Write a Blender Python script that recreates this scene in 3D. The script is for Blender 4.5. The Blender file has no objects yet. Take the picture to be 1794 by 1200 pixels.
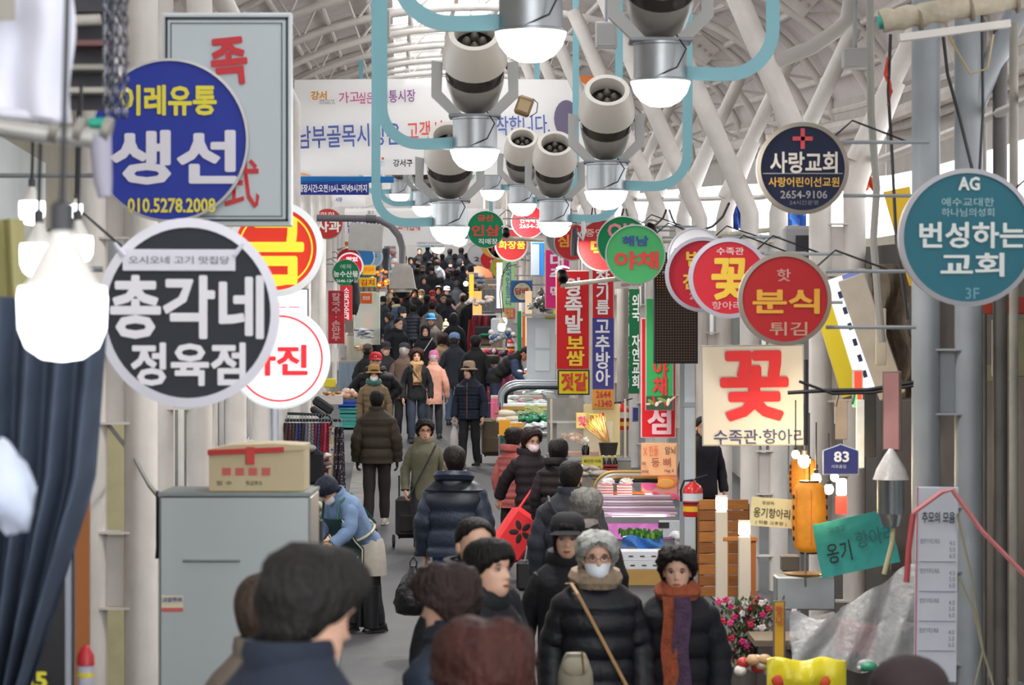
import bpy, math, random
from mathutils import Vector, Matrix, noise
random.seed(11)
pi = math.pi
C = bpy.context.scene.collection
# ------------------------------------------------------------------ camera, sky, light, exposure
F = 5000.0; CX, CY = 897.0, 600.0; ZC = 2.6          # focal length in px of the 1794 px frame, camera height
cam_d = bpy.data.cameras.new('camera'); cam = bpy.data.objects.new('camera', cam_d); C.objects.link(cam)
cam_d.sensor_width = 36; cam_d.lens = 36 * F / 1794; cam_d.clip_end = 600; cam_d.clip_start = .5
cam.location = (0, 0, ZC); cam.rotation_euler = (pi / 2, 0, 0)
cam_d.dof.use_dof = True; cam_d.dof.focus_distance = 38; cam_d.dof.aperture_fstop = 6.3
bpy.context.scene.camera = cam
sc = bpy.context.scene
sc.view_settings.view_transform = 'Standard'; sc.view_settings.look = 'None'
sc.view_settings.gamma = 1; sc.view_settings.use_curve_mapping = False
sc.view_settings.exposure = 0.88
w = bpy.data.worlds.new('overcast'); sc.world = w; w.use_nodes = True
bg = w.node_tree.nodes['Background']; bg.inputs[0].default_value = (.97, .98, 1, 1); bg.inputs[1].default_value = 2.5
sc.cycles.use_denoising = True
sc.cycles.max_bounces = 8; sc.cycles.diffuse_bounces = 5; sc.cycles.transparent_max_bounces = 12
sc.cycles.caustics_reflective = False; sc.cycles.caustics_refractive = False
sc.cycles.sample_clamp_indirect = 6

def lin(c):
    if isinstance(c, str):
        c = c.lstrip('#'); c = c if len(c) == 6 else ''.join(x * 2 for x in c); c = [int(c[i:i + 2], 16) / 255 for i in (0, 2, 4)]
    return [((x + .055) / 1.055) ** 2.4 if x > .04045 else x / 12.92 for x in c]
def colname(c):
    import colorsys
    c = c.lstrip('#'); r, g, b = [int(c[i:i + 2], 16) / 255 for i in (0, 2, 4)]; h, s_, v = colorsys.rgb_to_hsv(r, g, b); h *= 360
    if s_ < .13: return 'white' if v > .8 else 'grey' if v > .35 else 'black'
    if v < .22: return 'black'
    n = 'red' if h < 14 or h > 345 else 'orange' if h < 32 else 'yellow' if h < 65 else 'green' if h < 165 else 'blue' if h < 255 else 'pink'
    if n == 'orange': n = 'cream' if s_ < .3 and v > .6 else 'brown' if v < .7 or s_ < .4 else 'orange'
    if n == 'red' and s_ < .35: n = 'pinkish'
    if n == 'yellow' and s_ < .35: n = 'cream' if v > .6 else 'olive'
    return ('pale ' if v > .75 and s_ < .35 and n not in ('cream', 'white', 'pinkish') else 'dark ' if v < .45 and n != 'brown' else '') + n
OW = 'first second third fourth fifth sixth seventh eighth ninth tenth eleventh twelfth thirteenth fourteenth fifteenth sixteenth seventeenth eighteenth nineteenth twentieth'.split()
def ow(i): return OW[i] if i < 20 else 'twenty-' + OW[i - 20]
MATS = {}
def mat(col, rough=.6, metal=0, emit=0, var=0, vs=8, bump=0, bs=40, alpha=1, name=None, spec=.5, stretch=None):
    key = (str(col), rough, metal, emit, var, vs, bump, bs, alpha, spec, stretch)
    if key in MATS: return MATS[key]
    m = bpy.data.materials.new(name or 'mat'); m.use_nodes = True; nt = m.node_tree; b = nt.nodes['Principled BSDF']
    c = lin(col) + [1]
    b.inputs['Base Color'].default_value = c; b.inputs['Roughness'].default_value = rough; b.inputs['Metallic'].default_value = metal
    b.inputs['Specular IOR Level'].default_value = spec
    tc = nt.nodes.new('ShaderNodeTexCoord'); src = tc.outputs['Object']
    if stretch:
        mp = nt.nodes.new('ShaderNodeMapping'); mp.inputs['Scale'].default_value = stretch; nt.links.new(src, mp.inputs[0]); src = mp.outputs[0]
    if var:
        n = nt.nodes.new('ShaderNodeTexNoise'); n.inputs['Scale'].default_value = vs; n.inputs['Detail'].default_value = 5; nt.links.new(src, n.inputs[0])
        r = nt.nodes.new('ShaderNodeValToRGB'); r.color_ramp.elements[0].position = .3; r.color_ramp.elements[1].position = .7
        r.color_ramp.elements[0].color = [x * (1 - var) for x in c[:3]] + [1]; r.color_ramp.elements[1].color = [min(1, x * (1 + var * .6)) for x in c[:3]] + [1]
        nt.links.new(n.outputs[0], r.inputs[0]); nt.links.new(r.outputs[0], b.inputs['Base Color'])
    if bump:
        n2 = nt.nodes.new('ShaderNodeTexNoise'); n2.inputs['Scale'].default_value = bs; n2.inputs['Detail'].default_value = 3; nt.links.new(src, n2.inputs[0])
        bu = nt.nodes.new('ShaderNodeBump'); bu.inputs['Strength'].default_value = bump; bu.inputs['Distance'].default_value = .02
        nt.links.new(n2.outputs[0], bu.inputs['Height']); nt.links.new(bu.outputs[0], b.inputs['Normal'])
    if emit:
        b.inputs['Emission Color'].default_value = c; b.inputs['Emission Strength'].default_value = emit
    if alpha < 1: b.inputs['Alpha'].default_value = alpha
    MATS[key] = m
    return m
def checks(c1, c2, scale, kind='CHECKER', rough=.8):
    key = ('ck', c1, c2, scale, kind)
    if key in MATS: return MATS[key]
    m = bpy.data.materials.new('cloth'); m.use_nodes = True; nt = m.node_tree; b = nt.nodes['Principled BSDF']; b.inputs['Roughness'].default_value = rough
    tc = nt.nodes.new('ShaderNodeTexCoord')
    if kind == 'CHECKER':
        n = nt.nodes.new('ShaderNodeTexChecker'); n.inputs['Scale'].default_value = scale
        n.inputs[1].default_value = lin(c1) + [1]; n.inputs[2].default_value = lin(c2) + [1]; nt.links.new(tc.outputs['Object'], n.inputs[0]); out = n.outputs[0]
    else:
        n = nt.nodes.new('ShaderNodeTexWave' if kind == 'WAVE' else 'ShaderNodeTexVoronoi'); n.inputs['Scale'].default_value = scale
        if kind == 'WAVE': n.bands_direction = 'Z'
        nt.links.new(tc.outputs['Object'], n.inputs[0])
        r = nt.nodes.new('ShaderNodeValToRGB'); r.color_ramp.interpolation = 'CONSTANT'; p = .5 if kind == 'WAVE' else .28
        r.color_ramp.elements[0].color = lin(c1) + [1]; r.color_ramp.elements[1].color = lin(c2) + [1]; r.color_ramp.elements[1].position = p
        nt.links.new(n.outputs[0], r.inputs[0]); out = r.outputs[0]
    nt.links.new(out, b.inputs['Base Color']); MATS[key] = m
    return m
def glassy(col, a=.25, rough=.08):
    """thin clear sheet: mostly see-through, part glossy"""
    key = ('gl', col, a, rough)
    if key in MATS: return MATS[key]
    m = bpy.data.materials.new('clear_sheet'); m.use_nodes = True; nt = m.node_tree; nt.nodes.clear()
    o = nt.nodes.new('ShaderNodeOutputMaterial'); mx = nt.nodes.new('ShaderNodeMixShader'); t = nt.nodes.new('ShaderNodeBsdfTransparent'); p = nt.nodes.new('ShaderNodeBsdfPrincipled')
    p.inputs['Base Color'].default_value = lin(col) + [1]; p.inputs['Roughness'].default_value = rough
    mx.inputs[0].default_value = a; nt.links.new(t.outputs[0], mx.inputs[1]); nt.links.new(p.outputs[0], mx.inputs[2]); nt.links.new(mx.outputs[0], o.inputs[0])
    MATS[key] = m
    return m

# ------------------------------------------------------------------ where things stand
GP = [(-20, -2.0), (-5, -2.02), (6, -2.13), (13, -2.5), (20, -2.6), (29, -2.6), (33, -2.52), (36, -2.38), (45, -1.95), (50, -1.7), (60, -1.25), (67, -.95), (75, -.5), (83, 0), (92, .8), (100, 1.35), (116, 2.3), (140, 3.6), (200, 6.6)]
def G(d):
    """height of the street above the camera's level at distance d (it dips, then climbs)"""
    for i in range(len(GP) - 1):
        if GP[i][0] <= d <= GP[i + 1][0] or i == len(GP) - 2:
            a, b = GP[i], GP[i + 1]; p = GP[max(0, i - 1)]; q = GP[min(len(GP) - 1, i + 2)]
            t = (d - a[0]) / (b[0] - a[0]); h = b[0] - a[0]
            m0 = (b[1] - p[1]) / max(1e-6, b[0] - p[0]) * h; m1 = (q[1] - a[1]) / max(1e-6, q[0] - a[0]) * h
            return (2 * t**3 - 3 * t**2 + 1) * a[1] + (t**3 - 2 * t**2 + t) * m0 + (-2 * t**3 + 3 * t**2) * b[1] + (t**3 - t**2) * m1
def XC(d): return 1.2 - .04 * d                      # middle line of the street
def P(px, py, d): return Vector(((px - CX) / F * d, d, ZC + (CY - py) / F * d))
def W(u, d, h=0): return Vector((XC(d) + u, d, ZC + G(d) + h))
def onground(px, d, h=0): return Vector(((px - CX) / F * d, d, ZC + G(d) + h))
def solve_d(py, H):
    lo, hi = 5.0, 150.0
    for _ in range(50):
        m = (lo + hi) / 2
        if CY - (G(m) + H) * F / m > py: lo = m
        else: hi = m
    return lo

# ------------------------------------------------------------------ mesh building
class MB:
    def __init__(s): s.v = []; s.f = []; s.m = []
    def add(s, vs, fs, mi=0, R=None, T=None):
        o = len(s.v)
        for p in vs:
            p = Vector(p)
            if R is not None: p = R @ p
            if T is not None: p = p + Vector(T)
            s.v.append(p)
        for f in fs: s.f.append([o + i for i in f]); s.m.append(mi)
        return s
    def box(s, c, d, mi=0, R=None, bev=0):
        x, y, z = d[0] / 2, d[1] / 2, d[2] / 2
        if bev:
            b = min(bev, x * .9, y * .9, z * .9); vs = []
            for zz, k in ((-z, b), (-z + b, 0), (z - b, 0), (z, b)):
                xx, yy = x - k, y - k
                vs += [(-xx + b * (k == 0) * .6, -yy, zz), (xx - b * (k == 0) * .6, -yy, zz), (xx, -yy + b * (k == 0) * .6, zz), (xx, yy - b * (k == 0) * .6, zz),
                       (xx - b * (k == 0) * .6, yy, zz), (-xx + b * (k == 0) * .6, yy, zz), (-xx, yy - b * (k == 0) * .6, zz), (-xx, -yy + b * (k == 0) * .6, zz)]
            fs = [list(range(7, -1, -1)), list(range(24, 32))]
            for r in range(3):
                for i in range(8): j = (i + 1) % 8; fs.append([r * 8 + i, r * 8 + j, r * 8 + 8 + j, r * 8 + 8 + i])
            return s.add(vs, fs, mi, R, c)
        return s.add([(-x, -y, -z), (x, -y, -z), (x, y, -z), (-x, y, -z), (-x, -y, z), (x, -y, z), (x, y, z), (-x, y, z)],
                     [(3, 2, 1, 0), (4, 5, 6, 7), (0, 1, 5, 4), (1, 2, 6, 5), (2, 3, 7, 6), (3, 0, 4, 7)], mi, R, c)
    def loft(s, rings, mi=0, c0=True, c1=True, closed=True):
        n = len(rings[0]); vs = [p for r in rings for p in r]; fs = []
        for i in range(len(rings) - 1):
            for j in range(n if closed else n - 1):
                k = (j + 1) % n; fs.append([i * n + j, i * n + k, (i + 1) * n + k, (i + 1) * n + j])
        if c0: fs.append(list(range(n - 1, -1, -1)))
        if c1: fs.append([(len(rings) - 1) * n + j for j in range(n)])
        return s.add(vs, fs, mi)
    def tube(s, pts, r, n=8, mi=0, caps=True, flat=1.0):
        pts = [Vector(p) for p in pts]; rs = r if isinstance(r, (list, tuple)) else [r] * len(pts)
        t0 = (pts[1] - pts[0]).normalized(); up = Vector((0, 0, 1)) if abs(t0.z) < .9 else Vector((1, 0, 0))
        nx = t0.cross(up).normalized(); rings = []
        for i, p in enumerate(pts):
            t = (pts[min(i + 1, len(pts) - 1)] - pts[max(i - 1, 0)]).normalized()
            nx = (nx - t * nx.dot(t)).normalized(); ny = t.cross(nx)
            rings.append([p + (nx * math.cos(2 * pi * k / n) + ny * math.sin(2 * pi * k / n) * flat) * rs[i] for k in range(n)])
        return s.loft(rings, mi, caps, caps)
    def lathe(s, prof, c=(0, 0, 0), n=20, mi=0, R=None, caps=True):
        rings = [[Vector((r * math.cos(2 * pi * k / n), r * math.sin(2 * pi * k / n), z)) for k in range(n)] for r, z in prof]
        if R is not None: rings = [[R @ p for p in q] for q in rings]
        rings = [[p + Vector(c) for p in q] for q in rings]
        return s.loft(rings, mi, caps and prof[0][0] > 1e-4, caps and prof[-1][0] > 1e-4)
    def ell(s, c, r, n=12, m=8, mi=0, R=None, lump=0, seed=0):
        if not isinstance(r, (tuple, list)): r = (r, r, r)
        vs = []
        for i in range(m + 1):
            a = -pi / 2 + pi * i / m; ca = max(math.cos(a), .02)
            for k in range(n):
                p = Vector((ca * math.cos(2 * pi * k / n), ca * math.sin(2 * pi * k / n), math.sin(a)))
                if lump: p *= 1 + lump * noise.noise(p * 2.3 + Vector((seed, seed * .7, 3)))
                vs.append((p.x * r[0], p.y * r[1], p.z * r[2]))
        fs = [[i * n + k, i * n + (k + 1) % n, (i + 1) * n + (k + 1) % n, (i + 1) * n + k] for i in range(m) for k in range(n)]
        return s.add(vs, fs, mi, R, c)
    def sheet(s, fn, nu, nv, th=0, mi=0):
        """grid fn(u,v)->Vector, given thickness th along its local normal when th>0"""
        g = [[Vector(fn(i / nu, j / nv)) for i in range(nu + 1)] for j in range(nv + 1)]
        vs = [p for row in g for p in row]; n = nu + 1
        fs = [[j * n + i, j * n + i + 1, (j + 1) * n + i + 1, (j + 1) * n + i] for j in range(nv) for i in range(nu)]
        if th:
            N = (g[0][-1] - g[0][0]).cross(g[-1][0] - g[0][0]).normalized() * th; k = len(vs)
            vs += [p - N for p in vs]
            fs += [[k + a for a in reversed(f)] for f in fs]
            per = [i for i in range(n)] + [j * n + nu for j in range(1, nv + 1)] + [nv * n + i for i in range(nu - 1, -1, -1)] + [j * n for j in range(nv - 1, 0, -1)]
            for a in range(len(per)):
                b = (a + 1) % len(per); fs.append([per[b], per[a], per[a] + k, per[b] + k])
        return s.add(vs, fs, mi)
    def deform(s, fn): s.v = [fn(p) for p in s.v]; return s
    def mesh(s, name, mats, ang=.7):
        me = bpy.data.meshes.new(name); me.from_pydata([tuple(p) for p in s.v], [], s.f)
        for m in (mats if isinstance(mats, (list, tuple)) else [mats]): me.materials.append(m)
        me.polygons.foreach_set('material_index', s.m); me.polygons.foreach_set('use_smooth', [True] * len(s.f))
        me.set_sharp_from_angle(angle=ang); me.update()
        return me
def link(name, data, parent=None, loc=None, rot=None, **k):
    o = bpy.data.objects.new(name, data); C.objects.link(o)
    if parent is not None: o.parent = parent
    if loc is not None: o.location = loc
    if rot is not None: o.rotation_euler = rot
    for a, b in k.items(): o[a] = b
    return o
def part(name, mb, mats, parent, label=None, loc=None, rot=None, ang=.7):
    o = link(name, mb.mesh(name, mats, ang) if isinstance(mb, MB) else mb, parent, loc, rot)
    if label: o['label'] = label
    return o
def thing(name, label, cat, loc, rz=0, group=None, rot=None):
    o = link(name, None, None, loc, rot or (0, 0, rz)); o.empty_display_size = .1
    o['label'] = label; o['category'] = cat
    if group: o['group'] = group
    return o
def solo(name, label, cat, mb, mats, loc=(0, 0, 0), rz=0, group=None, rot=None, ang=.7):
    o = link(name, mb.mesh(name, mats, ang) if isinstance(mb, MB) else mb, None, loc, rot or (0, 0, rz)); o['label'] = label; o['category'] = cat
    if group: o['group'] = group
    return o
def struct(name, mb=None, mats=None, parent=None, ang=.7):
    o = link(name, mb.mesh(name, mats, ang) if mb else None, parent)
    if parent is None: o['kind'] = 'structure'
    return o
# lettering: font curves turned into flat meshes, fitted to a w x h box (metres) in the XZ plane of the parent, facing -Y
TX = []
def text(parent, body, x, z, w, h, col, y=0, bold=.02, name='lettering', emit=0, rough=.5, tilt=0, spacing=1.0, depth=.003, slant=0):
    c = bpy.data.curves.new('lettering', 'FONT'); c.body = body; c.align_x = 'CENTER'; c.offset = min(bold, .012); c.resolution_u = 2; c.space_line = .95 * spacing; c.shear = slant
    o = bpy.data.objects.new('tmp_text', c); C.objects.link(o)
    TX.append((o, parent, x, y, z, w, h, mat(col, rough, 0, emit), name, tilt, depth, bold))
def flush_text():
    bpy.context.view_layer.update(); dg = bpy.context.evaluated_depsgraph_get()
    done = [(bpy.data.meshes.new_from_object(q[0].evaluated_get(dg)),) + q for q in TX]
    bpy.data.batch_remove([q[0] for q in TX])
    for me, o, par, x, y, z, w, h, m, name, tilt, dp, bd in done:
        if bd >= .025 and len(me.vertices):      # heavier strokes: the outline laid over itself with small shifts
            V = [v.co.copy() for v in me.vertices]; Fs = [list(p.vertices) for p in me.polygons]; e = (min(bd, .05) - .012) * .62; n = len(V)
            me = bpy.data.meshes.new('lettering'); sh = [(0, 0), (e, 0), (-e, 0), (0, e), (0, -e), (e * .7, e * .7), (-e * .7, e * .7), (e * .7, -e * .7), (-e * .7, -e * .7)]
            me.from_pydata([(p.x + a, p.y + b, -.0006 * q / max(1e-6, 1)) for q, (a, b) in enumerate(sh) for p in V], [], [[i + n * k for i in f] for k in range(9) for f in Fs])
        vs = me.vertices
        if len(vs):
            xs = [v.co.x for v in vs]; ys = [v.co.y for v in vs]; x0, x1, y0, y1 = min(xs), max(xs), min(ys), max(ys)
            sx = w / max(1e-6, x1 - x0); sy = h / max(1e-6, y1 - y0) if h else sx
            ct, st = math.cos(tilt), math.sin(tilt)
            for v in vs:
                a = (v.co.x - (x0 + x1) / 2) * sx; b = (v.co.y - (y0 + y1) / 2) * sy
                v.co = (a * ct - b * st, v.co.z if bd >= .025 else 0, a * st + b * ct)
            me.materials.clear(); me.materials.append(m)
            me.name = name
            link(name, me, par, (x, y - dp, z))
# ------------------------------------------------------------------ common materials
white_steel = mat('#d6d0ca', .45, 0, 0, .12, 3, .1, 30)
cream_steel = mat('#bdb3aa', .5, 0, 0, .15, 3, .1, 30)
grey_steel = mat('#8b9094', .5, 0, 0, .12, 3)
dark_steel = mat('#33343a', .5, .3)
black_rub = mat('#17181b', .6)
chrome = mat('#c8ccd0', .22, 1)
brushed = mat('#a9adb0', .38, .9, 0, .1, 6)
teal = mat('#7fb3bd', .5)
rust = mat('#8a5a34', .8, 0, 0, .3, 20)
skin_m = mat('#c99a80', .55, 0, 0, .06, 12); skin_l = mat('#d8ab92', .5, 0, 0, .05, 12)
hair_k = mat('#15110f', .45, 0, 0, .3, 30, .7, 60, stretch=(1, 1, .25)); hair_b = mat('#2c1c16', .5, 0, 0, .35, 30, .7, 60, stretch=(1, 1, .25))
# ------------------------------------------------------------------ the street floor
mb = MB()
nd, nu = 120, 14
def fl(i, j):
    d = -16 + (i) ** 1.15 * 218; u = -9 + 18 * j
    return W(u, d, -.02 * abs(math.sin(u * .35)))
mb.sheet(fl, nd, nu)
asph = mat('#3f3f41', .62, 0, 0, .22, 1.2, .35, 90)
fo = struct('floor', mb, asph)
mb = MB()
for d0, d1, u0 in ((14, 60, -1.9), (14, 60, 2.0), (60, 110, -1.9), (60, 110, 2.0)):
    mb.sheet(lambda a, b: W(u0 + .22 * b, d0 + (d1 - d0) * a, .006), 24, 1)
struct('trim_1', mb, mat('#77756f', .7, 0, 0, .3, 3))
# ------------------------------------------------------------------ roof
HW, HE, HA = 4.5, 5.0, 2.5
def arc(u, off=0): return HE + HA * math.sqrt(max(0, 1 - (u / HW) ** 2)) + off
DC = [2 + 5.0 * k for k in range(26)]
ceil = link('ceiling', None); ceil['kind'] = 'structure'
sheet_m = mat('#cdc6c4', .5, 0, 0, .1, 2); pane_m = glassy('#e9eef2', .3, .4)
for k in range(len(DC) - 1):
    d0, d1 = DC[k], DC[k + 1]
    for sgn in (-1, 1):
        mb = MB(); ribs = 16
        def pf(a, b):
            # a along the street with raised ribs, b from eave to skylight
            t = a * ribs; fr = t - math.floor(t + 1e-9); q = .03 if .05 < fr < .3 else 0
            ang = .12 + b * (pi / 2 - .12 - .29)
            u = HW * math.cos(ang); return W(sgn * u, d0 + (d1 - d0) * a, HE + HA * math.sin(ang) + .12 + q)
        mb.sheet(pf, ribs * 4, 9)
        part('roof_panel', mb, sheet_m, ceil, ang=.3)
    for q in range(4):
        mb = MB(); a0 = d0 + (d1 - d0) * q / 4 + .02; a1 = d0 + (d1 - d0) * (q + 1) / 4 - .02
        mb.sheet(lambda a, b: W(-1.25 + 2.5 * b, a0 + (a1 - a0) * a, arc(-1.25 + 2.5 * b) + .14), 1, 6)
        part('skylight_pane', mb, pane_m, ceil)
# purlins and glazing bars
for ang in [.14 + .165 * i for i in range(18)]:
    u = HW * math.cos(ang)
    if abs(u) > HW * .999: continue
    mb = MB(); mb.tube([W(u, -13 + 6 * i, HE + HA * math.sin(ang) - .02) for i in range(24)], .045, 8)
    part('purlin', mb, white_steel, ceil)
for i in range(1, 66):
    d = 8 + 1.8 * i
    if i % 2 == 0: continue
    mb = MB(); mb.tube([W(1.35 * math.sin(t * .2), d, arc(1.35 * math.sin(t * .2)) + .05) for t in range(-7, 8)], .035, 6)
    part('glazing_bar', mb, white_steel, ceil)
# trusses over every pair of columns
for k, d in enumerate(DC):
    tr = link('roof_truss', None, None, (0, 0, 0)); tr['kind'] = 'structure'
    up = [(HW * math.cos(a), HE + HA * math.sin(a) - .08) for a in [pi * i / 28 for i in range(29)]]
    lo = [(HW * .93 * math.cos(a), HE - .12 + (HA - .35) * math.sin(a)) for a in [pi * i / 28 for i in range(29)]]
    part('upper_chord', MB().tube([W(u, d, h) for u, h in up], .055, 10), white_steel, tr)
    part('lower_chord', MB().tube([W(u, d, h) for u, h in lo], .055, 10), white_steel, tr)
    mb = MB()
    for i in range(1, 28):
        a, b = (up[i], lo[i + (1 if i % 2 else -1)]) if i % 2 else (up[i], lo[i])
        mb.tube([W(a[0], d, a[1]), W(b[0], d, b[1])], .022, 6)
    o = part('web_bar', mb, white_steel, tr); o['kind'] = 'stuff'
    for sgn in (-1, 1):
        for dd in (-.06, .06):
            part('gusset_plate', MB().box((0, 0, 0), (.34, .02, .3), 0, Matrix.Rotation(sgn * .7, 3, 'Y')), white_steel, tr, loc=W(sgn * 3.3, d + dd, 6.4))
        for a in range(3):
            part('bolt', MB().lathe([(.028, 0), (.028, .02), (.012, .03)], n=6, R=Matrix.Rotation(pi / 2, 3, 'X')), cream_steel, tr, loc=W(sgn * (3.22 + .08 * a), d - .075, 6.46 - sgn * 0 - .07 * a))
# columns: pairs of pipes tied by plates, each leaning inwards at the top, with a short outward strut
for k, d in enumerate(DC[3:24]):
    for sgn in (-1, 1):
        if sgn > 0: dd = d + 3.0
        else: dd = d
        co = link('column', None); co['kind'] = 'structure'
        m = white_steel if sgn < 0 else (grey_steel if dd < 21 else white_steel)
        off = 2.73 if sgn < 0 else 2.5
        for q in (0, .3):
            u = sgn * (off + q)
            part('pipe', MB().tube([W(u, dd, -.05), W(u, dd, 2), W(u, dd, 3.95)] + (([W(u, dd, 5.6), W(u + sgn * .2, dd, 6.0)] if dd < 21 or sgn < 0 else [W(u + .04, dd, 4.1), W(u + .35, dd, 4.9)]) if dd < 21 or sgn < 0 or q else [W(u - sgn * .06, dd, 4.1), W(u - sgn * 1.25 * (1 if q == 0 else .9), dd, 6.85)]), .1, 14), m, co)
        part('strut', MB().tube([W(sgn * (off + .3), dd, 4.2), W(sgn * (off + 1.1), dd, 5.9)], .085, 12), m, co)
        for h in (.35, 1.0, 1.45, 2.1, 2.55, 3.2, 3.65):
            part('tie_plate', MB().box((0, 0, 0), (.36, .16, .015)), m, co, loc=W(sgn * (off + .15), dd, h))
        for h in (1.22, 2.32, 3.42):
            part('web_plate', MB().box((0, 0, 0), (.16, .02, .42)), m, co, loc=W(sgn * (off + .15), dd, h))
# eave beams along both sides
for sgn in (-1, 1):
    bm_ = link('eave_beam', None); bm_['kind'] = 'structure'
    part('girder', MB().tube([W(sgn * 4.4, 9 + 6 * i, 5.1) for i in range(20)], .09, 8), white_steel, bm_)
    part('lower_rail', MB().tube([W(sgn * 3.0, 9 + 6 * i, 4.2) for i in range(20)], .035, 6), white_steel, bm_)
    part('gutter', MB().sheet(lambda a, b: W(sgn * (4.35 + .3 * b), 9 + 110 * a, 4.9 + .25 * b * b), 20, 3, .01), cream_steel, bm_)
for sgn in (-1, 1):
    fa = link('trim_2' if sgn < 0 else 'trim_3', None); fa['kind'] = 'structure'
    for k in range(24):
        part('fascia_panel', MB().sheet(lambda a, b: W(sgn * 4.47, 3 + 5 * k + 4.95 * a, 4.45 + 1.0 * b), 2, 1, .03 * sgn), mat(('#bdb7b2', '#a9a49e')[k % 2], .6, 0, 0, .12, 2), fa)
# ------------------------------------------------------------------ shop fronts behind the columns
fronts = ['#d8d2c4', '#b9bfc0', '#a59c93', '#c9c3ae', '#8d949a', '#cfc7bd', '#9c8b79', '#bcb8b2']
for sgn, nm in ((-1, 'wall_left'), (1, 'wall_right')):
    wl = link(nm, None); wl['kind'] = 'structure'
    off = 3.45 if sgn < 0 else 3.95
    d = 3.0; i = 0
    while d < 128:
        w_ = 4.2; c = fronts[(i * 3 + (sgn > 0)) % 8]; mm = mat(c, .7, 0, 0, .15, 1.5)
        x0, x1 = W(sgn * off, d), W(sgn * off, d + w_)
        def wf(a, b, z0, z1, o=0): return W(sgn * (off + o), d + w_ * a, z0 + (z1 - z0) * b)
        sh = MB().sheet(lambda a, b: wf(a, b, 2.55, 3.7), 2, 1, .06 * sgn)
        part('fascia_board', sh, mm, wl)
        part('back_panel', MB().sheet(lambda a, b: wf(a, b, -.1, 2.55, 1.2), 2, 1), mat('#6b655f', .8, 0, 0, .3, 1.2), wl)
        for q in range(3):
            part('glass_pane', MB().sheet(lambda a, b: W(sgn * (off + .1), d + .15 + (w_ - .3) * (q + .05 + .9 * a) / 3, .5 + 1.95 * b), 1, 1), glassy('#9fb0b4', .35), wl)
            part('door_stile', MB().box((0, 0, 0), (.06, .06, 2.5)), white_steel, wl, loc=W(sgn * (off + .1), d + .15 + (w_ - .3) * q / 3, 1.25))
        part('stall_riser', MB().sheet(lambda a, b: wf(a, b, -.1, .5, .08), 2, 1, .04 * sgn), mat(fronts[(i * 5 + 2) % 8], .6), wl)
        d += w_; i += 1
# ------------------------------------------------------------------ people
HT = [-.16, -.05, 0, .05, .12, .2, .28, .38, .46, .52, .6, .7, .8, .88, .94, .98, 1.0]
HWd = [.056, .054, .036, .046, .055, .06, .064, .069, .071, .073, .075, .075, .069, .057, .042, .024, .003]
HF = [.032, .04, .070, .086, .089, .088, .086, .085, .085, .085, .090, .091, .083, .067, .048, .027, .003]
HB = [.066, .064, .062, .062, .064, .068, .075, .086, .093, .096, .098, .096, .086, .070, .050, .029, .003]
def _ip(T, t):
    if t <= HT[0]: return T[0]
    for i in range(len(HT) - 1):
        if t <= HT[i + 1]:
            a = (t - HT[i]) / (HT[i + 1] - HT[i]); return T[i] + (T[i + 1] - T[i]) * a
    return T[-1]
def _g(x, s): return math.exp(-(x / s) ** 2)
def headpt(th, t, off=0, face=True):
    """point on the head: th 0 = front (-Y), t 0 chin .. 1 crown; z relative to the chin, head .225 m tall"""
    w_, f, b = _ip(HWd, t), _ip(HF, t), _ip(HB, t); c, s = math.cos(th), math.sin(th)
    x = (w_ + off) * s; y = -(f + off) * c if c > 0 else -(b + off) * c
    z = t * .225 + (off if t > .97 else off * max(0, (t - .6) / .4))
    if face and c > 0:
        y -= .024 * _g(x, .011) * (max(0, 1 - abs(t - .34) / .07) if t < .34 else max(0, 1 - (t - .34) / .2))
        y -= .005 * _g(x, .020) * _g(t - .33, .04)
        y += .011 * (_g(x - .031, .014) + _g(x + .031, .014)) * _g(t - .485, .055)
        y -= .005 * _g(abs(x) - .03, .02) * _g(t - .575, .035)
        y -= .006 * _g(x, .022) * (_g(t - .225, .016) + _g(t - .17, .018))
        y -= .004 * _g(abs(x) - .042, .016) * _g(t - .36, .08)
    return Vector((x, y, z))
HAIR = {  # lower edge of the hair: front, temple, side, back ; thickness ; lumpiness
    'short': (.80, .74, .50, .12, .014, .15), 'man': (.84, .74, .52, .15, .010, .1), 'bob': (.72, .55, .06, -.08, .026, .25), 'perm': (.77, .66, .34, .0, .036, .55),
    'long': (.76, .62, -.35, -.7, .026, .2), 'bowl': (.66, .6, .36, .05, .024, .1), 'fringe': (.64, .56, .12, .0, .024, .2), 'crop': (.78, .70, .34, .02, .024, .35), 'big': (.76, .6, .1, -.15, .045, .5)}
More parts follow.
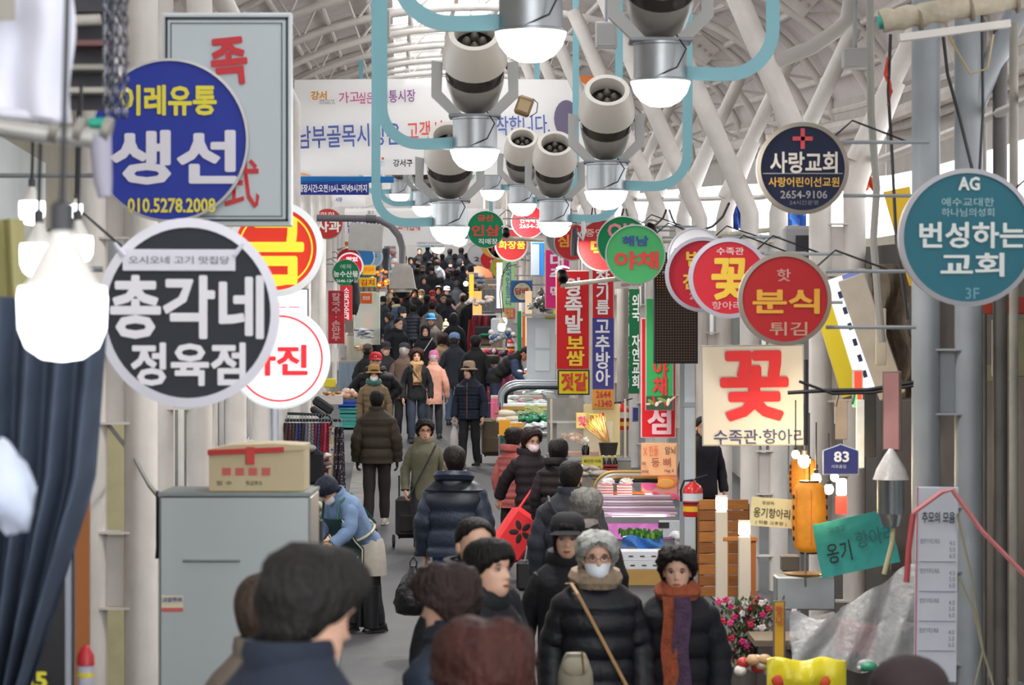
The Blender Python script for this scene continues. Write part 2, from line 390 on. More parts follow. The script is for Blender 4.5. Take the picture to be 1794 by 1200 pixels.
def hairmb(style, seed=0, n=30, under=False):
    a = HAIR[style]
    if under: a = a[:4] + (min(a[4], .014), a[5])
    mb = MB(); rings = []; K = 14
    for k in range(K + 1):
        r = []
        for i in range(n):
            th = 2 * pi * i / n - pi; ab = abs(th) / pi
            if ab < .22: e = a[0] + (a[1] - a[0]) * (ab / .22) ** 2
            elif ab < .5: e = a[1] + (a[2] - a[1]) * ((ab - .22) / .28)
            else: e = a[2] + (a[3] - a[2]) * min(1, (ab - .5) / .2)
            e += .02 * math.sin(i * 2.7 + seed)
            q = k / K; t = e + (1 - e) * q; t = min(t, .995)
            th_ = a[4] * min(1, .25 + q * 5) * (1 - .35 * max(0, (t - .85) / .15)) + .003
            p = headpt(th, max(t, -.1), th_, False)
            if t < -.1: p.z = t * .225; p.x *= 1 + .25 * (-t); p.y += .02 * (-t) if p.y > 0 else 0
            nz = noise.noise(p * (48 if a[5] >= .5 else 22) + Vector((seed, 0, 0)))
            d_ = Vector((p.x, p.y, p.z - .12)).normalized(); p = p + d_ * nz * a[4] * a[5] * (1 if k else .2)
            r.append(p)
        rings.append(r)
    mb.loft(rings, 0, False, True)
    return mb
FACES = {}
def handmb(mb, wr, dr, side, mi, H, grip=.5):
    """a hand at wrist wr, pointing along dr, palm turned inwards; five separate curled fingers"""
    dr = dr.normalized(); sx = Vector((0, 1, 0)) if abs(dr.y) < .8 else Vector((0, 0, -1)); b = dr.cross(sx).normalized(); sx = b.cross(dr).normalized()
    if b.x * side > 0: b = -b
    k = H / 1.65; rings = []
    for t, wd, th in ((0, .026, .022), (.03, .036, .018), (.07, .042, .016), (.09, .04, .013)):
        rings.append([wr + dr * t * k + (sx * math.cos(a) * wd + b * math.sin(a) * th) * k for a in [2 * pi * i / 10 for i in range(10)]])
    mb.loft(rings, mi)
    for j, L in enumerate((.068, .078, .073, .058)):
        o = wr + dr * .082 * k - sx * (.03 - .02 * j) * k; pts = [o]; an = grip * .5; cur = o
        for s_ in (.45, .3, .25):
            di = dr * math.cos(an) + b * math.sin(an); cur = cur + di * L * s_ * k; pts.append(cur); an += grip
        mb.tube(pts, [.0095 * k, .009 * k, .008 * k, .0055 * k], 6, mi)
    o = wr + dr * .025 * k - sx * .03 * k; d1 = (dr * .6 - sx * .6 + b * .4).normalized()
    mb.tube([o, o + d1 * .035 * k, o + (d1 * .5 + dr * .5).normalized() * .068 * k], [.012 * k, .01 * k, .007 * k], 6, mi)
ARMS = {  # elbow x,y,z ; wrist x,y,z as shares of the height, x mirrored
    'down': ((.148, .02, .63), (.150, -.03, .48)), 'front': ((.155, .01, .64), (.05, -.15, .60)), 'hip': ((.215, .05, .67), (.12, -.02, .58)),
    'carry': ((.15, .03, .63), (.14, -.04, .47)), 'bent': ((.15, .04, .63), (.12, -.14, .62)), 'work': ((.14, -.08, .64), (.10, -.2, .55)),
    'up': ((.17, -.06, .70), (.03, -.13, .83)), 'swing': ((.14, .07, .64), (.15, .08, .50)), 'pull': ((.15, .10, .66), (.16, .16, .54))}
def person(px, top, label, H=1.6, yaw=0, coat='#15161b', trousers='#15161a', hair='short', haircol='#15110f', head=0, pitch=0, arms=('down', 'down'), quilt=0, hem=.44,
           bulk=1.0, hat=None, hatcol='#222', mask=None, glasses=0, lean=0, lean_side=0, d=None, skin=None, collar='stand', hood=False, scarf=None, glove=None, shoe='#1a1a1c',
           walk=.06, rough=.75, fine=1, stripe=None, zipc=None, vest=None, fur=None, lift=0, strap=None, collarcol=None, yoke=None):
    if d is None: d = solve_d(top, H)
    loc = onground(px, d); loc.z += lift
    pr = thing('person', label, 'person', loc, math.radians(yaw))
    H2 = H; k = H / 1.65; hip = .50 * H; la = math.radians(lean); hh = .225 * k * 1.04; chin = H - hh + .0
    skm = mat(skin, .55, 0, 0, .05, 12) if skin else (skin_m, skin_l)[int(px) % 2]
    def bend(p):
        if la and p.z > hip * .96:
            a = la * min(1, max(0, (p.z - hip * .96) / (.10 * H))); z = p.z - hip; y = p.y
            return Vector((p.x, y * math.cos(a) - z * math.sin(a), hip + y * math.sin(a) + z * math.cos(a)))
        return p
    hy, hp = math.radians(head), math.radians(pitch)
    Rh = Matrix.Rotation(hy, 3, 'Z') @ Matrix.Rotation(hp, 3, 'X')
    def hd(p):  # head space -> person space
        p = Vector(p) * k * 1.04; piv = Vector((0, .02, .04)); b = min(1, max(0, (p.z + .02) / .03)); q = Rh @ (p - piv) + piv
        p = p.lerp(q, b); p = p + Vector((0, -.02, chin)); return bend(p)
    # body: one mesh of head and neck, trunk, arms, legs, hands
    mb = MB(); n = 32 if fine > 1 else 24; ts = [-.6, -.16, -.05, -.01, .03, .08, .13, .165, .2, .23, .27, .31, .345, .38, .42, .46, .5, .54, .58, .63, .7, .78, .86, .92, .96, .985, 1]
    rings = []
    for t in ts:
        r = []
        for i in range(n):
            ph = 2 * pi * i / n - pi; th = ph - .38 * math.sin(ph)
            r.append(hd(headpt(th, t)) if t > -.3 else bend(Vector((.06 * k * math.sin(th), .01 - .06 * k * math.cos(th), chin - .12 * k))))
        rings.append(r)
    mb.loft(rings, 0)
    for sx in (-1, 1): mb.ell((0, 0, 0), (.012, .02, .032), 8, 6, 0)
    nv = 8 * 7
    for q, sx in ((2, -1), (1, 1)):
        s0 = len(mb.v) - q * nv
        for i in range(s0, s0 + nv): mb.v[i] = hd(mb.v[i] + Vector((sx * .074, .012, .1)))
    tr = [(.49, .13, .09), (.6, .125, .08), (.72, .15, .1), (.8, .14, .085), (.845, .05, .05)]
    mb.loft([[bend(Vector((w_ * k * math.cos(a), t_ * k * math.sin(a), z * H))) for a in [2 * pi * i / 12 for i in range(12)]] for z, w_, t_ in tr], 0)
    AR = []
    for sx, nm in ((-1, arms[0]), (1, arms[1])):
        e, w_ = ARMS[nm] if isinstance(nm, str) else nm
        sh = Vector((sx * .105 * H, 0, .795 * H)); el = Vector((sx * e[0] * H, e[1] * H, e[2] * H)); wr = Vector((sx * w_[0] * H, w_[1] * H, w_[2] * H))
        sh, el, wr = bend(sh), bend(el), bend(wr)
        if la > .6: # hands hang down towards the work
            el = sh + Vector((sx * .03, -.05, -.24 * k)); wr = el + Vector((-sx * .04, -.16, -.12 * k))
        AR.append((sx, sh, el, wr)); mb.tube([sh + Vector((-sx * .03, 0, 0)), el.lerp((sh + wr) / 2, .1), wr], [.035 * k, .03 * k, .024 * k], 8, 0)
        handmb(mb, wr, (wr - el), sx, 1 if glove else 0, H, .55)
    st = [(-1, -walk), (1, walk)]
    LG = []
    for sx, wy in st:
        hp_ = Vector((sx * .055 * H, 0, .5 * H)); kn = Vector((sx * .055 * H, wy * .7 - .02, .28 * H)); an = Vector((sx * .055 * H, wy * 1.6, .05 * H)); LG.append((sx, hp_, kn, an))
        mb.tube([hp_, kn, an], [.075 * k, .05 * k, .035 * k], 8, 0)
    part('body', mb, [skm, mat(glove, .7) if glove else skm], pr, ang=1.2)
    # face details
    facing = math.cos(math.radians(yaw + head)) > -.3
    if facing:
        for sx in (-1, 1):
            m2 = MB(); c_ = Vector((sx * .031, -.077, .109))
            m2.ell(c_, (.0135, .006, .0042), 10, 6, 1); m2.ell(c_ + Vector((0, -.0045, 0)), (.0062, .0025, .0044), 8, 6, 0)
            m2.tube([c_ + Vector((-.016, -.001, .006)), c_ + Vector((0, -.0075, .0085)), c_ + Vector((.016, -.001, .005))], .0022, 5, 0)
            m2.tube([c_ + Vector((-.018, -.005, .019)), c_ + Vector((0, -.012, .024)), c_ + Vector((.019, -.004, .018))], [.002, .0034, .0018], 5, 0)
            m2.deform(hd); part('eye', m2, [mat('#1c1210', .3), mat('#b9aca4', .3)], pr)
        if not mask:
            m2 = MB(); m2.tube([(-.022, -.090, .044), (-.008, -.0955, .0465), (0, -.0955, .0455), (.008, -.0955, .0465), (.022, -.090, .044)], [.002, .0045, .004, .0045, .002], 6, 0)
            m2.tube([(-.02, -.090, .042), (0, -.0945, .0385), (.02, -.090, .042)], [.002, .0055, .002], 6, 0)
            m2.deform(hd); part('lips', m2, mat('#9a5a50', .5), pr)
    if hair and not (hat in ('hood',)):
        m2 = hairmb(hair, px * .37, 36 if fine > 1 else 24, bool(hat)); m2.deform(hd)
        part('hair', m2, mat(haircol, .6, 0, 0, .35, 25, .9, 70, spec=.25, stretch=(1, 1, .3)), pr, ang=1.2)
    if mask:
        m2 = MB()
        def mf(a, b):
            th = (a - .5) * 2 * 1.15; t = .0 + .37 * b; p = headpt(th, t, .007, False); p.y -= .014 * math.cos(th * 1.3) * math.sin(pi * min(1, b * .9 + .1)); return hd(p)
        m2.sheet(mf, 12, 6); part('mask', m2, mat(mask, .8, 0, 0, .04, 20, .2, 50), pr, ang=1.5)
        m2 = MB()
        for sx in (-1, 1):
            for z0 in (.02, .32): m2.tube([hd(headpt(sx * 1.12, z0, .007, False)), hd(Vector((sx * .08, .02, .1)))], .0016, 4)
        part('ear_loop', m2, mat('#dddddd', .8), pr)
    if glasses:
        m2 = MB()
        for sx in (-1, 1):
            m2.tube([Vector((sx * .031 + .022 * math.cos(a), -.099 + .006 * abs(math.cos(a)), .108 + .017 * math.sin(a))) for a in [2 * pi * i / 14 for i in range(15)]], .0018, 5)
            m2.tube([(sx * .052, -.095, .112), (sx * .076, -.02, .112), (sx * .078, .02, .108)], .0018, 5)
            if glasses > 1: m2.ell((sx * .031, -.098, .108), (.022, .004, .017), 10, 6)
        m2.tube([(-.01, -.102, .11), (.01, -.102, .11)], .0018, 5); m2.deform(hd); part('glasses', m2, mat('#3b2f2c', .3), pr)
    if hat:
        m2 = MB(); hm = mat(hatcol, .85, 0, 0, .12, 30, .4, 120)
        if hat == 'bucket':
            m2.lathe([(.145, .142), (.148, .146), (.125, .158), (.103, .17), (.102, .21), (.094, .26), (.066, .28), (.002, .285)], (0, .005, 0), 28)
            m2.lathe([(.143, .138), (.122, .152), (.1, .164)], (0, .005, 0), 28, caps=False)
        elif hat in ('cap', 'beret'):
            m2.lathe([(.094, .135), (.103, .15), (.104, .185), (.092, .225), (.06, .248), (.012, .256), (.01, .262), (.002, .262)], (0, .006, 0), 24)
            def vf(a, b):
                th = (a - .5) * 1.5; r = .096 + (.068 if hat == 'cap' else .04) * b * math.cos(th * .8); return Vector((r * math.sin(th), .0 - r * math.cos(th), .145 - .02 * b + .012 * math.cos(th)))
            m2.sheet(vf, 12, 4, .005)
        elif hat == 'beanie':
            m2.lathe([(.094, .10), (.104, .105), (.106, .15), (.1, .155), (.102, .19), (.088, .235), (.05, .262), (.002, .27)], (0, .008, 0), 24)
        elif hat == 'pompom':
            m2.lathe([(.094, .08), (.106, .085), (.108, .14), (.1, .145), (.1, .2), (.075, .26), (.03, .29), (.002, .30)], (0, .008, 0), 24); m2.ell((0, .008, .33), .04, 12, 8, 0, lump=.4)
        elif hat == 'hood':
            m2.ell((0, .02, .12), (.112, .125, .165), 20, 14, 0)
            m2.v = [p if not (p.y < -.05) else Vector((p.x * 1.02, -.075 - (p.y + .05) * .1, p.z)) for p in m2.v]
        m2.v = [Vector((p.x * .93, p.y * .98, p.z)) for p in m2.v]
        m2.deform(hd); ho = part('hat', m2, hm, pr, ang=.9)
        if hat == 'cap' and isinstance(stripe, str) and stripe == 'M':
            m3 = MB()
            m3.tube([(-.016, -.1, .172), (-.012, -.1, .2), (0, -.104, .182), (.012, -.1, .2), (.016, -.1, .172)], .004, 5); m3.deform(hd); link('emblem', m3.mesh('emblem', mat('#f2f2f2', .6)), ho)
    # coat: trunk and sleeves in one garment
    cm = mat(coat, rough, 0, 0, .14, 14, .25, 40, spec=.35)
    m2 = MB(); B = bulk * k
    prof = [(hem, .172, .125), (hem + .03, .178, .132), (.5, .176, .130), (.56, .168, .122), (.62, .168, .12), (.68, .178, .126), (.73, .188, .130), (.77, .195, .126), (.80, .188, .112), (.822, .160, .098), (.842, .115, .085), (.86, .085, .078), (.875, .078, .074)]
    if hem > .5: prof = [(hem, .168, .122)] + [q for q in prof[3:] if q[0] > hem]
    NR = 34 if quilt else 22; rings = []; z0, z1 = prof[0][0], prof[-1][0]
    for i in range(NR + 1):
        z = z0 + (z1 - z0) * i / NR
        for j in range(len(prof) - 1):
            if prof[j][0] <= z <= prof[j + 1][0] + 1e-9: break
        a = (z - prof[j][0]) / (prof[j + 1][0] - prof[j][0]); w_ = prof[j][1] + (prof[j + 1][1] - prof[j][1]) * a; t_ = prof[j][2] + (prof[j + 1][2] - prof[j][2]) * a
        pf_ = 0
        if quilt and z < .80: pf_ = .022 * abs(math.sin(pi * z * H / quilt)) ** .6
        r = []
        for q in range(24):
            an = 2 * pi * q / 24; ca, sa = math.cos(an), math.sin(an)
            fold = (.004 + .006 * (1 - i / NR)) * noise.noise(Vector((ca * 2.5, sa * 2.5, z * 5 + px * .1)))*2
            m_ = 1 if z < .8 else max(.3, 1 - (z - .8) / .07)
            X = (w_ * B + pf_ + fold) * abs(ca) ** .85 * (1 if ca > 0 else -1); Y = (t_ * B + pf_ + fold) * abs(sa) ** .9 * (1 if sa > 0 else -1)
            r.append(bend(Vector((X, Y + (.012 if z > .78 else 0), z * H))))
        rings.append(r)
    m2.loft(rings, 0, True, True)
    if yoke:
        for fi in range(len(m2.f)):
            zc = sum(m2.v[i].z for i in m2.f[fi]) / len(m2.f[fi])
            if zc > .715 * H: m2.m[fi] = 1
    cs = len(m2.f)
    for sx, sh, el, wr in AR:
        pts, rs = [], []
        sh0 = sh + Vector((-sx * .03, 0, .0)); NN = 22 if quilt else 12
        for i in range(NN + 1):
            t = i / NN
            if t < .5: p = sh0.lerp(el, t * 2)
            else: p = el.lerp(wr, (t - .5) * 2)
            sm = _g(t - .5, .12) * .25
            p = p.lerp((sh0 + wr) / 2, sm * .3)
            r = (.074 - .02 * t) * B
            if t < .1: r = (.055 + .19 * t) * B
            if quilt: r += .014 * abs(math.sin(pi * t * .58 * k / (quilt * .8))) ** .6
            else: r += .004 * math.sin(t * 23 + px)
            pts.append(p); rs.append(r)
        pts.append(wr); rs.append(.036 * B)
        m2.tube(pts, rs, 14, 0 if not vest else 1)
    part('coat', m2, [cm, mat(vest or yoke or coat, rough, 0, 0, .1, 14)], pr, ang=1.0)
    cc = mat(collarcol, .8, 0, 0, .15, 30) if collarcol else cm
    if collar == 'stand':
        m3 = MB().lathe([(.082 * B, .0), (.088 * B, .03), (.082 * B, .06), (.07 * B, .062), (.066 * B, .02)], (0, .015, .85 * H), 20, caps=False); m3.deform(bend); part('collar', m3, cc, pr)
    if hood or fur:
        m3 = MB().lathe([(.08 * B, -.01), (.125 * B, .005), (.135 * B, .04), (.12 * B, .075), (.09 * B, .08), (.085 * B, .03)], (0, .035, .835 * H), 24, caps=False)
        m3.v = [p + Vector((0, .03 if p.y > .03 else 0, (p.y - .03) * .12 + (.008 * noise.noise(p * 40) if fur else 0))) for p in m3.v]
        m3.deform(bend); part('hood', m3, mat(fur, .95, 0, 0, .5, 60, 1, 90) if fur else cc, pr)
    if zipc:
        m3 = MB().tube([bend(Vector((0, -(.128 if z < .75 else .118) * B - .018, z * H))) for z in (hem + .01, .55, .65, .75, .82)], .007, 6); part('zip', m3, mat(zipc, .5), pr)
    if scarf:
        s1 = scarf if isinstance(scarf, (list, tuple)) else (scarf, scarf)
        m3 = MB().lathe([(.075, -.03), (.115, -.02), (.125, .01), (.11, .04), (.085, .06), (.07, .05)], (0, -.004, .85 * H), 22, caps=False)
        m3.v = [p + Vector((0, 0, -.018 if p.y < -.05 else 0)) + p.normalized() * .008 * noise.noise(p * 30) for p in m3.v]; m3.deform(bend)
        so = part('scarf', m3, mat(s1[0], .9, 0, 0, .25, 25, .6, 60), pr)
        if len(s1) > 2 or s1[0] != s1[1]:
            L = s1[2] if len(s1) > 2 else .35
            for sx, cl in ((-1, s1[0]), (1, s1[1])):
                m4 = MB().sheet(lambda a, b: bend(Vector((sx * .03 + (a - .5) * .085 + .008 * math.sin(b * 9), -.15 * B - .012 * math.sin(b * 7 + a * 3) - .01 * (sx > 0), .84 * H - L * b))), 3, 10, .012)
                link('scarf_end', m4.mesh('scarf_end', mat(cl, .9, 0, 0, .3, 25, .5, 60)), so)
                m5 = MB()
                for q in range(6):
                    x_ = sx * .03 - .04 + .016 * q; m5.tube([bend(Vector((x_, -.15 * B, .84 * H - L))), bend(Vector((x_ + .004, -.15 * B, .84 * H - L - .05)))], .004, 4)
                m5o = link('fringe', m5.mesh('fringe', mat(s1[0], .9)), so)
    # trousers and shoes
    m3 = MB(); tm = mat(trousers, .8, 0, 0, .12, 12, .2, 30)
    m3.loft([[Vector((w_ * k * math.cos(a), t_ * k * math.sin(a), z * H)) for a in [2 * pi * i / 16 for i in range(16)]] for z, w_, t_ in ((.46, .12, .1), (.5, .158, .115), (.56, .15, .108), (.6, .14, .1))], 0)
    for sx, hp_, kn, an in LG:
        pts, rs = [], []
        for i in range(13):
            t = i / 12; p = hp_.lerp(kn, t * 2) if t < .5 else kn.lerp(an, t * 2 - 1); pts.append(p); rs.append((.092 - .034 * t + .004 * math.sin(t * 17 + px)) * k)
        m3.tube(pts, rs, 14, 0)
    part('trousers', m3, tm, pr, ang=1.0)
    for sx, hp_, kn, an in LG:
        m3 = MB(); rings = []
        for y, w_, h_ in ((.075, .022, .05), (.06, .036, .085), (.02, .040, .10), (-.03, .038, .085), (-.09, .044, .06), (-.14, .042, .048), (-.175, .022, .035)):
            rings.append([Vector((w_ * math.cos(a), y, (h_ * .5 + h_ * .5 * math.sin(a)))) for a in [2 * pi * i / 12 for i in range(12)]])
        m3.loft(rings, 0); m3.loft([[Vector((x * 1.08, y, z)) for x, y in ((-.03, .075), (.03, .075), (.042, .02), (.046, -.09), (.03, -.175), (-.03, -.175), (-.046, -.09), (-.042, .02))] for z in (0, .022)], 1)
        part('shoe', m3, [mat(shoe, .5), mat('#dedcd6' if sum(lin(shoe)) > .5 else '#222', .7)], pr, loc=Vector((an.x, an.y, 0)))
    if strap:
        m3 = MB(); pts = []
        sd, bx = (strap[1], strap[1])
        for i in range(15):
            t = i / 14; x = sd * (.09 - .23 * t) * H * .98; z = .845 * H - t * (.845 - strap[3] if len(strap) > 3 else .35) * H
            fr = -1 if strap[2] == 'front' else 1
            pts.append(bend(Vector((x, fr * (.145 + .012 * math.sin(pi * t)) * B + fr * .016 - (0 if i else fr * .08), z))))
        m3.tube([bend(Vector((sd * .1 * H, 0, .84 * H)))] + pts, .010, 6, flat=.5)
        part('bag_strap', m3, mat(strap[0], .6), pr)
    return pr, AR, bend
# ------------------------------------------------------------------ ceiling lamps with their spotlights
def lamp(px, py, wd, side, label, spot=True, yaw=0, power=30):
    """px,py = lowest point of the glowing dome, wd its width in px"""
    s = wd / .4; d = F / s; t = thing('ceiling_lamp', label, 'lamp', P(px, py, d) + Vector((0, 0, .17)), yaw, 'lamps hanging in two rows along the arcade')
    m = MB().lathe([(.002, -.17), (.07, -.162), (.13, -.13), (.175, -.075), (.198, -.01), (.2, 0)], n=28)
    part('dome', m, mat('#ffffff', .4, 0, 2.5), t, ang=1.2)
    part('housing', MB().lathe([(.2, 0), (.2, .012), (.18, .02), (.178, .24), (.185, .245), (.185, .26), (.02, .26)], n=28), brushed, t)
    # coloured hanger: hooks out to the side and up to the roof
    pts = [(side * .16, 0, .06), (side * .35, 0, .05)] + [(side * (.45 + .3 * math.sin(a)), 0, .35 - .3 * math.cos(a)) for a in [pi / 2 * i / 8 for i in range(9)]]
    top = 7.2 + G(d) + ZC - (P(px, py, d).z + .17) - .15
    pts += [(side * .75, 0, top)]
    m = MB(); rings = []
    for i, p in enumerate(pts):
        q = Vector(p); tt = (Vector(pts[min(i + 1, len(pts) - 1)]) - Vector(pts[max(i - 1, 0)])).normalized(); nn = Vector((-tt.z, 0, tt.x))
        rings.append([q + nn * a + Vector((0, b, 0)) for a, b in ((-.045, -.012), (.045, -.012), (.045, .012), (-.045, .012))])
    m.loft(rings, 0); part('hanger_arm', m, teal, t)
    if spot:
        part('bracket_plate', MB().box((0, 0, 0), (.42, .3, .03), 0, None, .01), grey_steel, t, loc=(0, 0, .27))
        for sx in (-1, 1):
            m = MB(); pr_ = [(.1, .29), (.27, .47), (.26, .70), (.35, .72), (.35, .43), (.16, .25)]
            m.loft([[Vector((sx * x, y, z)) for x, z in pr_] for y in (-.05, .05)], 0)
            part('yoke_arm', m, mat('#a9a9a6', .5), t)
        R = Matrix.Rotation(math.radians(48), 3, 'X') * 1.25
        c0 = Vector((0, -.02, .66))
        part('spot_barrel', MB().lathe([(.12, -.30), (.15, -.27), (.185, -.12), (.19, -.05)], c0, 28, R=R), mat('#a8a39b', .4, .2), t)
        part('glass_band', MB().lathe([(.186, -.05), (.19, -.0), (.19, .05)], c0, 28, R=R, caps=False), mat('#4a4440', .15, .4), t)
        part('spot_hood', MB().lathe([(.19, .05), (.21, .06), (.205, .14), (.18, .25), (.165, .3), (.13, .3), (.12, .24), (.125, .12)], c0, 28, R=R, caps=False), mat('#c9c3b9', .45), t)
        part('reflector', MB().lathe([(.002, .2), (.125, .2)], c0, 24, R=R), mat('#1c1a19', .3), t)
        m = MB()
        for a in range(4): m.ell(c0 + R @ Vector((.05 * math.cos(a * pi / 2), .05 * math.sin(a * pi / 2), .215)), (.03, .03, .05), 8, 6, 0, R)
        part('bulb_cluster', m, mat('#6b655c', .3, .3), t)
        for sx in (-1, 1): part('pivot_knob', MB().lathe([(.03, 0), (.03, .03), (.01, .035)], n=10, R=Matrix.Rotation(pi / 2, 3, 'Y')), mat('#8a3a32', .5), t, loc=(sx * .25, 0, .68))
        part('cable', MB().tube([(.1, -.12, .3), (.16, -.2, .2), (.1, -.19, .08), (-.04, -.17, .02)], .006, 6), black_rub, t)
    if power:
        l = bpy.data.lights.new('lamp_light', 'AREA'); l.shape = 'DISK'; l.size = .36; l.energy = power; l.color = (1, .97, .92)
        lo = bpy.data.objects.new('lamp_light', l); C.objects.link(lo); lo.parent = t; lo.location = (0, 0, -.19)
    return t
lamp(930, 110, 125, -1, 'largest glowing dome lamp at the top, with a teal hanger on its left side', spot=True, power=45)
lamp(1157, 188, 105, 1, 'dome lamp under the spotlight cut by the top edge, teal hanger on its right', power=45)
lamp(832, 300, 87, -1, 'dome lamp in front of the white banner with a pale spotlight barrel over it', power=45)
lamp(1062, 368, 76, 1, 'dome lamp hanging above the green round signs, right of the banner', power=45)
lamp(788, 428, 69, -1, 'dome lamp overlapping the lower left part of the banner end', power=45)
lamp(972, 416, 60, 1, 'dome lamp beside the hooded camera arm above the red signs', power=45)
lamp(915, 379, 50, 1, 'smaller dome lamp just above the round red delivery sign', power=60)
lamp(743, 380, 42, -1, 'small dome lamp left of the big banner lamp, over the grey camera housing', power=60)
lamp(862, 352, 42, 1, 'small dome lamp right below the middle of the banner', power=60)
lamp(700, 356, 36, -1, 'small dome lamp close to the blue opening hours board', power=60)
lamp(804, 432, 30, 1, 'far dome lamp touching the lower edge of the second banner', spot=False, power=100)
lamp(767, 444, 24, -1, 'farthest dome lamp, just over the woman with long brown hair', spot=False, power=120)
for i, (d, u) in enumerate(((96, .6), (108, -.6), (120, .6))):
    p = W(u, d, 4.1); lamp(CX + F * p.x / d, CY - F * (p.z - ZC) / d, .4 * F / d, 1 if u > 0 else -1, 'dome lamp hidden behind the second banner, %s' % ('near', 'middle', 'far')[i], spot=False, power=200)
# ------------------------------------------------------------------ round signs
def rsign(px, py, r, dia, face, rim, label, texts, yaw=0, lit=0, ring=None, bracket=1, squash=1, rimw=.06, group=None, y_off=0):
    """texts: (string, dx, dy, w, h, colour, bold) in px from the centre"""
    d = F * dia / (2 * r); k = d / F; R_ = r * k
    t = thing('round_sign', label, 'sign', P(px, py, d), math.radians(yaw), group)
    RX = Matrix.Rotation(pi / 2, 3, 'X'); S = Matrix.Diagonal((squash, 1, 1))
    part('drum', MB().lathe([(R_ * .97, -.09), (R_ * .99, -.08), (R_ * .99, 0)], n=48, R=S @ RX), mat('#a8a6a4', .5, .2), t)
    part('rim', MB().lathe([(R_ * .99, 0), (R_, .012), (R_ * (1 - rimw), .02), (R_ * (1 - rimw), .0)], n=56, R=S @ RX, caps=False), mat(rim, .45, 0, lit * .6), t)
    part('face', MB().lathe([(R_ * (1 - rimw) , .006), (.001, .006)], n=56, R=S @ RX, caps=False), mat(face, .5, 0, lit * .6, .03, 2, spec=.2), t)
    if ring:
        for (rr, wd, col) in ring:
            part('painted_ring', MB().lathe([(R_ * rr, .006), (R_ * rr, .009), (R_ * (rr - wd), .009), (R_ * (rr - wd), .006)], n=56, R=S @ RX, caps=False), mat(col, .4, 0, lit), t)
    for q in texts:
        s_, dx, dy, w_, h_, col = q[:6]; text(t, s_, dx * k, -dy * k, w_ * k, h_ * k, col, -.010, q[6] if len(q) > 6 else .03, emit=lit, depth=.002)
    if bracket:
        for z in (-.18, .18):
            part('bracket_bar', MB().tube([(bracket * R_ * .9, .07, z), (bracket * (R_ + .55), .07, z)], .014, 6), grey_steel, t)
        part('cable', MB().tube([(bracket * R_ * .7, .06, R_ * .7), (bracket * R_ * 1.1, .06, R_ * 1.05), (bracket * (R_ + .4), .08, R_ * .6)], .007, 5), black_rub, t)
    return t
t = rsign(330, 548, 166, .78, '#2f3038', '#e4e2ec', 'round black butcher shop sign with a white rim and white lettering', [('총각네', -2, -10, 268, 112, '#e6e4ea', .045), ('정육점', 0, 90, 200, 76, '#e6e4ea', .045)], bracket=-1, squash=.96, yaw=6, rimw=.1)
k = .78 / 332
bd = part('name_board', MB().box((0, 0, 0), (196 * k, .006, 38 * k), 0, None, .003), mat('#dedce6', .5), t, loc=(-16 * k, -.022, 92 * k))
text(bd, '오시오네 고기 맛집당', 0, 0, 175 * k, 14 * k, '#6b6c74', -.004, .02)
for sx in (-1, 1): part('board_horn', MB().tube([(sx * 95 * k, 0, 0), (sx * 106 * k, 0, 14 * k), (sx * 112 * k, 0, 22 * k)], [.013, .01, .006], 6), mat('#dedce6', .5), t, loc=(-16 * k, -.024, 100 * k))
rsign(297, 246, 144, .86, '#2f3f9f', '#c9c7c6', 'round blue fish shop sign with yellow and white lettering', [('이레유통', -2, -70, 170, 54, '#e9dc3e', .05), ('생선', 8, 30, 222, 96, '#e3e0ea', .05), ('010.5278.2008', 4, 114, 154, 26, '#e6d84a', .04)], bracket=-1, rimw=.035, squash=.97)
rsign(483, 436, 84, .66, '#e8402f', '#e6e9ea', 'round red and yellow gold shop sign with a white rim, half hidden', [('금', 0, 4, 100, 118, '#ece23c', .07)], bracket=-1, ring=[(.78, .035, '#ece23c')], lit=.25, rimw=.14)
rsign(490, 628, 89, .70, '#e6e9ec', '#dfe6e6', 'round backlit white photo shop sign with a thin red circle', [('사진', -9, 3, 116, 54, '#e8202a', .04)], bracket=-1, ring=[(.85, .03, '#d8202a')], lit=.5, rimw=.04)
t = rsign(1406, 295, 81, .62, '#131a34', '#857c70', 'round navy church sign with a red cross and a phone number', [('사랑교회', 2, -10, 118, 38, '#c9c0b4', .03), ('사랑어린이선교원', 2, 24, 124, 17, '#c99a32', .02), ('2654-9106', 2, 46, 82, 14, '#85827f', .02), ('24시간운영', 2, 60, 50, 8, '#5d5b60', .01)], bracket=1, rimw=.09)
k = .62 / 162
for sz, nm in (((35, 7), 'cross_bar'), ((7, 36), 'cross_bar')):
    part('cross_bar', MB().box((0, 0, 0), (sz[0] * k, .004, sz[1] * k)), mat('#b9303a', .5), t, loc=(0, -.014, 52 * k))
part('divider_line', MB().box((0, 0, 0), (140 * k, .003, 1.5 * k)), mat('#8d8a88', .5), t, loc=(0, -.012, -9 * k))
rsign(1695, 416, 121, .72, '#2d6a78', '#aaa9ae', 'large round teal church sign with white lettering on the grey columns', [('번성하는', 8, -4, 186, 46, '#d8dcd8', .035), ('교회', 8, 48, 112, 42, '#d8dcd8', .035), ('예수교대한', 0, -62, 92, 15, '#8fb0b4', .01), ('하나님의성회', 0, -44, 92, 15, '#8fb0b4', .01), ('3F', 8, 98, 24, 20, '#5f98a4', .02), ('AG', 2, -94, 38, 24, '#d8dcd8', .05)], bracket=1, rimw=.07)
rsign(1375, 524, 82, .60, '#a82326', '#8b8073', 'round red snack shop sign with gold lettering, nearest of the three red ones', [('분식', 2, 4, 118, 44, '#d69a24', .045), ('핫', -2, -42, 24, 22, '#c08a7e', .02), ('튀김', 6, 52, 66, 24, '#b98a72', .02)], bracket=1, rimw=.09)
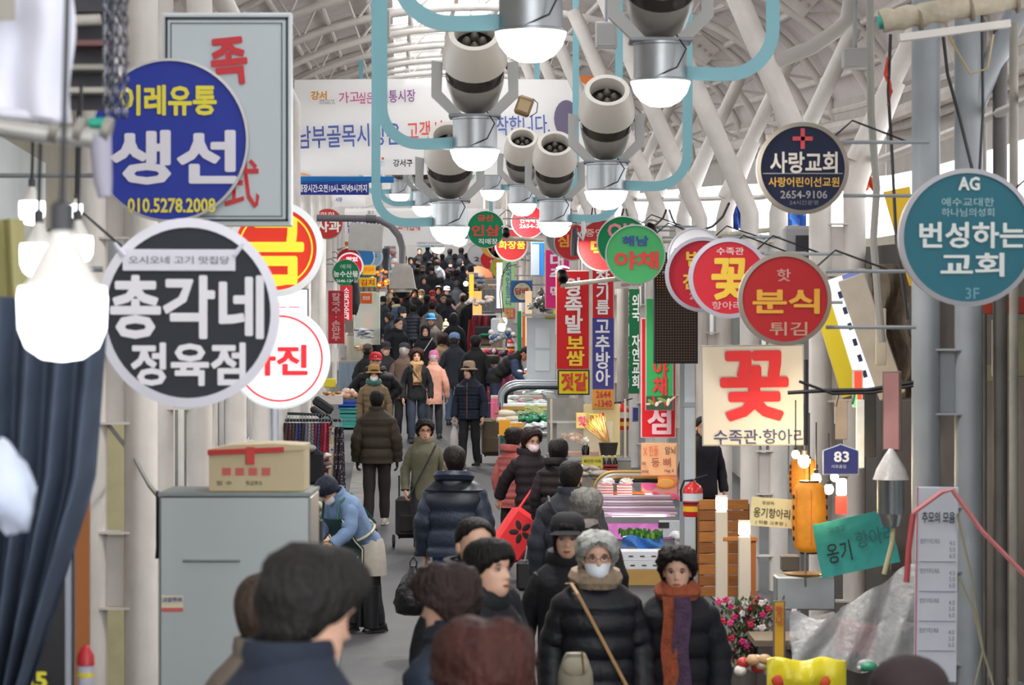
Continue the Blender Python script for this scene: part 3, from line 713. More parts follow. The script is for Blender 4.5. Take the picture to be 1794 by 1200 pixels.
rsign(1277, 487, 71, .60, '#b82230', '#aaa5b2', 'round red flower sign with a big yellow character', [('꽃', 2, 2, 66, 74, '#d6ae26', .05), ('수족관', 2, -47, 48, 13, '#d7b4b4', .02), ('항아리', -4, 48, 52, 14, '#c99a9a', .02)], bracket=1, rimw=.11)
rsign(1231, 481, 66, .62, '#b32234', '#a7a3b0', 'round red side dish sign tucked behind the flower sign', [('반찬', 4, -28, 66, 28, '#d8b02e', .04), ('전', -22, 12, 26, 28, '#d8b02e', .04), ('2642', -8, 38, 30, 11, '#cf9ca0', .02)], bracket=1, rimw=.1)
rsign(1219, 448, 50, .55, '#dcdbe0', '#a9a6ad', 'round white sign showing only its edge behind the red ones', [('G', -32, -6, 16, 18, '#4a4a58', .04)], bracket=1)
rsign(1113, 446, 53, .62, '#4fb06a', '#9fb0a4', 'round light green vegetable shop sign with red and blue lettering', [('해남', 0, -24, 46, 18, '#2a3f9a', .04), ('야채', 2, 10, 78, 32, '#e0322e', .06)], bracket=1, rimw=.05)
rsign(1091, 424, 46, .60, '#13804e', '#b5bdb6', 'round dark green sign with pink letters behind the vegetable sign', [('OK', -2, -20, 50, 26, '#d9808a', .05)], bracket=1, rimw=.05)
rsign(1056, 430, 46, .62, '#a83232', '#a9a2a2', 'round red rice cake sign left of the green signs', [('중앙', -14, -22, 34, 14, '#d8a9a0', .03), ('떡', -4, 6, 34, 32, '#d8902e', .06)], bracket=1, rimw=.06)
rsign(1003, 424, 33, .52, '#b12c2c', '#a8a4a4', 'round red sign with an orange character behind the hanging dome lamp', [('심', -16, -2, 20, 22, '#dd8f2c', .05)], bracket=1, rimw=.06)
rsign(991, 416, 35, .6, '#6f6f74', '#a8a4a4', 'round dark grey sign mostly covered by the red one beside it', [], bracket=1, rimw=.06)
rsign(925, 388, 30, .58, '#d03038', '#d8d4d4', 'round red delivery sign with a phone number and blue foot', [('신속배달', 4, -2, 36, 9, '#f0e6e0', .02), ('2654-2', 2, 8, 34, 7, '#f0e6e0', .02)], bracket=1)
rsign(896, 429, 29.5, .58, '#a02428', '#a9a6a4', 'round dark red cosmetics sign with yellow lettering', [('화장품', 1, 0, 47, 15, '#e8c62c', .035)], bracket=1, rimw=.1)
rsign(880, 427, 28, .58, '#e8f0ea', '#e0e0de', 'round white sign with red and green strokes behind the cosmetics sign', [('식품', -16, 4, 18, 16, '#e0564a', .04)], bracket=1)
rsign(869, 425, 28, .58, '#c98d26', '#b0a070', 'round mustard sign with a red character beside the green ginseng sign', [('금', -10, 0, 14, 16, '#c23a22', .05), ('한', -6, 17, 8, 8, '#2a2420', .03)], bracket=1)
rsign(851, 402, 33, .62, '#118457', '#d8cfc0', 'round deep green ginseng sign with red and white lettering', [('금산', 0, -20, 28, 11, '#d8463a', .05), ('인삼', 0, 2, 50, 20, '#d23a34', .08), ('직매장', 4, 21, 34, 10, '#e8e8e8', .03)], bracket=1, rimw=.03)
rsign(878, 469, 19, .5, '#b8b232', '#a9a68a', 'round olive yellow sign with an orange character under the cosmetics sign', [('고', -4, -4, 13, 13, '#d8542a', .07)], bracket=1)
rsign(858, 455, 17, .5, '#cc2a30', '#c0b0b0', 'small round red sign peeking out under the mustard sign', [('식', 4, 4, 8, 9, '#f0d8d8', .03)], bracket=1)
rsign(838, 446, 19, .56, '#cdcbd0', '#a9a9ad', 'round pale grey sign with black numerals below the ginseng sign', [('29', 2, 8, 18, 8, '#3a3a40', .03)], bracket=1)
rsign(574, 392, 27.5, .6, '#c23a34', '#b8a49c', 'round red fruit shop sign behind the grey camera arm', [('하하', 0, -17, 26, 7, '#f0e6e0', .02), ('사과', 2, 4, 42, 22, '#f0ece6', .05)], bracket=-1, rimw=.06)
rsign(606, 478, 24, .56, '#157048', '#8c9490', 'round green farm and sea produce sign with a phone number', [('예목', 0, -11, 20, 8, '#9ab0a4', .02), ('농수산물', 0, 2, 43, 11, '#d8e0da', .03), ('2646-1245', 0, 14, 34, 5, '#e6e6e6', .02)], bracket=-1, rimw=.05)
rsign(613, 466, 24, .6, '#dc2a3c', '#f0e8ea', 'round bright red sign with a white rim behind the green produce sign', [('맛있', 4, -12, 20, 8, '#ffffff', .05)], bracket=-1, rimw=.12, lit=.3)
rsign(611, 456, 22, .6, '#b82c34', '#c0a49c', 'round dull red sign behind the bright red one', [('원서문', 2, -8, 24, 7, '#e0b4ac', .03)], bracket=-1)
rsign(637, 450, 20, .56, '#3d84c8', '#dfe4ea', 'round blue sign beside the blank grey plate', [], bracket=-1, rimw=.1)
rsign(652, 450, 19, .56, '#9cc4dc', '#dcdce6', 'round pale blue sign with a red and black word', [('우도', 1, -2, 17, 7, '#b03a3a', .04)], bracket=-1, rimw=.14)
# ------------------------------------------------------------------ rectangular signs and boards
def board(x0, y0, x1, y1, dist, face, label, name='sign_board', texts=(), th=.08, edge='#b9b6b0', yaw=0, lit=0, fr=.012, cat='sign', bands=(), tilt=0, post=0, group=None, var=.03):
    k = dist / F; w_, h_ = (x1 - x0) * k, (y1 - y0) * k
    t = thing(name, label, cat, P((x0 + x1) / 2, (y0 + y1) / 2, dist), 0, group, rot=(0, math.radians(tilt), math.radians(yaw)))
    part('box', MB().box((0, th / 2, 0), (w_, th, h_), 0, None, .004), mat(edge, .5), t)
    part('face', MB().box((0, -.003, 0), (w_ - 2 * fr, .006, h_ - 2 * fr)), mat(face, .55, 0, lit * .5, var, 1.5, spec=.2), t)
    for (a0, b0, a1, b1, col) in bands:
        part('painted_band', MB().box((0, 0, 0), ((a1 - a0) * k, .004, (b1 - b0) * k)), mat(col, .45, 0, lit), t, loc=(((a0 + a1) / 2 - (x0 + x1) / 2) * k, -.008, ((y0 + y1) / 2 - (b0 + b1) / 2) * k))
    for q in texts:
        s_, tx, ty, tw, th_, col = q[:6]; text(t, s_, (tx - (x0 + x1) / 2) * k, ((y0 + y1) / 2 - ty) * k, tw * k, th_ * k, col, -.013, q[6] if len(q) > 6 else .03, emit=lit, tilt=q[7] if len(q) > 7 else 0, spacing=q[8] if len(q) > 8 else 1, depth=.002)
    if post:
        for z in (-h_ * .3, h_ * .3): part('bracket_bar', MB().tube([(post * w_ / 2, .04, z), (post * (w_ / 2 + .3), .04, z)], .014, 6), grey_steel, t)
    return t
board(284, 22, 511, 396, 15, '#c7d0d4', 'tall pale rectangular pork trotter sign with a black double frame line and red brushed characters', 'framed_sign', [('족', 402, 108, 64, 84, '#cc2630', .05, .1), ('式', 424, 322, 62, 86, '#c8262c', .01)],
      bands=[(290, 30, 294, 388, '#1b2730'), (501, 30, 505, 388, '#1b2730'), (290, 30, 505, 35, '#1b2730'), (290, 384, 505, 388, '#1b2730'), (299, 40, 301, 380, '#51626a'), (493, 40, 495, 380, '#51626a'), (299, 40, 495, 42, '#51626a'), (299, 378, 495, 380, '#51626a')], edge='#dfe2e2')
board(974, 474, 1033, 648, 40, '#c8242a', 'tall red board for pigs feet and boiled pork beside the blue one', 'vertical_sign', [('왕\n족\n발', 1005, 535, 32, 98, '#e0dcdc', .045), ('보\n쌈', 1008, 615, 32, 52, '#e8c828', .045)], bands=[], edge='#c9bfb0')
board(977, 648, 1033, 692, 40, '#e6d426', 'yellow salted seafood board under the tall red board', 'square_sign', [('젓갈', 1006, 669, 46, 32, '#d02c28', .05)], edge='#1b1d22', fr=.02)
board(1037, 471, 1076, 718, 39, '#c22830', 'tall sesame oil and chilli mill sign in red, navy and orange', 'vertical_sign', [('참\n기\n름', 1056, 512, 24, 78, '#ece6e6', .035), ('고\n추\n방\n아', 1056, 618, 26, 116, '#e6e6ee', .035), ('2644\n-1340', 1057, 699, 30, 28, '#b8302a', .03)],
      bands=[(1038, 557, 1075, 682, '#2b2f86'), (1038, 682, 1075, 716, '#d8922a')], edge='#cbb9a0')
board(1091, 505, 1121, 690, 42, '#1b6640', 'tall dark green church board with two columns of white letters', 'vertical_sign', [('생\n동\n있\n는\n\n예\n배\n\n가\n족\n같\n은\n\n교\n회', 1098, 595, 10, 168, '#dfe6df', .02), ('외\n국\n\n자\n연\n교\n회', 1114, 598, 14, 165, '#e6ece6', .04)], edge='#b0a090')
board(1123, 557, 1184, 767, 35, '#dd262c', 'tall red board with one big pink character at its foot', 'vertical_sign', [('섬', 1155, 738, 42, 46, '#f4c4cc', .06)], edge='#f0c8c8')
t = board(1131, 522, 1180, 719, 34.6, '#3aa15c', 'tall green vegetable board with a picture of vegetables along its foot', 'vertical_sign', [('해\n남', 1156, 574, 24, 68, '#2a3c96', .05), ('야\n채', 1157, 660, 27, 66, '#d83434', .06)], bands=[(1132, 694, 1179, 718, '#3a4a34')], th=.06, edge='#aab4ac')
for i in range(9):
    part('printed_vegetable', MB().ell((0, 0, 0), (.03 + .02 * (i % 3), .002, .014 + .008 * (i % 2)), 10, 6, 0, Matrix.Rotation(i * .7, 3, 'Y')), mat(('#d8c9a8', '#7c9a4a', '#b8442a', '#e6e0d0')[i % 4], .5), t, loc=((-20 + 5 * i) * .0069, -.012, -.58 + .025 * (i % 3 - 1)))
board(955, 437, 998, 541, 46, '#e2307e', 'hot pink vertical board with white letters', 'vertical_sign', [('대\n추', 976, 468, 26, 50, '#f0e6ec', .05), ('떡', 974, 512, 20, 22, '#e6d8e0', .05)], edge='#d8b8b0')
board(955, 534, 975, 559, 47, '#dcd43a', 'small yellow plate hanging under the pink board', 'small_sign', [('쌀', 962, 548, 8, 8, '#4a4a2a', .02)])
board(930, 424, 954, 484, 48, '#2a72b8', 'blue and grey sign box edge left of the pink board', 'small_sign', bands=[(930, 428, 945, 482, '#9aa6b2')])
board(880, 455, 902, 540, 62, '#a4d68e', 'light green vertical ginseng board with blue letters', 'vertical_sign', [('한\n국\n인\n삼\n코\n너', 891, 498, 11, 76, '#4f5f9c', .03)], edge='#b8aa88', lit=.15)
board(880, 540, 903, 559, 61, '#d85a6c', 'small pink plate with yellow letters under the light green board', 'small_sign', [('장계포\n대전점', 891, 549, 17, 14, '#e6d25a', .02)], edge='#c9a98c')
t = board(894, 491, 933, 530, 55, '#2a70b4', 'square blue tobacco sign with a worn round centre', 'square_sign', [('담배', 914, 510, 23, 12, '#a8362e', .04)], edge='#8a7448', post=1)
k = 55 / F
part('disc', MB().lathe([(15.5 * k, 0), (15.5 * k, .006), (.001, .006)], n=32, R=Matrix.Rotation(pi / 2, 3, 'X')), mat('#c9bfa2', .6, 0, 0, .25, 12), t, loc=(1.5 * k, -.004, 0))
part('disc_ring', MB().lathe([(17 * k, 0), (17 * k, .006), (15.3 * k, .006), (15.3 * k, 0)], n=32, R=Matrix.Rotation(pi / 2, 3, 'X'), caps=False), mat('#26264a', .5), t, loc=(1.5 * k, -.005, 0))
board(575, 509, 603, 602, 44, '#b8303a', 'dark red vertical noodle and dumpling board', 'vertical_sign', [('칼\n국\n수\n·\n손\n만\n두', 589, 555, 15, 84, '#d8a6a2', .04)], edge='#b03038')
board(596, 500, 617, 567, 50, '#c42836', 'narrow red blood sausage board behind the noodle board', 'vertical_sign', [('소\n문\n난\n순\n대', 607, 532, 10, 56, '#f0e4e4', .03)], edge='#a82830')
board(629, 486, 659, 503, 66, '#e8c822', 'yellow kimchi sign with red letters', 'small_sign', [('김치', 644, 495, 24, 11, '#b83a22', .04)], lit=.2)
board(635, 464, 658, 482, 68, '#e8b422', 'amber price sign above the kimchi sign', 'small_sign', [('맛김치', 647, 472, 18, 7, '#d8742a', .03)], lit=.2)
board(632, 513, 652, 532, 63, '#e8622a', 'orange notice taped to the clear plastic sheet', 'poster', [('영업중', 642, 522, 13, 7, '#f6e6d8', .04)], edge='#e8a03a', cat='poster', th=.01)
t = board(1229, 604, 1409, 781, 22, '#d2cabc', 'cream light box with a huge red flower character and navy small letters', 'light_box', [('꽃', 1322, 676, 120, 124, '#cc2024', .055), ('수족관·항아리', 1330, 765, 160, 26, '#343f66', .02)], yaw=-7, th=.16, edge='#a9a79f', tilt=-.8, lit=.06)
t = thing('house_number_plate', 'navy pentagonal house number plate reading 83', 'sign', P(1473, 806, 20.5)); k = 20.5 / F
pl = [(-30, -24), (30, -24), (30, 16), (0, 27), (-30, 16)]
part('border', MB().loft([[Vector((x * k * 1.05, y, z * k * 1.06)) for x, z in pl] for y in (.0, .012)]), mat('#d8dce0', .5), t)
part('plate', MB().loft([[Vector((x * k, y, z * k)) for x, z in pl] for y in (-.006, .004)]), mat('#262c72', .4), t)
text(t, '83', 1 * k, 6 * k, 27 * k, 19 * k, '#f0f0f4', -.009, .04); text(t, '사로골길', -4 * k, -11 * k, 26 * k, 6 * k, '#b8bcd8', -.009, .02)
# LED panel
t = board(1146, 442, 1223, 637, 30, '#241d1b', 'tall black panel of unlit amber diodes with a worn top', 'led_panel', th=.1, edge='#1a1a1c', yaw=4); k = 30 / F
mb = MB()
for i in range(15):
    for j in range(40): mb.box(((-33 + 4.7 * i) * k, -.009, (-92 + 4.7 * j) * k), (.011, .008, .011), 1 if j > 26 else 0)
o = part('diode_grid', mb, [mat('#6b4a34', .5), mat('#b5793f', .5)], t); o['kind'] = 'stuff'
# banners
def banner(x0, y0, x1, y1, d, label, texts, extra=()):
    k = d / F; w_, h_ = (x1 - x0) * k, (y1 - y0) * k; t = thing('banner', label, 'banner', P((x0 + x1) / 2, (y0 + y1) / 2, d))
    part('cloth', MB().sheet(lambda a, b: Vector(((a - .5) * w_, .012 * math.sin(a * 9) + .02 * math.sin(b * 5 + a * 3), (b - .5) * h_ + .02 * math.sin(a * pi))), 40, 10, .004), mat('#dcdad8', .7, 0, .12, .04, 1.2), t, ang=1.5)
    for q in texts: text(t, q[0], (q[1] - (x0 + x1) / 2) * k, ((y0 + y1) / 2 - q[2]) * k, q[3] * k, q[4] * k, q[5], -.06, q[6] if len(q) > 6 else .02, tilt=q[7] if len(q) > 7 else 0)
    for pts, col in extra:
        r = [Vector(((x - (x0 + x1) / 2) * k, -.05, ((y0 + y1) / 2 - y) * k)) for x, y in pts]
        part('printed_corner', MB().loft([r, [p + Vector((0, .004, 0)) for p in r]]), mat(col, .6), t)
    for xx in (-.5, .5):
        for zz in (-.5, .5): part('tie_rope', MB().tube([(xx * w_, 0, zz * h_), (xx * w_ + xx * .8, 0, zz * h_ + .12)], .01, 5), mat('#c9c4bc', .8), t)
    return t
banner(516, 140, 1056, 308, 46.4, 'wide white banner with purple and red Korean lettering across the arcade', [
    ('가고', 612, 171, 36, 20, '#c4508c', .01, .08), ('싶은', 642, 172, 26, 20, '#c4508c', .01), ('전통시장', 697, 169, 62, 22, '#8a4a8c', .01, .04), ('남부골목시장은', 612, 238, 180, 40, '#4f62a8', .015, .04), ('고객서비스를', 778, 228, 130, 34, '#d85a4a', .015, .04), ('시작합니다.', 905, 220, 116, 34, '#5a6cb0', .015, .04),
    ('강서', 559, 168, 28, 16, '#e8a03a', .05), ('변화를 만드는 미래\n구민과 함께하는 강서', 573, 179, 28, 9, '#7a7a80', .01), ('강서구', 706, 286, 34, 13, '#2a2c34', .03)],
    [([(516, 302), (530, 303), (548, 308), (516, 308)], '#e8b078'), ([(1006, 134), (1056, 132), (1056, 172), (1036, 156), (1014, 140)], '#e6803c')])
t = bpy.data.objects['banner']; k = 46.4 / F
for i, c in enumerate(('#4a5fa0', '#5f8cc0', '#7fb0d0')): part('printed_emblem', MB().tube([((670 - 786 - 6 + 6 * i - 3) * k, -.06, (224 - 292) * k), ((670 - 786 - 1 + 2 * i) * k, -.06, (224 - 282) * k)], .02, 5, flat=.2), mat(c, .6), t)
part('printed_emblem', MB().ell(((671 - 786) * k, -.06, (224 - 278) * k), (.022, .004, .022), 10, 6), mat('#d85a3a', .6), t)
m = MB()
part('printed_mascot_shape', MB().ell(((992 - 786) * k, -.055, (224 - 208) * k), (.2, .004, .3), 20, 10), mat('#6f6780', .6), t)
banner(556, 366, 880, 431, 78, 'second white banner, farther up the arcade, with a row of coloured dots', [('남부시장은', 640, 398, 62, 22, '#5a50a8', .03), ('고객님께', 716, 394, 40, 20, '#d8543c', .03), ('서울특별시 강서구 남부시장 상인회', 760, 426, 60, 4, '#5a4a8c', .01), ('알소', 650, 372, 12, 6, '#5a5a5a', .02)],
       [([(580 + 9 * i + 4 * math.cos(a), 427 + 4 * math.sin(a)) for a in [2 * pi * q / 12 for q in range(12)]], c) for i, c in enumerate(('#c84a8c', '#4f5aa8', '#6fa04a', '#c8783a'))])
banner(528, 342, 640, 364, 62, 'narrow pale banner strip under the opening hours board', [('시장', 594, 350, 12, 8, '#5a5aa8', .03)], [([(545, 342), (556, 342), (566, 363), (553, 363)], '#e6c8a0')])
board(516, 309, 690, 320, 46.0, '#1f6fb0', 'long blue strip board under the big banner', 'strip_board', edge='#1f6fb0', th=.05)
board(518, 320, 646, 341, 45.8, '#23338a', 'navy opening hours board with white lettering', 'opening_hours_board', [('개장시간:오전10시~저녁9시까지', 583, 330, 120, 14, '#e6e6ee', .03)], edge='#23338a')
# square and odd boards on the right
t = thing('cardboard_sign', 'teal cardboard sign for pots with handwritten letters, tilted', 'sign', P(1500, 952, 20), rot=(0, -.2, .12)); k = 20 / F
part('board', MB().sheet(lambda a, b: Vector(((a - .5) * 142 * k, .01 * math.sin(b * 4), (b - .5) * 96 * k)), 10, 8, .006), mat('#2c8a86', .7, 0, 0, .18, 4, .3, 10), t)
text(t, '옹기', -34 * k, -8 * k, 44 * k, 36 * k, '#1c2a2c', -.016, .015, rough=.8); text(t, '항아리', 34 * k, 6 * k, 70 * k, 30 * k, '#255256', -.016, .0); text(t, '자연고', -30 * k, 32 * k, 30 * k, 11 * k, '#255256', -.016)
t = thing('card_sign', 'cream card with handwritten black letters behind the paper lantern', 'sign', P(1352, 898, 20.6), rot=(0, .08, 0))
part('card', MB().box((0, 0, 0), (76 * k, .008, 52 * k)), mat('#dccf9e', .7, 0, 0, .1, 5), t); text(t, '옹기항아리', 0, -1 * k, 66 * k, 18 * k, '#2a241c', -.006, .02); text(t, '장암독', -8 * k, 17 * k, 22 * k, 6 * k, '#4a4438', -.006); text(t, '( 뒤뜰 고추장 )', 0, -19 * k, 56 * k, 8 * k, '#4a4438', -.006)
t = board(1123, 776, 1186, 834, 34, '#e8b889', 'peach paper price sheet with handwritten pork prices', 'price_sheet', [('X 한돌', 1140, 790, 26, 18, '#d8643c', .0), ('암뇌', 1174, 789, 18, 14, '#4a4438', .01), ('등 뼈', 1158, 810, 34, 16, '#9a5a3a', .01), ('OK', 1128, 812, 8, 5, '#7a6a58'), ('1kg 3', 1172, 825, 16, 6, '#7a6a58'), ('정육점', 1130, 826, 12, 5, '#7a6a58')], th=.01, edge='#d8a878', yaw=0)
t = board(1123, 834, 1188, 876, 34.5, '#e09a90', 'poster with pictures of cut fruit and meat under the price sheet', 'food_poster', th=.01, edge='#c86a5a', cat='poster'); k = 34.5 / F
part('printed_fruit', MB().ell((10 * k, -.012, 10 * k), (20 * k, .003, 11 * k), 20, 8), mat('#e8923a', .5), t); part('printed_fruit', MB().ell((10 * k, -.015, 9 * k), (15 * k, .003, 8 * k), 20, 8), mat('#f0b05a', .5), t)
part('printed_fruit', MB().ell((-18 * k, -.012, 8 * k), (13 * k, .003, 11 * k), 20, 8), mat('#e05a94', .5), t)
for i in range(6): part('printed_meat', MB().ell(((-26 + 11 * i) * k, -.013, (-12 - 3 * (i % 2)) * k), (9 * k, .002, 3.5 * k), 12, 6, 0, Matrix.Rotation(.3 * (i % 3), 3, 'Y')), mat(('#c83a4a', '#e0707a', '#d84a8a')[i % 3], .5), t)
board(1009, 723, 1032, 751, 38.5, '#f0d8a0', 'pink and cream snack picture card on the stall glass', 'menu_card', [('핫', 1020, 737, 15, 16, '#e05a8a', .06)], th=.01, edge='#e6c84a')
board(1031, 725, 1058, 753, 38.4, '#c8c04a', 'yellow green fish cake menu card on the stall glass', 'menu_card', [('엄', 1050, 733, 10, 11, '#c9782a', .06), ('유부', 1037, 733, 7, 12, '#4a3428', .05), ('1000', 1048, 756, 22, 5, '#c8402a', .02)], th=.01, edge='#c8c04a')
board(1019, 800, 1056, 822, 36.5, '#c8bc4a', 'mustard card announcing fish cakes on the counter front', 'menu_card', [('빠끈한 어묵', 1038, 808, 30, 7, '#4a4a2a', .02), ('꼬치 700', 1040, 818, 24, 6, '#4a4a2a', .02)], th=.01, edge='#b8ac4a')
board(1107, 712, 1119, 739, 40, '#c9cdd2', 'small white and blue house plate beside the fire extinguisher', 'small_sign', bands=[(1109, 714, 1118, 737, '#2a3a8c')], th=.02)
t = thing('price_board', 'tall white price list board in front of the grey columns', 'sign', P(1640, 1024, 16.5), rot=(0, .012, 0)); k = 16.5 / F
part('board', MB().box((0, 0, 0), (74 * k, .02, 342 * k), 0, None, .004), mat('#b9bcc4', .5, 0, 0, .06, 3), t)
part('edge_strip', MB().box((0, 0, 0), (3 * k, .024, 342 * k)), mat('#b06a78', .5), t, loc=(-35 * k, 0, 0))
text(t, '추모의 모음', 2 * k, 118 * k, 58 * k, 20 * k, '#3a3c46', -.012, .03)
for i, z in enumerate((62, 10, -42, -94)):
    text(t, '함양가격도매표', -12 * k, (z + 14) * k, 34 * k, 9 * k, '#5a5c66', -.012, .0); text(t, '4.0\n5.0\n6.0', 27 * k, z * k, 10 * k, 30 * k, '#6a6c76', -.012, .0)
    part('rule_line', MB().box((0, 0, 0), (64 * k, .003, 1 * k)), mat('#5a5c66', .6), t, loc=(2 * k, -.012, (z - 22) * k))
for i, (x0, y0, x1, y1, d, c, lb) in enumerate(((1544, 650, 1580, 790, 19, '#a87a78', 'faded food poster standing upright in the shop front'), (1354, 1052, 1376, 1168, 18, '#c89a2e', 'narrow yellow printed card standing beside the azaleas'))):
    t = board(x0, y0, x1, y1, d, c, lb, 'poster', th=.015, edge='#6a5a50', cat='poster', var=.3, yaw=(-35, 0)[i], texts=[] if i == 0 else [('맛\n나', 1365, 1078, 12, 34, '#b83a2a', .03)])
board(1494, 648, 1512, 714, 22, '#e8402f', 'glowing red light strip sign with a green corner', 'light_strip', bands=[(1495, 690, 1501, 712, '#3ad860')], lit=1.2, th=.05)
# tilted light boxes on the right
t = thing('tilted_light_box', 'long glowing light box in yellow, white and blue, hung aslant', 'sign', P(1490, 585, 24), rot=(0, -.32, -.5)); k = 24 / F
part('box', MB().box((0, .09, 0), (.5, .16, 1.0), 0, None, .01), mat('#c8c0b4', .6), t)
for x, c, e in ((-.16, '#d8bf2a', .15), (0, '#e6ecf4', .5), (.16, '#6a74b4', .25)): part('face_strip', MB().box((0, 0, 0), (.155, .01, .98)), mat(c, .4, 0, e), t, loc=(x, 0, 0))
for i in range(6): part('printed_block', MB().box((0, 0, 0), (.035, .006, .06)), mat('#3a3c64', .5), t, loc=(.02, -.008, -.36 + .14 * i))
t = solo('grey_sign_back', 'blank back of a slanted sign box beside the glowing light box', 'sign', MB().box((0, 0, 0), (.22, .12, 1.02), 0, None, .01), mat('#b3aa9e', .6, 0, 0, .1), P(1528, 590, 23), rot=(0, -.34, -.2))
solo('brown_tarpaulin', 'crumpled brown tarpaulin bundled behind the slanted signs', 'tarpaulin', MB().sheet(lambda a, b: Vector(((a - .5) * .3 + .12 * b + .03 * math.sin(b * 11), .08 * math.sin(a * 9 + b * 5), (.5 - b) * 1.1)), 14, 18, .03), mat('#6f6152', .9, 0, 0, .3, 10, .6, 20), P(1550, 580, 23.5))
solo('yellow_sign', 'bright yellow slanted panel behind the teal church sign', 'sign', MB().loft([[Vector((x * .0046, y, z * .0046)) for x, z in ((-26, 80), (20, 90), (46, -90), (20, -84))] for y in (0, .04)]), mat('#e0b51a', .5), P(1574, 416, 23))
t = thing('blank_plate', 'blank grey plate wired to the steel camera arm', 'plate', P(641, 416, 40)); k = 40 / F
part('plate', MB().box((0, 0, 0), (60 * k, .03, 48 * k), 0, Matrix.Rotation(.06, 3, 'Y'), .006), mat('#b3b1ac', .5, 0, 0, .1, 6), t)
for x in (-20, 22): part('wire', MB().tube([(x * k, 0, 22 * k), (x * k, .02, 32 * k)], .006, 5), dark_steel, t)
# ------------------------------------------------------------------ cameras on arms
t = thing('street_camera', 'grey bent pipe holding a domed security camera over the street', 'camera', P(705, 470, 33)); k = 33 / F
pts = [(-230, 8 + 82), (-140, 90), (-60, 88), (-32, 82), (-10, 62), (0, 30), (0, 0)]
part('pipe', MB().tube([Vector((x * k, 0, z * k)) for x, z in [(-150, 88), (-60, 87), (-40, 85), (-20, 74), (-6, 56), (0, 36), (0, 0)]], 6 * k, 12), mat('#6f6c70', .5, .3), t)
part('pipe_joint', MB().tube([(-64 * k, 0, 87 * k), (-46 * k, 0, 86 * k)], 7.4 * k, 12), mat('#5f5c60', .5, .3), t)
part('camera_hood', MB().loft([[Vector((sx * w_ * k, sy * w_ * .7 * k, z * k)) for sx, sy in ((-1, -1), (-.6, -1.1), (.6, -1.1), (1, -1), (1, 1), (-1, 1))] for z, w_ in ((9, 6), (6, 13), (2, 15), (0, 17), (-32, 23), (-36, 24), (-37, 22))]), mat('#a09a92', .55, 0, 0, .12, 10), t)
part('dome_ring', MB().lathe([(17 * k, -36 * k), (17.5 * k, -38 * k), (16 * k, -42 * k)], n=28), mat('#b8b4b0', .4), t)
part('dome_glass', MB().ell((0, 0, -38 * k), (15.5 * k, 15.5 * k, 15 * k), 24, 12), mat('#15120f', .08), t)
def camarm(x0, y0, x1, y1, camx, camy, d, label, sign=None):
    k = d / F; t = thing('camera_pole', label, 'camera', P(x0, y0, d))
    L = Vector(((x1 - x0) * k, 0, -(y1 - y0) * k)); part('pole', MB().tube([(0, 0, 0), L], .028, 10), mat('#c9c2b0', .5, 0, 0, .12, 8), t)
    part('pole_joint', MB().tube([L * .46, L * .52], .036, 10), mat('#b8ae9a', .5), t)
    c = Vector(((camx - x0) * k, -.05, -(camy - y0) * k))
    part('camera_body', MB().tube([c + Vector((-.02, .12, .03)), c + Vector((0, -.02, 0)), c + Vector((0, -.16, -.05))], [.05, .062, .058], 14), mat('#3b3430', .5, .2), t)
    part('lens', MB().tube([c + Vector((0, -.155, -.05)), c + Vector((0, -.17, -.055))], .038, 12), mat('#0c0b0d', .1), t)
    part('mount', MB().tube([c, (0, 0, 0), L * .05], .02, 8), mat('#2f2b28', .6), t)
    part('sun_shield', MB().sheet(lambda a, b: c + Vector((-.075 + .15 * a, -.19 + .3 * b, .062 + .02 * math.sin(pi * a) + .03 * b)), 6, 2, .004), mat('#4a423c', .6), t)
    return t
t = camarm(982, 500, 1188, 476, 986, 482, 33, 'cream pole with a dark camera and a small recording notice hanging from it')
k = 33 / F
for z in (30, 62): pass
nb = part('notice_plate', MB().box((0, 0, 0), (50 * k, .008, 13 * k), 0, Matrix.Rotation(-.1, 3, 'Y')), mat('#ddd8d4', .5), t, loc=(118 * k, -.03, 2 * k)); text(nb, 'CCTV 녹화중', 5 * k, 0, 34 * k, 7 * k, '#b8483a', -.006, .03, tilt=.1)
t = camarm(1141, 424, 1398, 398, 1140, 402, 30, 'long cream pole with a dark camera in front of the round green sign')
t = camarm(882, 416, 952, 421, 887, 406, 45, 'short cream pole with a tiny camera crossing the cosmetics sign')
t = thing('dome_camera', 'white bracket holding a dark cylindrical camera beside the dome lamps', 'camera', P(1007, 424, 30)); k = 30 / F
part('bracket', MB().tube([(14 * k, 0, 36 * k), (16 * k, 0, 20 * k), (14 * k, 0, 4 * k), (4 * k, 0, 16 * k)], [.02, .028, .02, .02], 8), mat('#d8d6d2', .4), t)
part('barrel', MB().tube([(0, 0, 24 * k), (-1 * k, 0, 0), (-2 * k, 0, -24 * k)], [5 * k, 6.5 * k, 6 * k], 14), mat('#23242e', .3), t)
part('top_plate', MB().box((-2 * k, 0, 30 * k), (20 * k, .06, .012), 0, Matrix.Rotation(-.3, 3, 'Y')), mat('#8a8a8a', .4), t)
t = thing('loudspeaker', 'grey box loudspeaker under the navy church sign', 'speaker', P(1405, 424, 26)); k = 26 / F
part('case', MB().box((0, 0, 0), (66 * k, .2, 56 * k), 0, None, .03), mat('#8f8e90', .6), t); part('grille', MB().box((6 * k, -.105, -6 * k), (38 * k, .01, 34 * k)), mat('#1a1c26', .6), t)
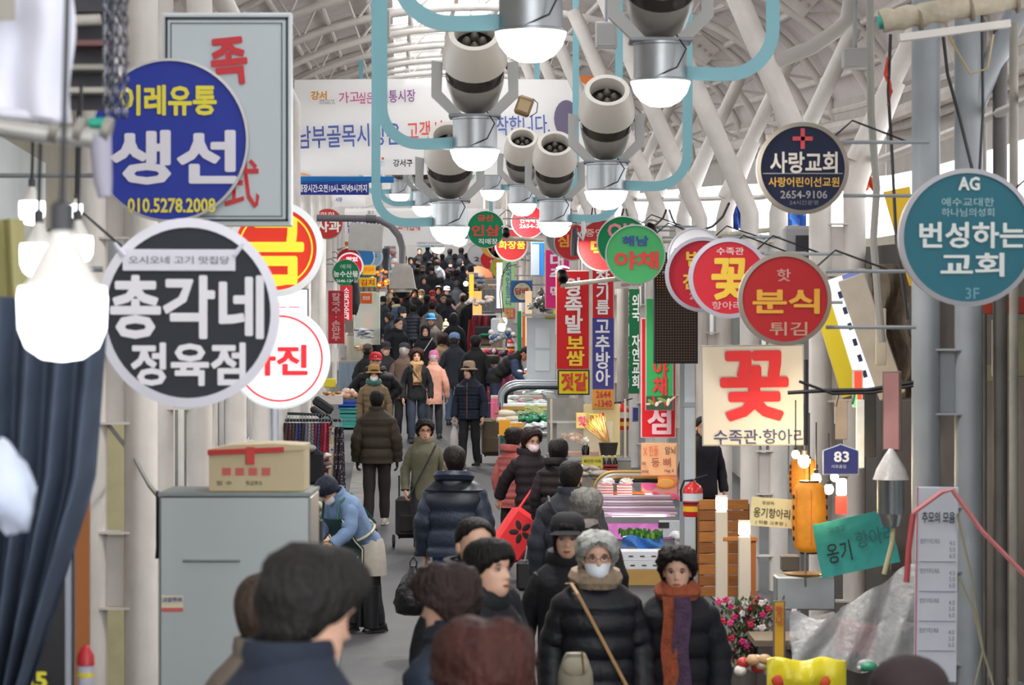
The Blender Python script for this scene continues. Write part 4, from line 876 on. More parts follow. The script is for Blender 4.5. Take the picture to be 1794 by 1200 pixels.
for (x, y, d, lb) in ((918, 186, 27, 'small rusty floodlight between the two rows of lamps'),):
    k = d / F; t = thing('floodlight', lb, 'lamp', P(x, y, d)); part('case', MB().box((0, 0, 0), (28 * k, .12, 34 * k), 0, Matrix.Rotation(.35, 3, 'Y'), .02), mat('#8a7350', .5, .4), t)
    part('glass', MB().box((0, -.065, 0), (20 * k, .01, 20 * k), 0, Matrix.Rotation(.35, 3, 'Y')), mat('#a68c5c', .2), t); part('stem', MB().tube([(0, 0, 0), (-14 * k, 0, 20 * k), (-16 * k, 0, 60 * k)], .014, 6), mat('#a8a49c', .5), t)
    part('guard_wire', MB().tube([(16 * k, -.06, 12 * k), (24 * k, -.06, 4 * k), (22 * k, -.06, -12 * k), (10 * k, -.06, -20 * k)], .005, 5), dark_steel, t)
# boxes hung under the roof
for (x, y, w_, h_, d, lb) in ((672, 42, 22, 50, 34, 'grey junction box on the teal hanger, left'), (1062, 62, 38, 46, 31, 'grey junction box hung from the roof between the lamps'), (1498, 103, 44, 36, 24, 'pale control box under the roof pipes at the right')):
    k = d / F; t = thing('junction_box', lb, 'box', P(x, y, d)); part('case', MB().box((0, 0, 0), (w_ * k, .14, h_ * k), 0, None, .01), mat('#a5a4a2', .5), t); part('lid', MB().box((0, -.075, 0), (w_ * k * .85, .012, h_ * k * .85), 0, None, .004), mat('#8f8e8d', .5), t); part('conduit', MB().tube([(0, 0, h_ * k * .5), (0, 0, h_ * k * .5 + .5)], .018, 6), grey_steel, t)
# ------------------------------------------------------------------ pipes at the upper right
t = thing('lagged_pipe', 'thick cloth wrapped pipe crossing above the grey columns', 'pipe', P(1668, 24, 17.5)); k = 17.5 / F
part('wrap', MB().tube([Vector((x * k, 0, z * k)) for x, z in [(-124 + 12 * i, -14 + .18 * 12 * i + 1.5 * math.sin(i * 1.9)) for i in range(24)]], [(20 + 1.6 * math.sin(i * 2.3)) * k for i in range(24)], 18), mat('#b5ab97', .9, 0, 0, .25, 9, .7, 14), t, ang=1.4)
part('end_cap', MB().tube([(-130 * k, 0, -16 * k), (-120 * k, 0, -14 * k)], 12 * k, 12), mat('#1f9a86', .5), t)
for x in (-60, 30, 110): part('strap', MB().tube([(x * k, 0, (x * .18 + 2) * k), ((x + 5) * k, 0, (x * .18 + 3) * k)], 22.5 * k, 18), mat('#857b6a', .8), t)
solo('support_rail', 'pale steel channel under the wrapped pipe', 'beam', MB().box((0, 0, 0), (.68, .09, .045), 0, Matrix.Rotation(-.13, 3, 'Y')), white_steel, P(1672, 54, 17.4))
t = solo('drain_pipe', 'grey bent drain pipe below the roof at the upper right', 'pipe', MB().tube([P(1330, 120, 25), P(1420, 84, 25), P(1468, 52, 25), P(1484, 34, 25), P(1490, 0, 25), P(1490, -60, 25)], .065, 12), mat('#a39e99', .5))
for i, (x, w_, d, c) in enumerate(((1752, 26, 20, '#55524f'), (1776, 16, 19, '#8b867c'), (1722, 14, 21.5, '#77736c'))):
    k = d / F; solo('service_pipe', ('thick dark service pipe at the right edge', 'beige service pipe at the right edge with clamps', 'thin grey service pipe just right of the double columns')[i], 'pipe', MB().tube([P(x, 40, d), P(x, 600, d), P(x, 1230, d)], w_ * k / 2, 12), mat(c, .6, 0, 0, .2, 4))
solo('slim_conduit', 'slim grey conduit running down left of the double columns', 'pipe', MB().tube([P(1524, -20, 21), P(1526, 200, 21), P(1536, 330, 21), P(1530, 420, 21), P(1545, 600, 21)], .028, 8), mat('#8f8c86', .6))
def cable(pts, d, r, col, lb, name='cable'):
    return solo(name, lb, 'cable', MB().tube([P(x, y, d + (q[0] if q else 0)) for x, y, *q in pts], r, 5), mat(col, .6))
cable([(1560, 60), (1556, 160), (1562, 260), (1570, 420), (1590, 560)], 20, .012, '#2b2a2c', 'black cable bundle beside the slim conduit')
cable([(1652, 60), (1660, 130), (1682, 210), (1704, 300)], 19, .012, '#2b2a2c', 'black cable drooping between the grey columns')
cable([(1720, 20), (1722, 200), (1716, 300)], 18.6, .01, '#2b2a2c', 'thin black cable along the dark pipe')
cable([(1660, 60), (1700, 130), (1730, 120), (1740, 60)], 18.4, .008, '#b09a70', 'tan wire looped below the wrapped pipe')
cable([(1556, 100), (1550, 130), (1562, 160), (1556, 185), (1560, 150), (1552, 115)], 20, .01, '#c8402f', 'tangled red wire hanging in front of the pale pole')
cable([(1380, 688), (1450, 684), (1520, 683), (1600, 670)], 19.5, .014, '#1b1b1e', 'upper black cable strung across to the grey columns')
cable([(1400, 668), (1460, 690), (1530, 688), (1600, 676)], 19.4, .010, '#1b1b1e', 'lower black cable strung across to the grey columns')
for i in range(8):
    d = 30 + 7 * i; a = W(2.8, d, 4.15); 
    solo('cable', 'black cable sagging under the right eave near the %s pillar pair' % ('third', 'fourth', 'fifth', 'sixth', 'seventh', 'eighth', 'ninth', 'tenth')[i], 'cable', MB().tube([W(2.28 + .06 * math.sin(q), d + q, 4.05 - .25 * math.sin(pi * q / 7)) for q in range(8)], .015, 5), black_rub)
# grey steel frame around the flower light box
t = thing('awning_frame', 'black steel awning frame beside the cream flower light box', 'frame', P(1412, 690, 21)); k = 21 / F
part('upright', MB().tube([(0, 0, 60 * k), (0, 0, -90 * k)], .016, 8), dark_steel, t)
for x, z in ((60, -22), (90, -18), (140, 10)): part('stay', MB().tube([(0, 0, 4 * k), (x * k, .1, 6 * k), (x * k, .3, z * k)], .012, 6), dark_steel, t)
# ------------------------------------------------------------------ left foreground
t = thing('plastic_cover', 'white plastic cover hanging at the upper left corner', 'cover', P(60, 90, 7)); k = 7 / F
part('sheet', MB().sheet(lambda a, b: Vector(((-75 + 140 * a + 6 * math.sin(b * 6)) * k, .03 * math.sin(a * 7), (100 - 210 * b - 14 * a * a * b) * k)), 16, 12, .003), mat('#c9cad6', .6, 0, 0, .06, 4), t)
part('printed_patch', MB().box((0, 0, 0), (34 * k, .004, 44 * k)), mat('#8d8880', .6), t, loc=(-44 * k, -.05, 72 * k)); part('cuff', MB().tube([(-60 * k, 0, -108 * k), (0, 0, -114 * k), (60 * k, 0, -120 * k)], 10 * k, 10), mat('#c2c2cc', .6), t)
t = thing('chain_curtain', 'dark hanging chains and clamps with bright highlights beside the white cover', 'chain', P(200, 80, 8)); k = 8 / F
for x in (-12, 4, 18):
    o = link('chain', None, t)
    for i in range(13):
        m = MB(); m.tube([Vector((x * k + 5 * k * math.cos(a) * (1 if i % 2 else .35), 5 * k * math.cos(a) * (.35 if i % 2 else 1), (100 - 18 * i) * k + 11 * k * math.sin(a))) for a in [2 * pi * q / 10 for q in range(11)]], 2.6 * k, 6)
        link('chain_link', m.mesh('chain_link', mat('#4c4e5a', .2, .9)), o)
t = thing('shelf_rack', 'dim metal shelf rack with pipes behind the white cover', 'shelf', P(155, 70, 9.5)); k = 9.5 / F
for z in (50, -8, -50, -90): part('shelf_board', MB().box((0, 0, 0), (70 * k, .12, 9 * k)), mat(('#a39f96', '#8c8880', '#6a4444', '#2a2a30')[(z + 90) // 40 % 4], .6), t, loc=(0, 0, z * k))
part('back_panel', MB().box((0, .08, -10 * k), (74 * k, .02, 220 * k)), mat('#37373d', .7, 0, 0, .2), t)
part('roller', MB().tube([(-36 * k, -.06, 30 * k), (26 * k, -.06, 32 * k)], 10 * k, 12), mat('#a8a49c', .5), t); part('upright', MB().tube([(32 * k, -.05, 110 * k), (32 * k, -.05, -100 * k)], 3 * k, 8), brushed, t)
solo('green_clip', 'green plastic clip below the hanging chains', 'clip', MB().box((0, 0, 0), (.06, .03, .03), 0, None, .01), mat('#1f9a82', .5), P(172, 216, 8))
t = thing('horizontal_pipe', 'pale horizontal pipe with clamps above the hanging bulbs', 'pipe', P(80, 235, 7.6)); k = 7.6 / F
part('pipe', MB().tube([(-120 * k, 0, 18 * k), (0, 0, 0), (95 * k, 0, -8 * k)], 17 * k, 14), mat('#b3b1ac', .4, .3, 0, .1), t)
for x in (10, 52, 100): part('clamp', MB().tube([(x * k, 0, 8 * k), (x * k + 14 * k, 0, 4 * k)], 24 * k, 12), mat('#8b877f', .5, .4), t)
part('sleeve', MB().tube([(95 * k, 0, 0), (100 * k, 0, -80 * k), (104 * k, 0, -110 * k)], [20 * k, 17 * k, 12 * k], 12), mat('#a3a0b0', .6), t)
def bulb(px, py, wd, d, label, bright=3):
    k = d / F; t = thing('hanging_bulb', label, 'bulb', P(px, py, d), 0, 'hanging LED bulbs at the left edge'); r = wd / 2 * k
    part('diffuser', MB().lathe([(.002, -r * 1.42), (r * .45, -r * 1.36), (r * .8, -r * 1.12), (r * .97, -r * .7), (r, 0), (r * .96, .02), (r * .8, .02)], n=28), mat('#ffffff', .3, 0, bright), t, ang=1.2)
    part('heat_sink', MB().lathe([(r * .94, .012), (r * .8, r * .35), (r * .5, r * .95), (r * .28, r * 1.35), (r * .26, r * 1.6)], n=24), mat('#c3bfba', .4), t)
    part('socket', MB().lathe([(r * .27, r * 1.5), (r * .27, r * 2.1), (r * .12, r * 2.2)], n=16), mat('#2a2a2e', .5), t)
    part('cord', MB().tube([(0, 0, r * 2.1), (.01, 0, r * 2.1 + .4)], .006, 6), black_rub, t)
bulb(109, 522, 155, 5.4, 'nearest large LED bulb glowing white before the dark curtain', 3.5)
bulb(68, 440, 66, 8, 'bulb behind the nearest one, partly hidden on its left', 3); bulb(137, 425, 52, 9, 'bulb behind the nearest one, on its right', 3); bulb(56, 362, 46, 10.5, 'upper left bulb of the hanging cluster', 3); bulb(133, 366, 24, 11.5, 'smallest bulb of the hanging cluster', 3)
t = thing('dark_curtain', 'dark blue grey tarpaulin curtain gathered in folds at the left edge', 'curtain', P(40, 850, 8.5)); k = 8.5 / F
def cf(a, b):
    x0 = -80; x1 = 150 - 60 * max(0, b - .45) / .55 - (55 * (b - .45) if b > .45 else 0); x = x0 + (x1 - x0) * a - 60 * b * a
    return Vector((x * k, .06 * math.sin(a * 26 + 2 * b) * (.5 + b), (330 - 720 * b) * k))
part('cloth', MB().sheet(cf, 70, 16, .006), mat('#3f4a5c', .75, 0, 0, .2, 5, .3, 12), t, ang=1.4)
t2 = solo('yellow_curtain', 'thin olive yellow drape behind the dark curtain', 'curtain', MB().sheet(lambda a, b: Vector(((-70 + 90 * a + 20 * b) * .0018, .03 * math.sin(a * 14), (180 - 400 * b) * .0018)), 24, 6, .006), mat('#a09a6a', .8), P(20, 560, 9.2))
t = thing('shop_door_panel', 'black glass door panel with an aluminium stile behind the curtain', 'panel', P(95, 1040, 10)); k = 10 / F
part('glass', MB().box((0, 0, 0), (70 * k, .03, 380 * k)), mat('#14151a', .15), t); part('stile', MB().box((28 * k, -.02, 0), (10 * k, .05, 400 * k)), mat('#8b8e96', .3, .7), t); text(t, '35', -32 * k, -150 * k, 44 * k, 30 * k, '#d8cc2a', -.02, .05)
solo('brown_post', 'orange brown painted post behind the curtain edge', 'post', MB().box((0, 0, 0), (.05, .05, 1.3)), mat('#9a5a26', .6), P(145, 960, 11))
t = thing('red_lantern_lamp', 'small red topped gadget hanging low beside the brown post', 'lamp', P(150, 1160, 10.5)); k = 10.5 / F
part('cap', MB().lathe([(16 * k, -5 * k), (15 * k, 12 * k), (8 * k, 26 * k), (2 * k, 30 * k)], n=18), mat('#b8232a', .4), t); part('body', MB().lathe([(12 * k, -50 * k), (14 * k, -40 * k), (14 * k, -6 * k)], n=18), mat('#b9b4c4', .5), t); part('label_strip', MB().tube([(0, 0, -26 * k), (0, 0, -18 * k)], 14.6 * k, 18), mat('#d8c83a', .5), t)
solo('blurred_plastic_bag', 'bluish white plastic bag hanging at the left edge', 'bag', MB().ell((0, 0, 0), (.06, .05, .11), 16, 12, 0, Matrix.Rotation(-.35, 3, 'Y'), .25, 3), mat('#aeb6c8', .5, 0, 0, .1), P(8, 850, 6.2))
# grey steel box with the carton on top
t = thing('steel_cabinet', 'big brushed steel cabinet side with a small sticker', 'cabinet', P(411, 1040, 13.5), .0); k = 13.5 / F
part('body', MB().box((0, .3, 0), (266 * k, .6, 350 * k), 0, None, .02), mat('#a3a9a8', .35, .5, 0, .08, 1.5, stretch=(1, 1, .15)), t)
part('top_trim', MB().box((0, .3, 174 * k), (268 * k, .61, 6 * k)), mat('#7d8584', .4, .5), t)
st = part('sticker', MB().box((0, 0, 0), (38 * k, .003, 28 * k)), mat('#d8d0b4', .6), t, loc=(-109 * k, -.003, -17 * k)); part('sticker_band', MB().box((0, 0, 0), (38 * k, .003, 7 * k)), mat('#c8605a', .6), t, loc=(-109 * k, -.005, -28 * k)); text(st, '고압주의', 0, 7 * k, 34 * k, 8 * k, '#5a5aa0', -.003, .03)
part('pressed_ridge', MB().tube([(-90 * k, 0, 58 * k), (10 * k, 0, 58 * k)], [.03, .03], 10, flat=.25), mat('#a9afae', .25, .5), t)
t = thing('cardboard_box', 'cream carton with red printing and a red taped lid on the steel cabinet', 'box', P(449, 824, 13.6)); k = 13.6 / F
part('carton', MB().box((0, .2, 0), (166 * k, .4, 74 * k), 0, None, .003), mat('#c9b894', .75, 0, 0, .08, 3), t)
part('lid', MB().loft([[Vector((x * k, y, z * k)) for x, z in ((-84, 26), (84, 36), (84, 44), (30, 47), (-50, 44), (-84, 36))] for y in (-.008, .41)]), mat('#c8b896', .75), t)
part('red_tape', MB().box((0, 0, 0), (134 * k, .006, 9 * k), 0, Matrix.Rotation(-.04, 3, 'Y')), mat('#c23030', .6), t, loc=(-18 * k, -.011, 34 * k)); part('red_tape', MB().box((0, 0, 0), (15 * k, .006, 30 * k)), mat('#cc4038', .6), t, loc=(-10 * k, -.012, 26 * k))
for i in range(4): part('printed_mark', MB().box((0, 0, 0), (15 * k, .003, 13 * k)), mat('#c8605a', .6), t, loc=((-52 + 23 * i) * k, -.003, -2 * k))
for x, s_ in ((-56, '필 수'), (-4, '취급주의')): text(t, s_, x * k, -22 * k, 28 * k, 8 * k, '#6a6250', -.004, .02)
solo('power_cord', 'dark power cord with a plug hanging beside the white column', 'cord', MB().tube([P(276, 860, 13.8), P(276, 960, 13.8), P(278, 978, 13.8)], [.008, .008, .018], 8), black_rub)
cable([(180, 732, 3), (235, 800, 3), (262, 850, 2), (285, 878)], 14, .014, '#9a9a96', 'grey hose from the white column to the cabinet top')
# cream board between columns on the left
solo('cream_sheet', 'yellowish cream sheet between the left double columns', 'panel', MB().box((0, 0, 0), (.2, .02, 3.0)), mat('#c9c29a', .7, 0, 0, .1), P(200, 900, 18.5))
solo('white_hanging_cloth', 'white plastic curtain behind the clothing rack', 'curtain', MB().sheet(lambda a, b: Vector(((-14 + 26 * a) * .0068, .03 * math.sin(a * 16), (70 - 140 * b) * .0068)), 20, 4, .004), mat('#d6dae2', .6, 0, 0, .05), P(476, 740, 32))
t = board(428, 506, 540, 560, 34, '#eef2f6', 'glowing white light box with thin red letters behind the photo sign', 'light_box', [('노ㅡ', 505, 538, 40, 16, '#e0485a', .02)], lit=1.6, edge='#54647c')
# ------------------------------------------------------------------ who walks in the street
def wpos(pr, p): return Vector(pr.location) + Matrix.Rotation(pr.rotation_euler.z, 3, 'Z') @ Vector(p)
Q = person
# nearest heads at the bottom edge
Q(515, 1030, 'nearest man with short black hair and a dark coat, seen from above at the bottom', 1.72, 128, '#1b2230', hair='crop', fine=2, pitch=18, bulk=1.12, collar='stand', rough=.9, d=6.2, lift=-.03)
Q(462, 1026, 'person with short brown hair half hidden behind the nearest black-haired man', 1.6, 150, '#6b6056', hair='short', haircol='#3a2c24', d=8.5, lift=-.05)
Q(856, 1080, 'person with reddish brown hair at the very bottom, mostly hair in view', 1.52, -150, '#1c1d22', hair='big', haircol='#3a1a14', fine=2, pitch=4, mask='#c9d0d8', d=6.6, lift=-.04)
Q(797, 1004, 'person with short dark brown hair and a fluffy navy hood, face turned away', 1.55, -118, '#26303f', hair='perm', haircol='#2c1f1c', fine=2, fur='#1c2434', bulk=1.1, quilt=.14, pitch=10, d=9.8)
Q(853, 944, 'woman with a glossy black bowl cut looking to the side, black hooded coat', 1.62, 48, '#17181c', hair='bowl', fine=2, hood=True, collar='stand', pitch=-4, d=12)
Q(829, 909, 'man with black hair hidden behind the woman with the bowl cut', 1.68, 20, '#1a1b20', hair='man', collar='stand', hood=True)
pr6, A6, _ = Q(1045, 938, 'grey curly haired woman in a white mask, black puffer coat and beige scarf', 1.55, 4, '#15161c', hair='perm', haircol='#b4b5b0', fine=2, mask='#dfe6ec', glasses=1, quilt=.115, bulk=1.12, scarf='#8d7c66', hood=True, collarcol='#9a8470', strap=('#a58054', -1, 'front', .42), glove='#1a1a1c', rough=.5)
pr7, A7, _ = Q(1187, 957, 'elderly woman with permed black hair and an orange and purple scarf', 1.47, -6, '#101118', hair='perm', haircol='#191311', fine=2, scarf=('#94492c', '#4d3850', .52), quilt=.13, bulk=1.05, glove='#b8622a', pitch=4, d=14.9)
Q(995, 905, 'woman in a black cap and dark hooded coat behind the grey haired woman', 1.6, -4, '#15161b', hair='bob', hat='cap', hatcol='#14151a', hood=True, strap=('#2a2c38', 1, 'front', .45), pitch=2)
prb, Ab, _ = Q(1027, 862, 'person with short grey permed hair and a small black backpack, from behind', 1.58, 176, '#0f0f12', hair='perm', haircol='#6c6a66', collarcol='#a59a92')
m = thing('backpack', 'small black backpack worn by the grey haired person', 'backpack', wpos(prb, (0, .2, 1.02)), math.radians(176))
part('pack', MB().box((0, 0, 0), (.26, .12, .36), 0, None, .05), mat('#1a1c28', .7), m); part('pocket', MB().box((0, .07, -.07), (.2, .04, .16), 0, None, .02), mat('#22242f', .7), m); part('shoulder_strap', MB().tube([(-.1, .04, .14), (-.12, -.02, .26), (-.12, -.12, .3)], .02, 6, flat=.5), mat('#2a2d3c', .7), m); part('shoulder_strap', MB().tube([(.1, .04, .14), (.12, -.02, .26), (.12, -.12, .3)], .02, 6, flat=.5), mat('#2a2d3c', .7), m)
Q(999, 808, 'man in a slate grey puffer jacket with black yoke, walking away', 1.70, 168, '#2f323c', hair='man', quilt=.15, bulk=1.1, collar='stand', yoke='#22242c', strap=('#1a1c22', 1, 'back', .5), arms=('bent', 'down'))
Q(977, 768, 'woman with black hair and a plum coloured hooded coat, from behind', 1.58, 160, '#1d1318', hair='bob', quilt=.1, hood=True, hem=.36, d=29.6)
pr12, A12, _ = Q(930, 757, 'woman in a pink mask and long dark plum puffer pulling a red cart', 1.60, 28, '#1e1319', hair='perm', haircol='#251413', mask='#e0c8ce', glasses=1, quilt=.1, hem=.32, arms=('pull', 'bent'), collar='stand', hood=True, d=31.2)
pr13, A13, _ = Q(900, 766, 'woman in a salmon pink puffer jacket with a flowered shoulder bag', 1.54, 140, '#b8615c', hair='perm', haircol='#1c1211', quilt=.075, hem=.42, hood=True, rough=.6, d=32.6)
pr14, A14, _ = Q(797, 782, 'broad man in a glossy navy down jacket and jeans seen from behind', 1.74, 172, '#232c3d', trousers='#3a4d78', hair='man', haircol='#19130f', glasses=1, quilt=.15, bulk=1.22, hem=.47, hood=True, rough=.45, yoke='#1a202c', arms=('down', 'down'), head=20)
pr15, A15, _ = Q(744, 738, 'woman with glasses and permed black hair in an olive coat with a wide collar', 1.56, 8, '#5c5a48', hair='perm', glasses=1, hem=.40, collar='stand', hood=True, collarcol='#6a5f4c', strap=('#1c1c1e', 1, 'front', .42), trousers='#1c1c20', arms=('down', 'down'), shoe='#26262a')
Q(660, 685, 'man in a dark olive brown puffer jacket and black gloves, walking away', 1.72, 178, '#332b1f', trousers='#231c1c', hair='man', haircol='#14100e', quilt=.14, bulk=1.12, hem=.46, glove='#111', shoe='#b8b0a0', rough=.7)
pr17, A17, _ = Q(823, 638, 'woman in a beige wool hat and navy quilted jacket with a brown zip', 1.60, -18, '#1b2233', trousers='#15161a', hair='bob', hat='bucket', hatcol='#a88f78', quilt=.055, hem=.45, zipc='#7a5238', head=-22, shoe='#1a1a1c')
Q(655, 644, 'woman in a tan bucket hat, white mask and khaki puffer jacket', 1.56, 6, '#7d6a50', hair='bob', hat='bucket', hatcol='#b08a55', mask='#e8eaea', quilt=.085, hem=.42, hood=True, collarcol='#a8a07a', scarf='#3f7068')
Q(658, 611, 'man in a red baseball cap and bulky black jacket, hands at his waist', 1.72, 2, '#121316', hair='man', hat='cap', hatcol='#c0202c', quilt=.16, bulk=1.25, arms=('hip', 'hip'), stripe='M', hood=True, d=46)
Q(730, 613, 'smiling woman with a brown bob and checked tan scarf, black jacket and jeans', 1.60, 5, '#131418', trousers='#2b3444', hair='big', haircol='#3a211a', scarf=('#b08a62', '#8e6c4c', .30), hem=.46, pitch=-4, strap=('#1b1b1d', -1, 'front', .5))
Q(760, 617, 'woman in a pink knitted hat and peach coat, from behind', 1.52, 176, '#d39a86', trousers='#2f3138', hair='short', haircol='#c8b8b4', hat='beanie', hatcol='#b8608a', hem=.40)
Q(796, 603, 'man in a light blue cap and dark grey jacket, from behind', 1.70, 172, '#2a2f38', trousers='#4a5a74', hair='man', haircol='#3a3230', hat='cap', hatcol='#6f8cb4', hem=.42, d=53.5)
Q(708, 603, 'man in a navy flat cap and brown coat, from behind', 1.66, 170, '#5f4c42', hair='short', haircol='#a9a29c', hat='beret', hatcol='#23252f', hem=.42)
Q(833, 590, 'man in a black cap and wide black coat near the hat stall', 1.70, 176, '#141417', hair='man', hat='cap', hatcol='#17171b', bulk=1.12, hem=.36)
pr25, A25, _ = Q(866, 622, 'stallholder in a dark vest and blue sweater bending far over his goods', 1.70, 80, '#1e1d20', trousers='#2c3652', hair='man', haircol='#2a1a15', lean=50, vest='#2b3a5a', quilt=.13, collar='stand', d=52, lift=.12, pitch=8, skin='#c98a66')
Q(745, 571, 'young woman with long black hair and a black high collared coat', 1.62, 4, '#12141b', hair='long', hem=.34, strap=('#b8bcc4', 1, 'front', .5), collar='stand', scarf='#101114')
Q(697, 558, 'young man in a black hooded jacket looking to the side', 1.72, 30, '#12161c', hair='man', hood=True, collar='stand', head=15)
Q(661, 544, 'grey haired man in a navy jacket standing in profile at the left stall', 1.68, -80, '#181e2c', hair='man', haircol='#6f6b68', hem=.46, d=72)
Q(755, 557, 'woman in a bright blue bucket hat and grey brown coat', 1.58, 4, '#4a423f', hair='short', hat='bucket', hatcol='#1f6aa0', hem=.36, d=67)
Q(781, 567, 'child in a cream pompom hat and tan padded vest, from behind', 1.34, 176, '#8a6c4a', trousers='#4a4a50', hair='short', hat='pompom', hatcol='#d8c4a0', quilt=.11, vest='#8aa08a', fur='#9a9894', hem=.42)
Q(757, 537, 'man in a stone grey padded jacket with black hair, from behind', 1.70, 178, '#6f6763', hair='man', quilt=.3, hem=.44, d=72)
Q(724, 534, 'person in a shiny dark slate puffer, from behind, near the young man', 1.62, 176, '#2e3440', hair='short', quilt=.09, rough=.45)
Q(683, 548, 'woman in profile with tied black hair behind the grey haired man', 1.60, -70, '#1b2028', hair='fringe', head=-8)
Q(703, 545, 'man in a dark knitted cap behind the young man', 1.68, 80, '#161b22', hair='short', hat='beanie', hatcol='#171c26', d=69)
Q(786, 537, 'person in a navy coat with thin black hair, from behind', 1.66, 178, '#151a26', hair='man', haircol='#221a18', d=75)
Q(795, 552, 'person in a long black hooded coat right of the pompom hat', 1.66, 178, '#0f1218', hat='hood', hatcol='#0f1218', bulk=1.15, hem=.25)
Q(672, 523, 'woman in a black knitted hat and grey mask at the clear plastic stall', 1.56, -50, '#35323a', hair='short', hat='beanie', hatcol='#15161a', mask='#a8a8a8', d=78)
Q(694, 524, 'woman with a black bob, cream scarf and blue denim jacket', 1.60, -70, '#4a6484', hair='bob', scarf='#d8cda8', d=77)
Q(704, 522, 'person in a red hood behind the denim jacket', 1.6, -20, '#8a2a32', hat='hood', hatcol='#c02a38', d=79)
Q(738, 505, 'woman in a taupe beanie, white mask and moss green coat', 1.56, 0, '#5c5a3c', hair='short', hat='beanie', hatcol='#8a7a68', mask='#e8e8ea', d=82)
Q(757, 507, 'woman in a red headscarf and sunglasses with a red scarf', 1.58, 10, '#4a1f28', hair='short', hat='beanie', hatcol='#a8262c', glasses=2, scarf='#a02a34', d=81)
Q(748, 519, 'person in a black coat with black hair below the red headscarf', 1.62, 176, '#14161c', hair='short', d=78)
Q(777, 526, 'man with short black hair looking down, dark grey jacket', 1.70, 6, '#1f2228', hair='man', pitch=12, d=77)
Q(785, 521, 'person in a pale pink jacket with dark hair, from behind', 1.56, 178, '#d8a4b0', hair='bob', d=79.5)
Q(783, 503, 'woman in a pink cap with a pink face mask and black coat', 1.58, 0, '#16171d', hair='long', hat='cap', hatcol='#d8a8a8', mask='#e0b8b4', d=83.5)
Q(785, 486, 'broad man in a dark blue grey coat, from behind, up the street', 1.72, 178, '#232b38', hair='man', haircol='#2a1c18', bulk=1.2, d=88)
Q(743, 488, 'woman with a round brown bob in a black coat, up the street', 1.58, 0, '#17181d', hair='bob', haircol='#2c1a14', d=88)
Q(740, 469, 'man in a brown cap and black mask, grey vest', 1.66, 2, '#3a3a40', hair='short', hat='cap', hatcol='#6a5a50', mask='#15151a', d=92)
Q(731, 441, 'man in a black cap and navy jacket beside the tall grey cloth', 1.72, 60, '#1b222c', hair='man', hat='cap', hatcol='#15171c', d=97)
Q(766, 443, 'young woman with long wavy brown hair and a white top, from behind', 1.68, 178, '#c9ccd8', trousers='#14161c', hair='long', haircol='#4a3028', strap=('#1b1e28', -1, 'back', .5), hem=.5, d=96)
Q(789, 443, 'masked woman in a black hat beside the woman in white', 1.58, 0, '#3a2028', hair='short', hat='beanie', hatcol='#15161b', mask='#d8d8dc', d=98)
Q(806, 440, 'person in a dark hood and white mask turned to the right', 1.64, 70, '#1a212c', hat='hood', hatcol='#1a2028', mask='#e6e6e8', d=97)
Q(825, 456, 'person in a shiny navy hooded puffer at the fish stall, from behind', 1.60, 176, '#151c2a', hat='hood', hatcol='#141b28', quilt=.12, rough=.4, d=93)
Q(789, 469, 'person with dark brown hair in a black padded coat, side on', 1.58, 150, '#151922', hair='bob', haircol='#2a1c1a', quilt=.12, d=91)
Q(811, 518, 'woman in a cream knitted hat and light coat near the right stall', 1.55, 170, '#a89c8c', hair='short', hat='beanie', hatcol='#c8b8a0', d=80)
Q(822, 526, 'woman with thick dark hair and a long black coat at the right stall', 1.60, 168, '#191c24', hair='big', haircol='#1e1514', hem=.3, d=77.5)
Q(812, 524, 'person with brown hair squeezed behind the thick haired woman', 1.56, 178, '#6f675e', hair='bob', haircol='#2a1d1a', d=79)
Q(684, 492, 'stallholder in a brown knitted cap and patterned jacket under warm lights', 1.60, 50, '#4a3a28', hair='short', hat='beanie', hatcol='#3a261c', skin='#d8945c', d=84)
Q(718, 492, 'man in a black jacket lifting a hand to his mouth', 1.68, -20, '#16181d', hair='short', arms=('up', 'down'), skin='#c98a5c', scarf='#b09a70', d=83)
Q(644, 610, 'woman in a leopard print hat behind the man in the red cap', 1.55, 176, '#1c1a1a', hair='short', hat='beanie', hatcol='#5a4a3c', d=52)
Q(675, 614, 'man in a dark cap just behind the shoulder of the red capped man', 1.62, 20, '#262228', hair='short', hat='cap', hatcol='#2a2230', d=51.5)
Q(776, 616, 'woman with long curly brown hair beside the pink knitted hat', 1.58, 170, '#8a6f50', hair='big', haircol='#2c1c1a', d=56)
Q(1231, 770, 'dark clad butcher standing in the shop behind the white post', 1.66, 20, '#1b1620', hair='short', d=33)
apr, AA, bendA = Q(640, 836, 'stallholder in a blue fleece and green apron bent over her table', 1.56, -50, '#6f86a8', trousers='#1c1e22', hair='bowl', haircol='#1a2030', mask='#dfe4e8', lean=36, hem=.48, pitch=16, arms=('work', 'work'), d=25.8, shoe='#17171b', bulk=1.12, skin='#d8a080')
ap = MB()
# apron: bib in front, straps crossing behind, belt and tie
H_ = 1.56
ap.sheet(lambda a, b: bendA(Vector(((a - .5) * .36, -.155 - .02 * math.cos((a - .5) * 3), (.36 + .42 * b) * H_))), 8, 10, .008)
ap.sheet(lambda a, b: bendA(Vector((-.19 - .0 * b, -.1 + .2 * a, (.38 + .2 * b) * H_))), 6, 6, .008)
part('apron', ap, mat('#1d3f3c', .5), apr, ang=1.2)
for sx in (-1, 1): part('apron_strap', MB().tube([bendA(Vector((sx * x, y, z * H_))) for x, y, z in ((.12, -.17, .78), (.12, -.06, .855), (.10, .1, .83), (-.05, .155, .7), (-.14, .13, .6))], .016, 6, flat=.4), mat('#24504a', .6), apr)
part('apron_belt', MB().tube([bendA(Vector((.2 * math.cos(a), .155 * math.sin(a), .6 * H_))) for a in [2 * pi * i / 20 for i in range(21)]], .012, 5), mat('#c9c0a4', .7), apr)
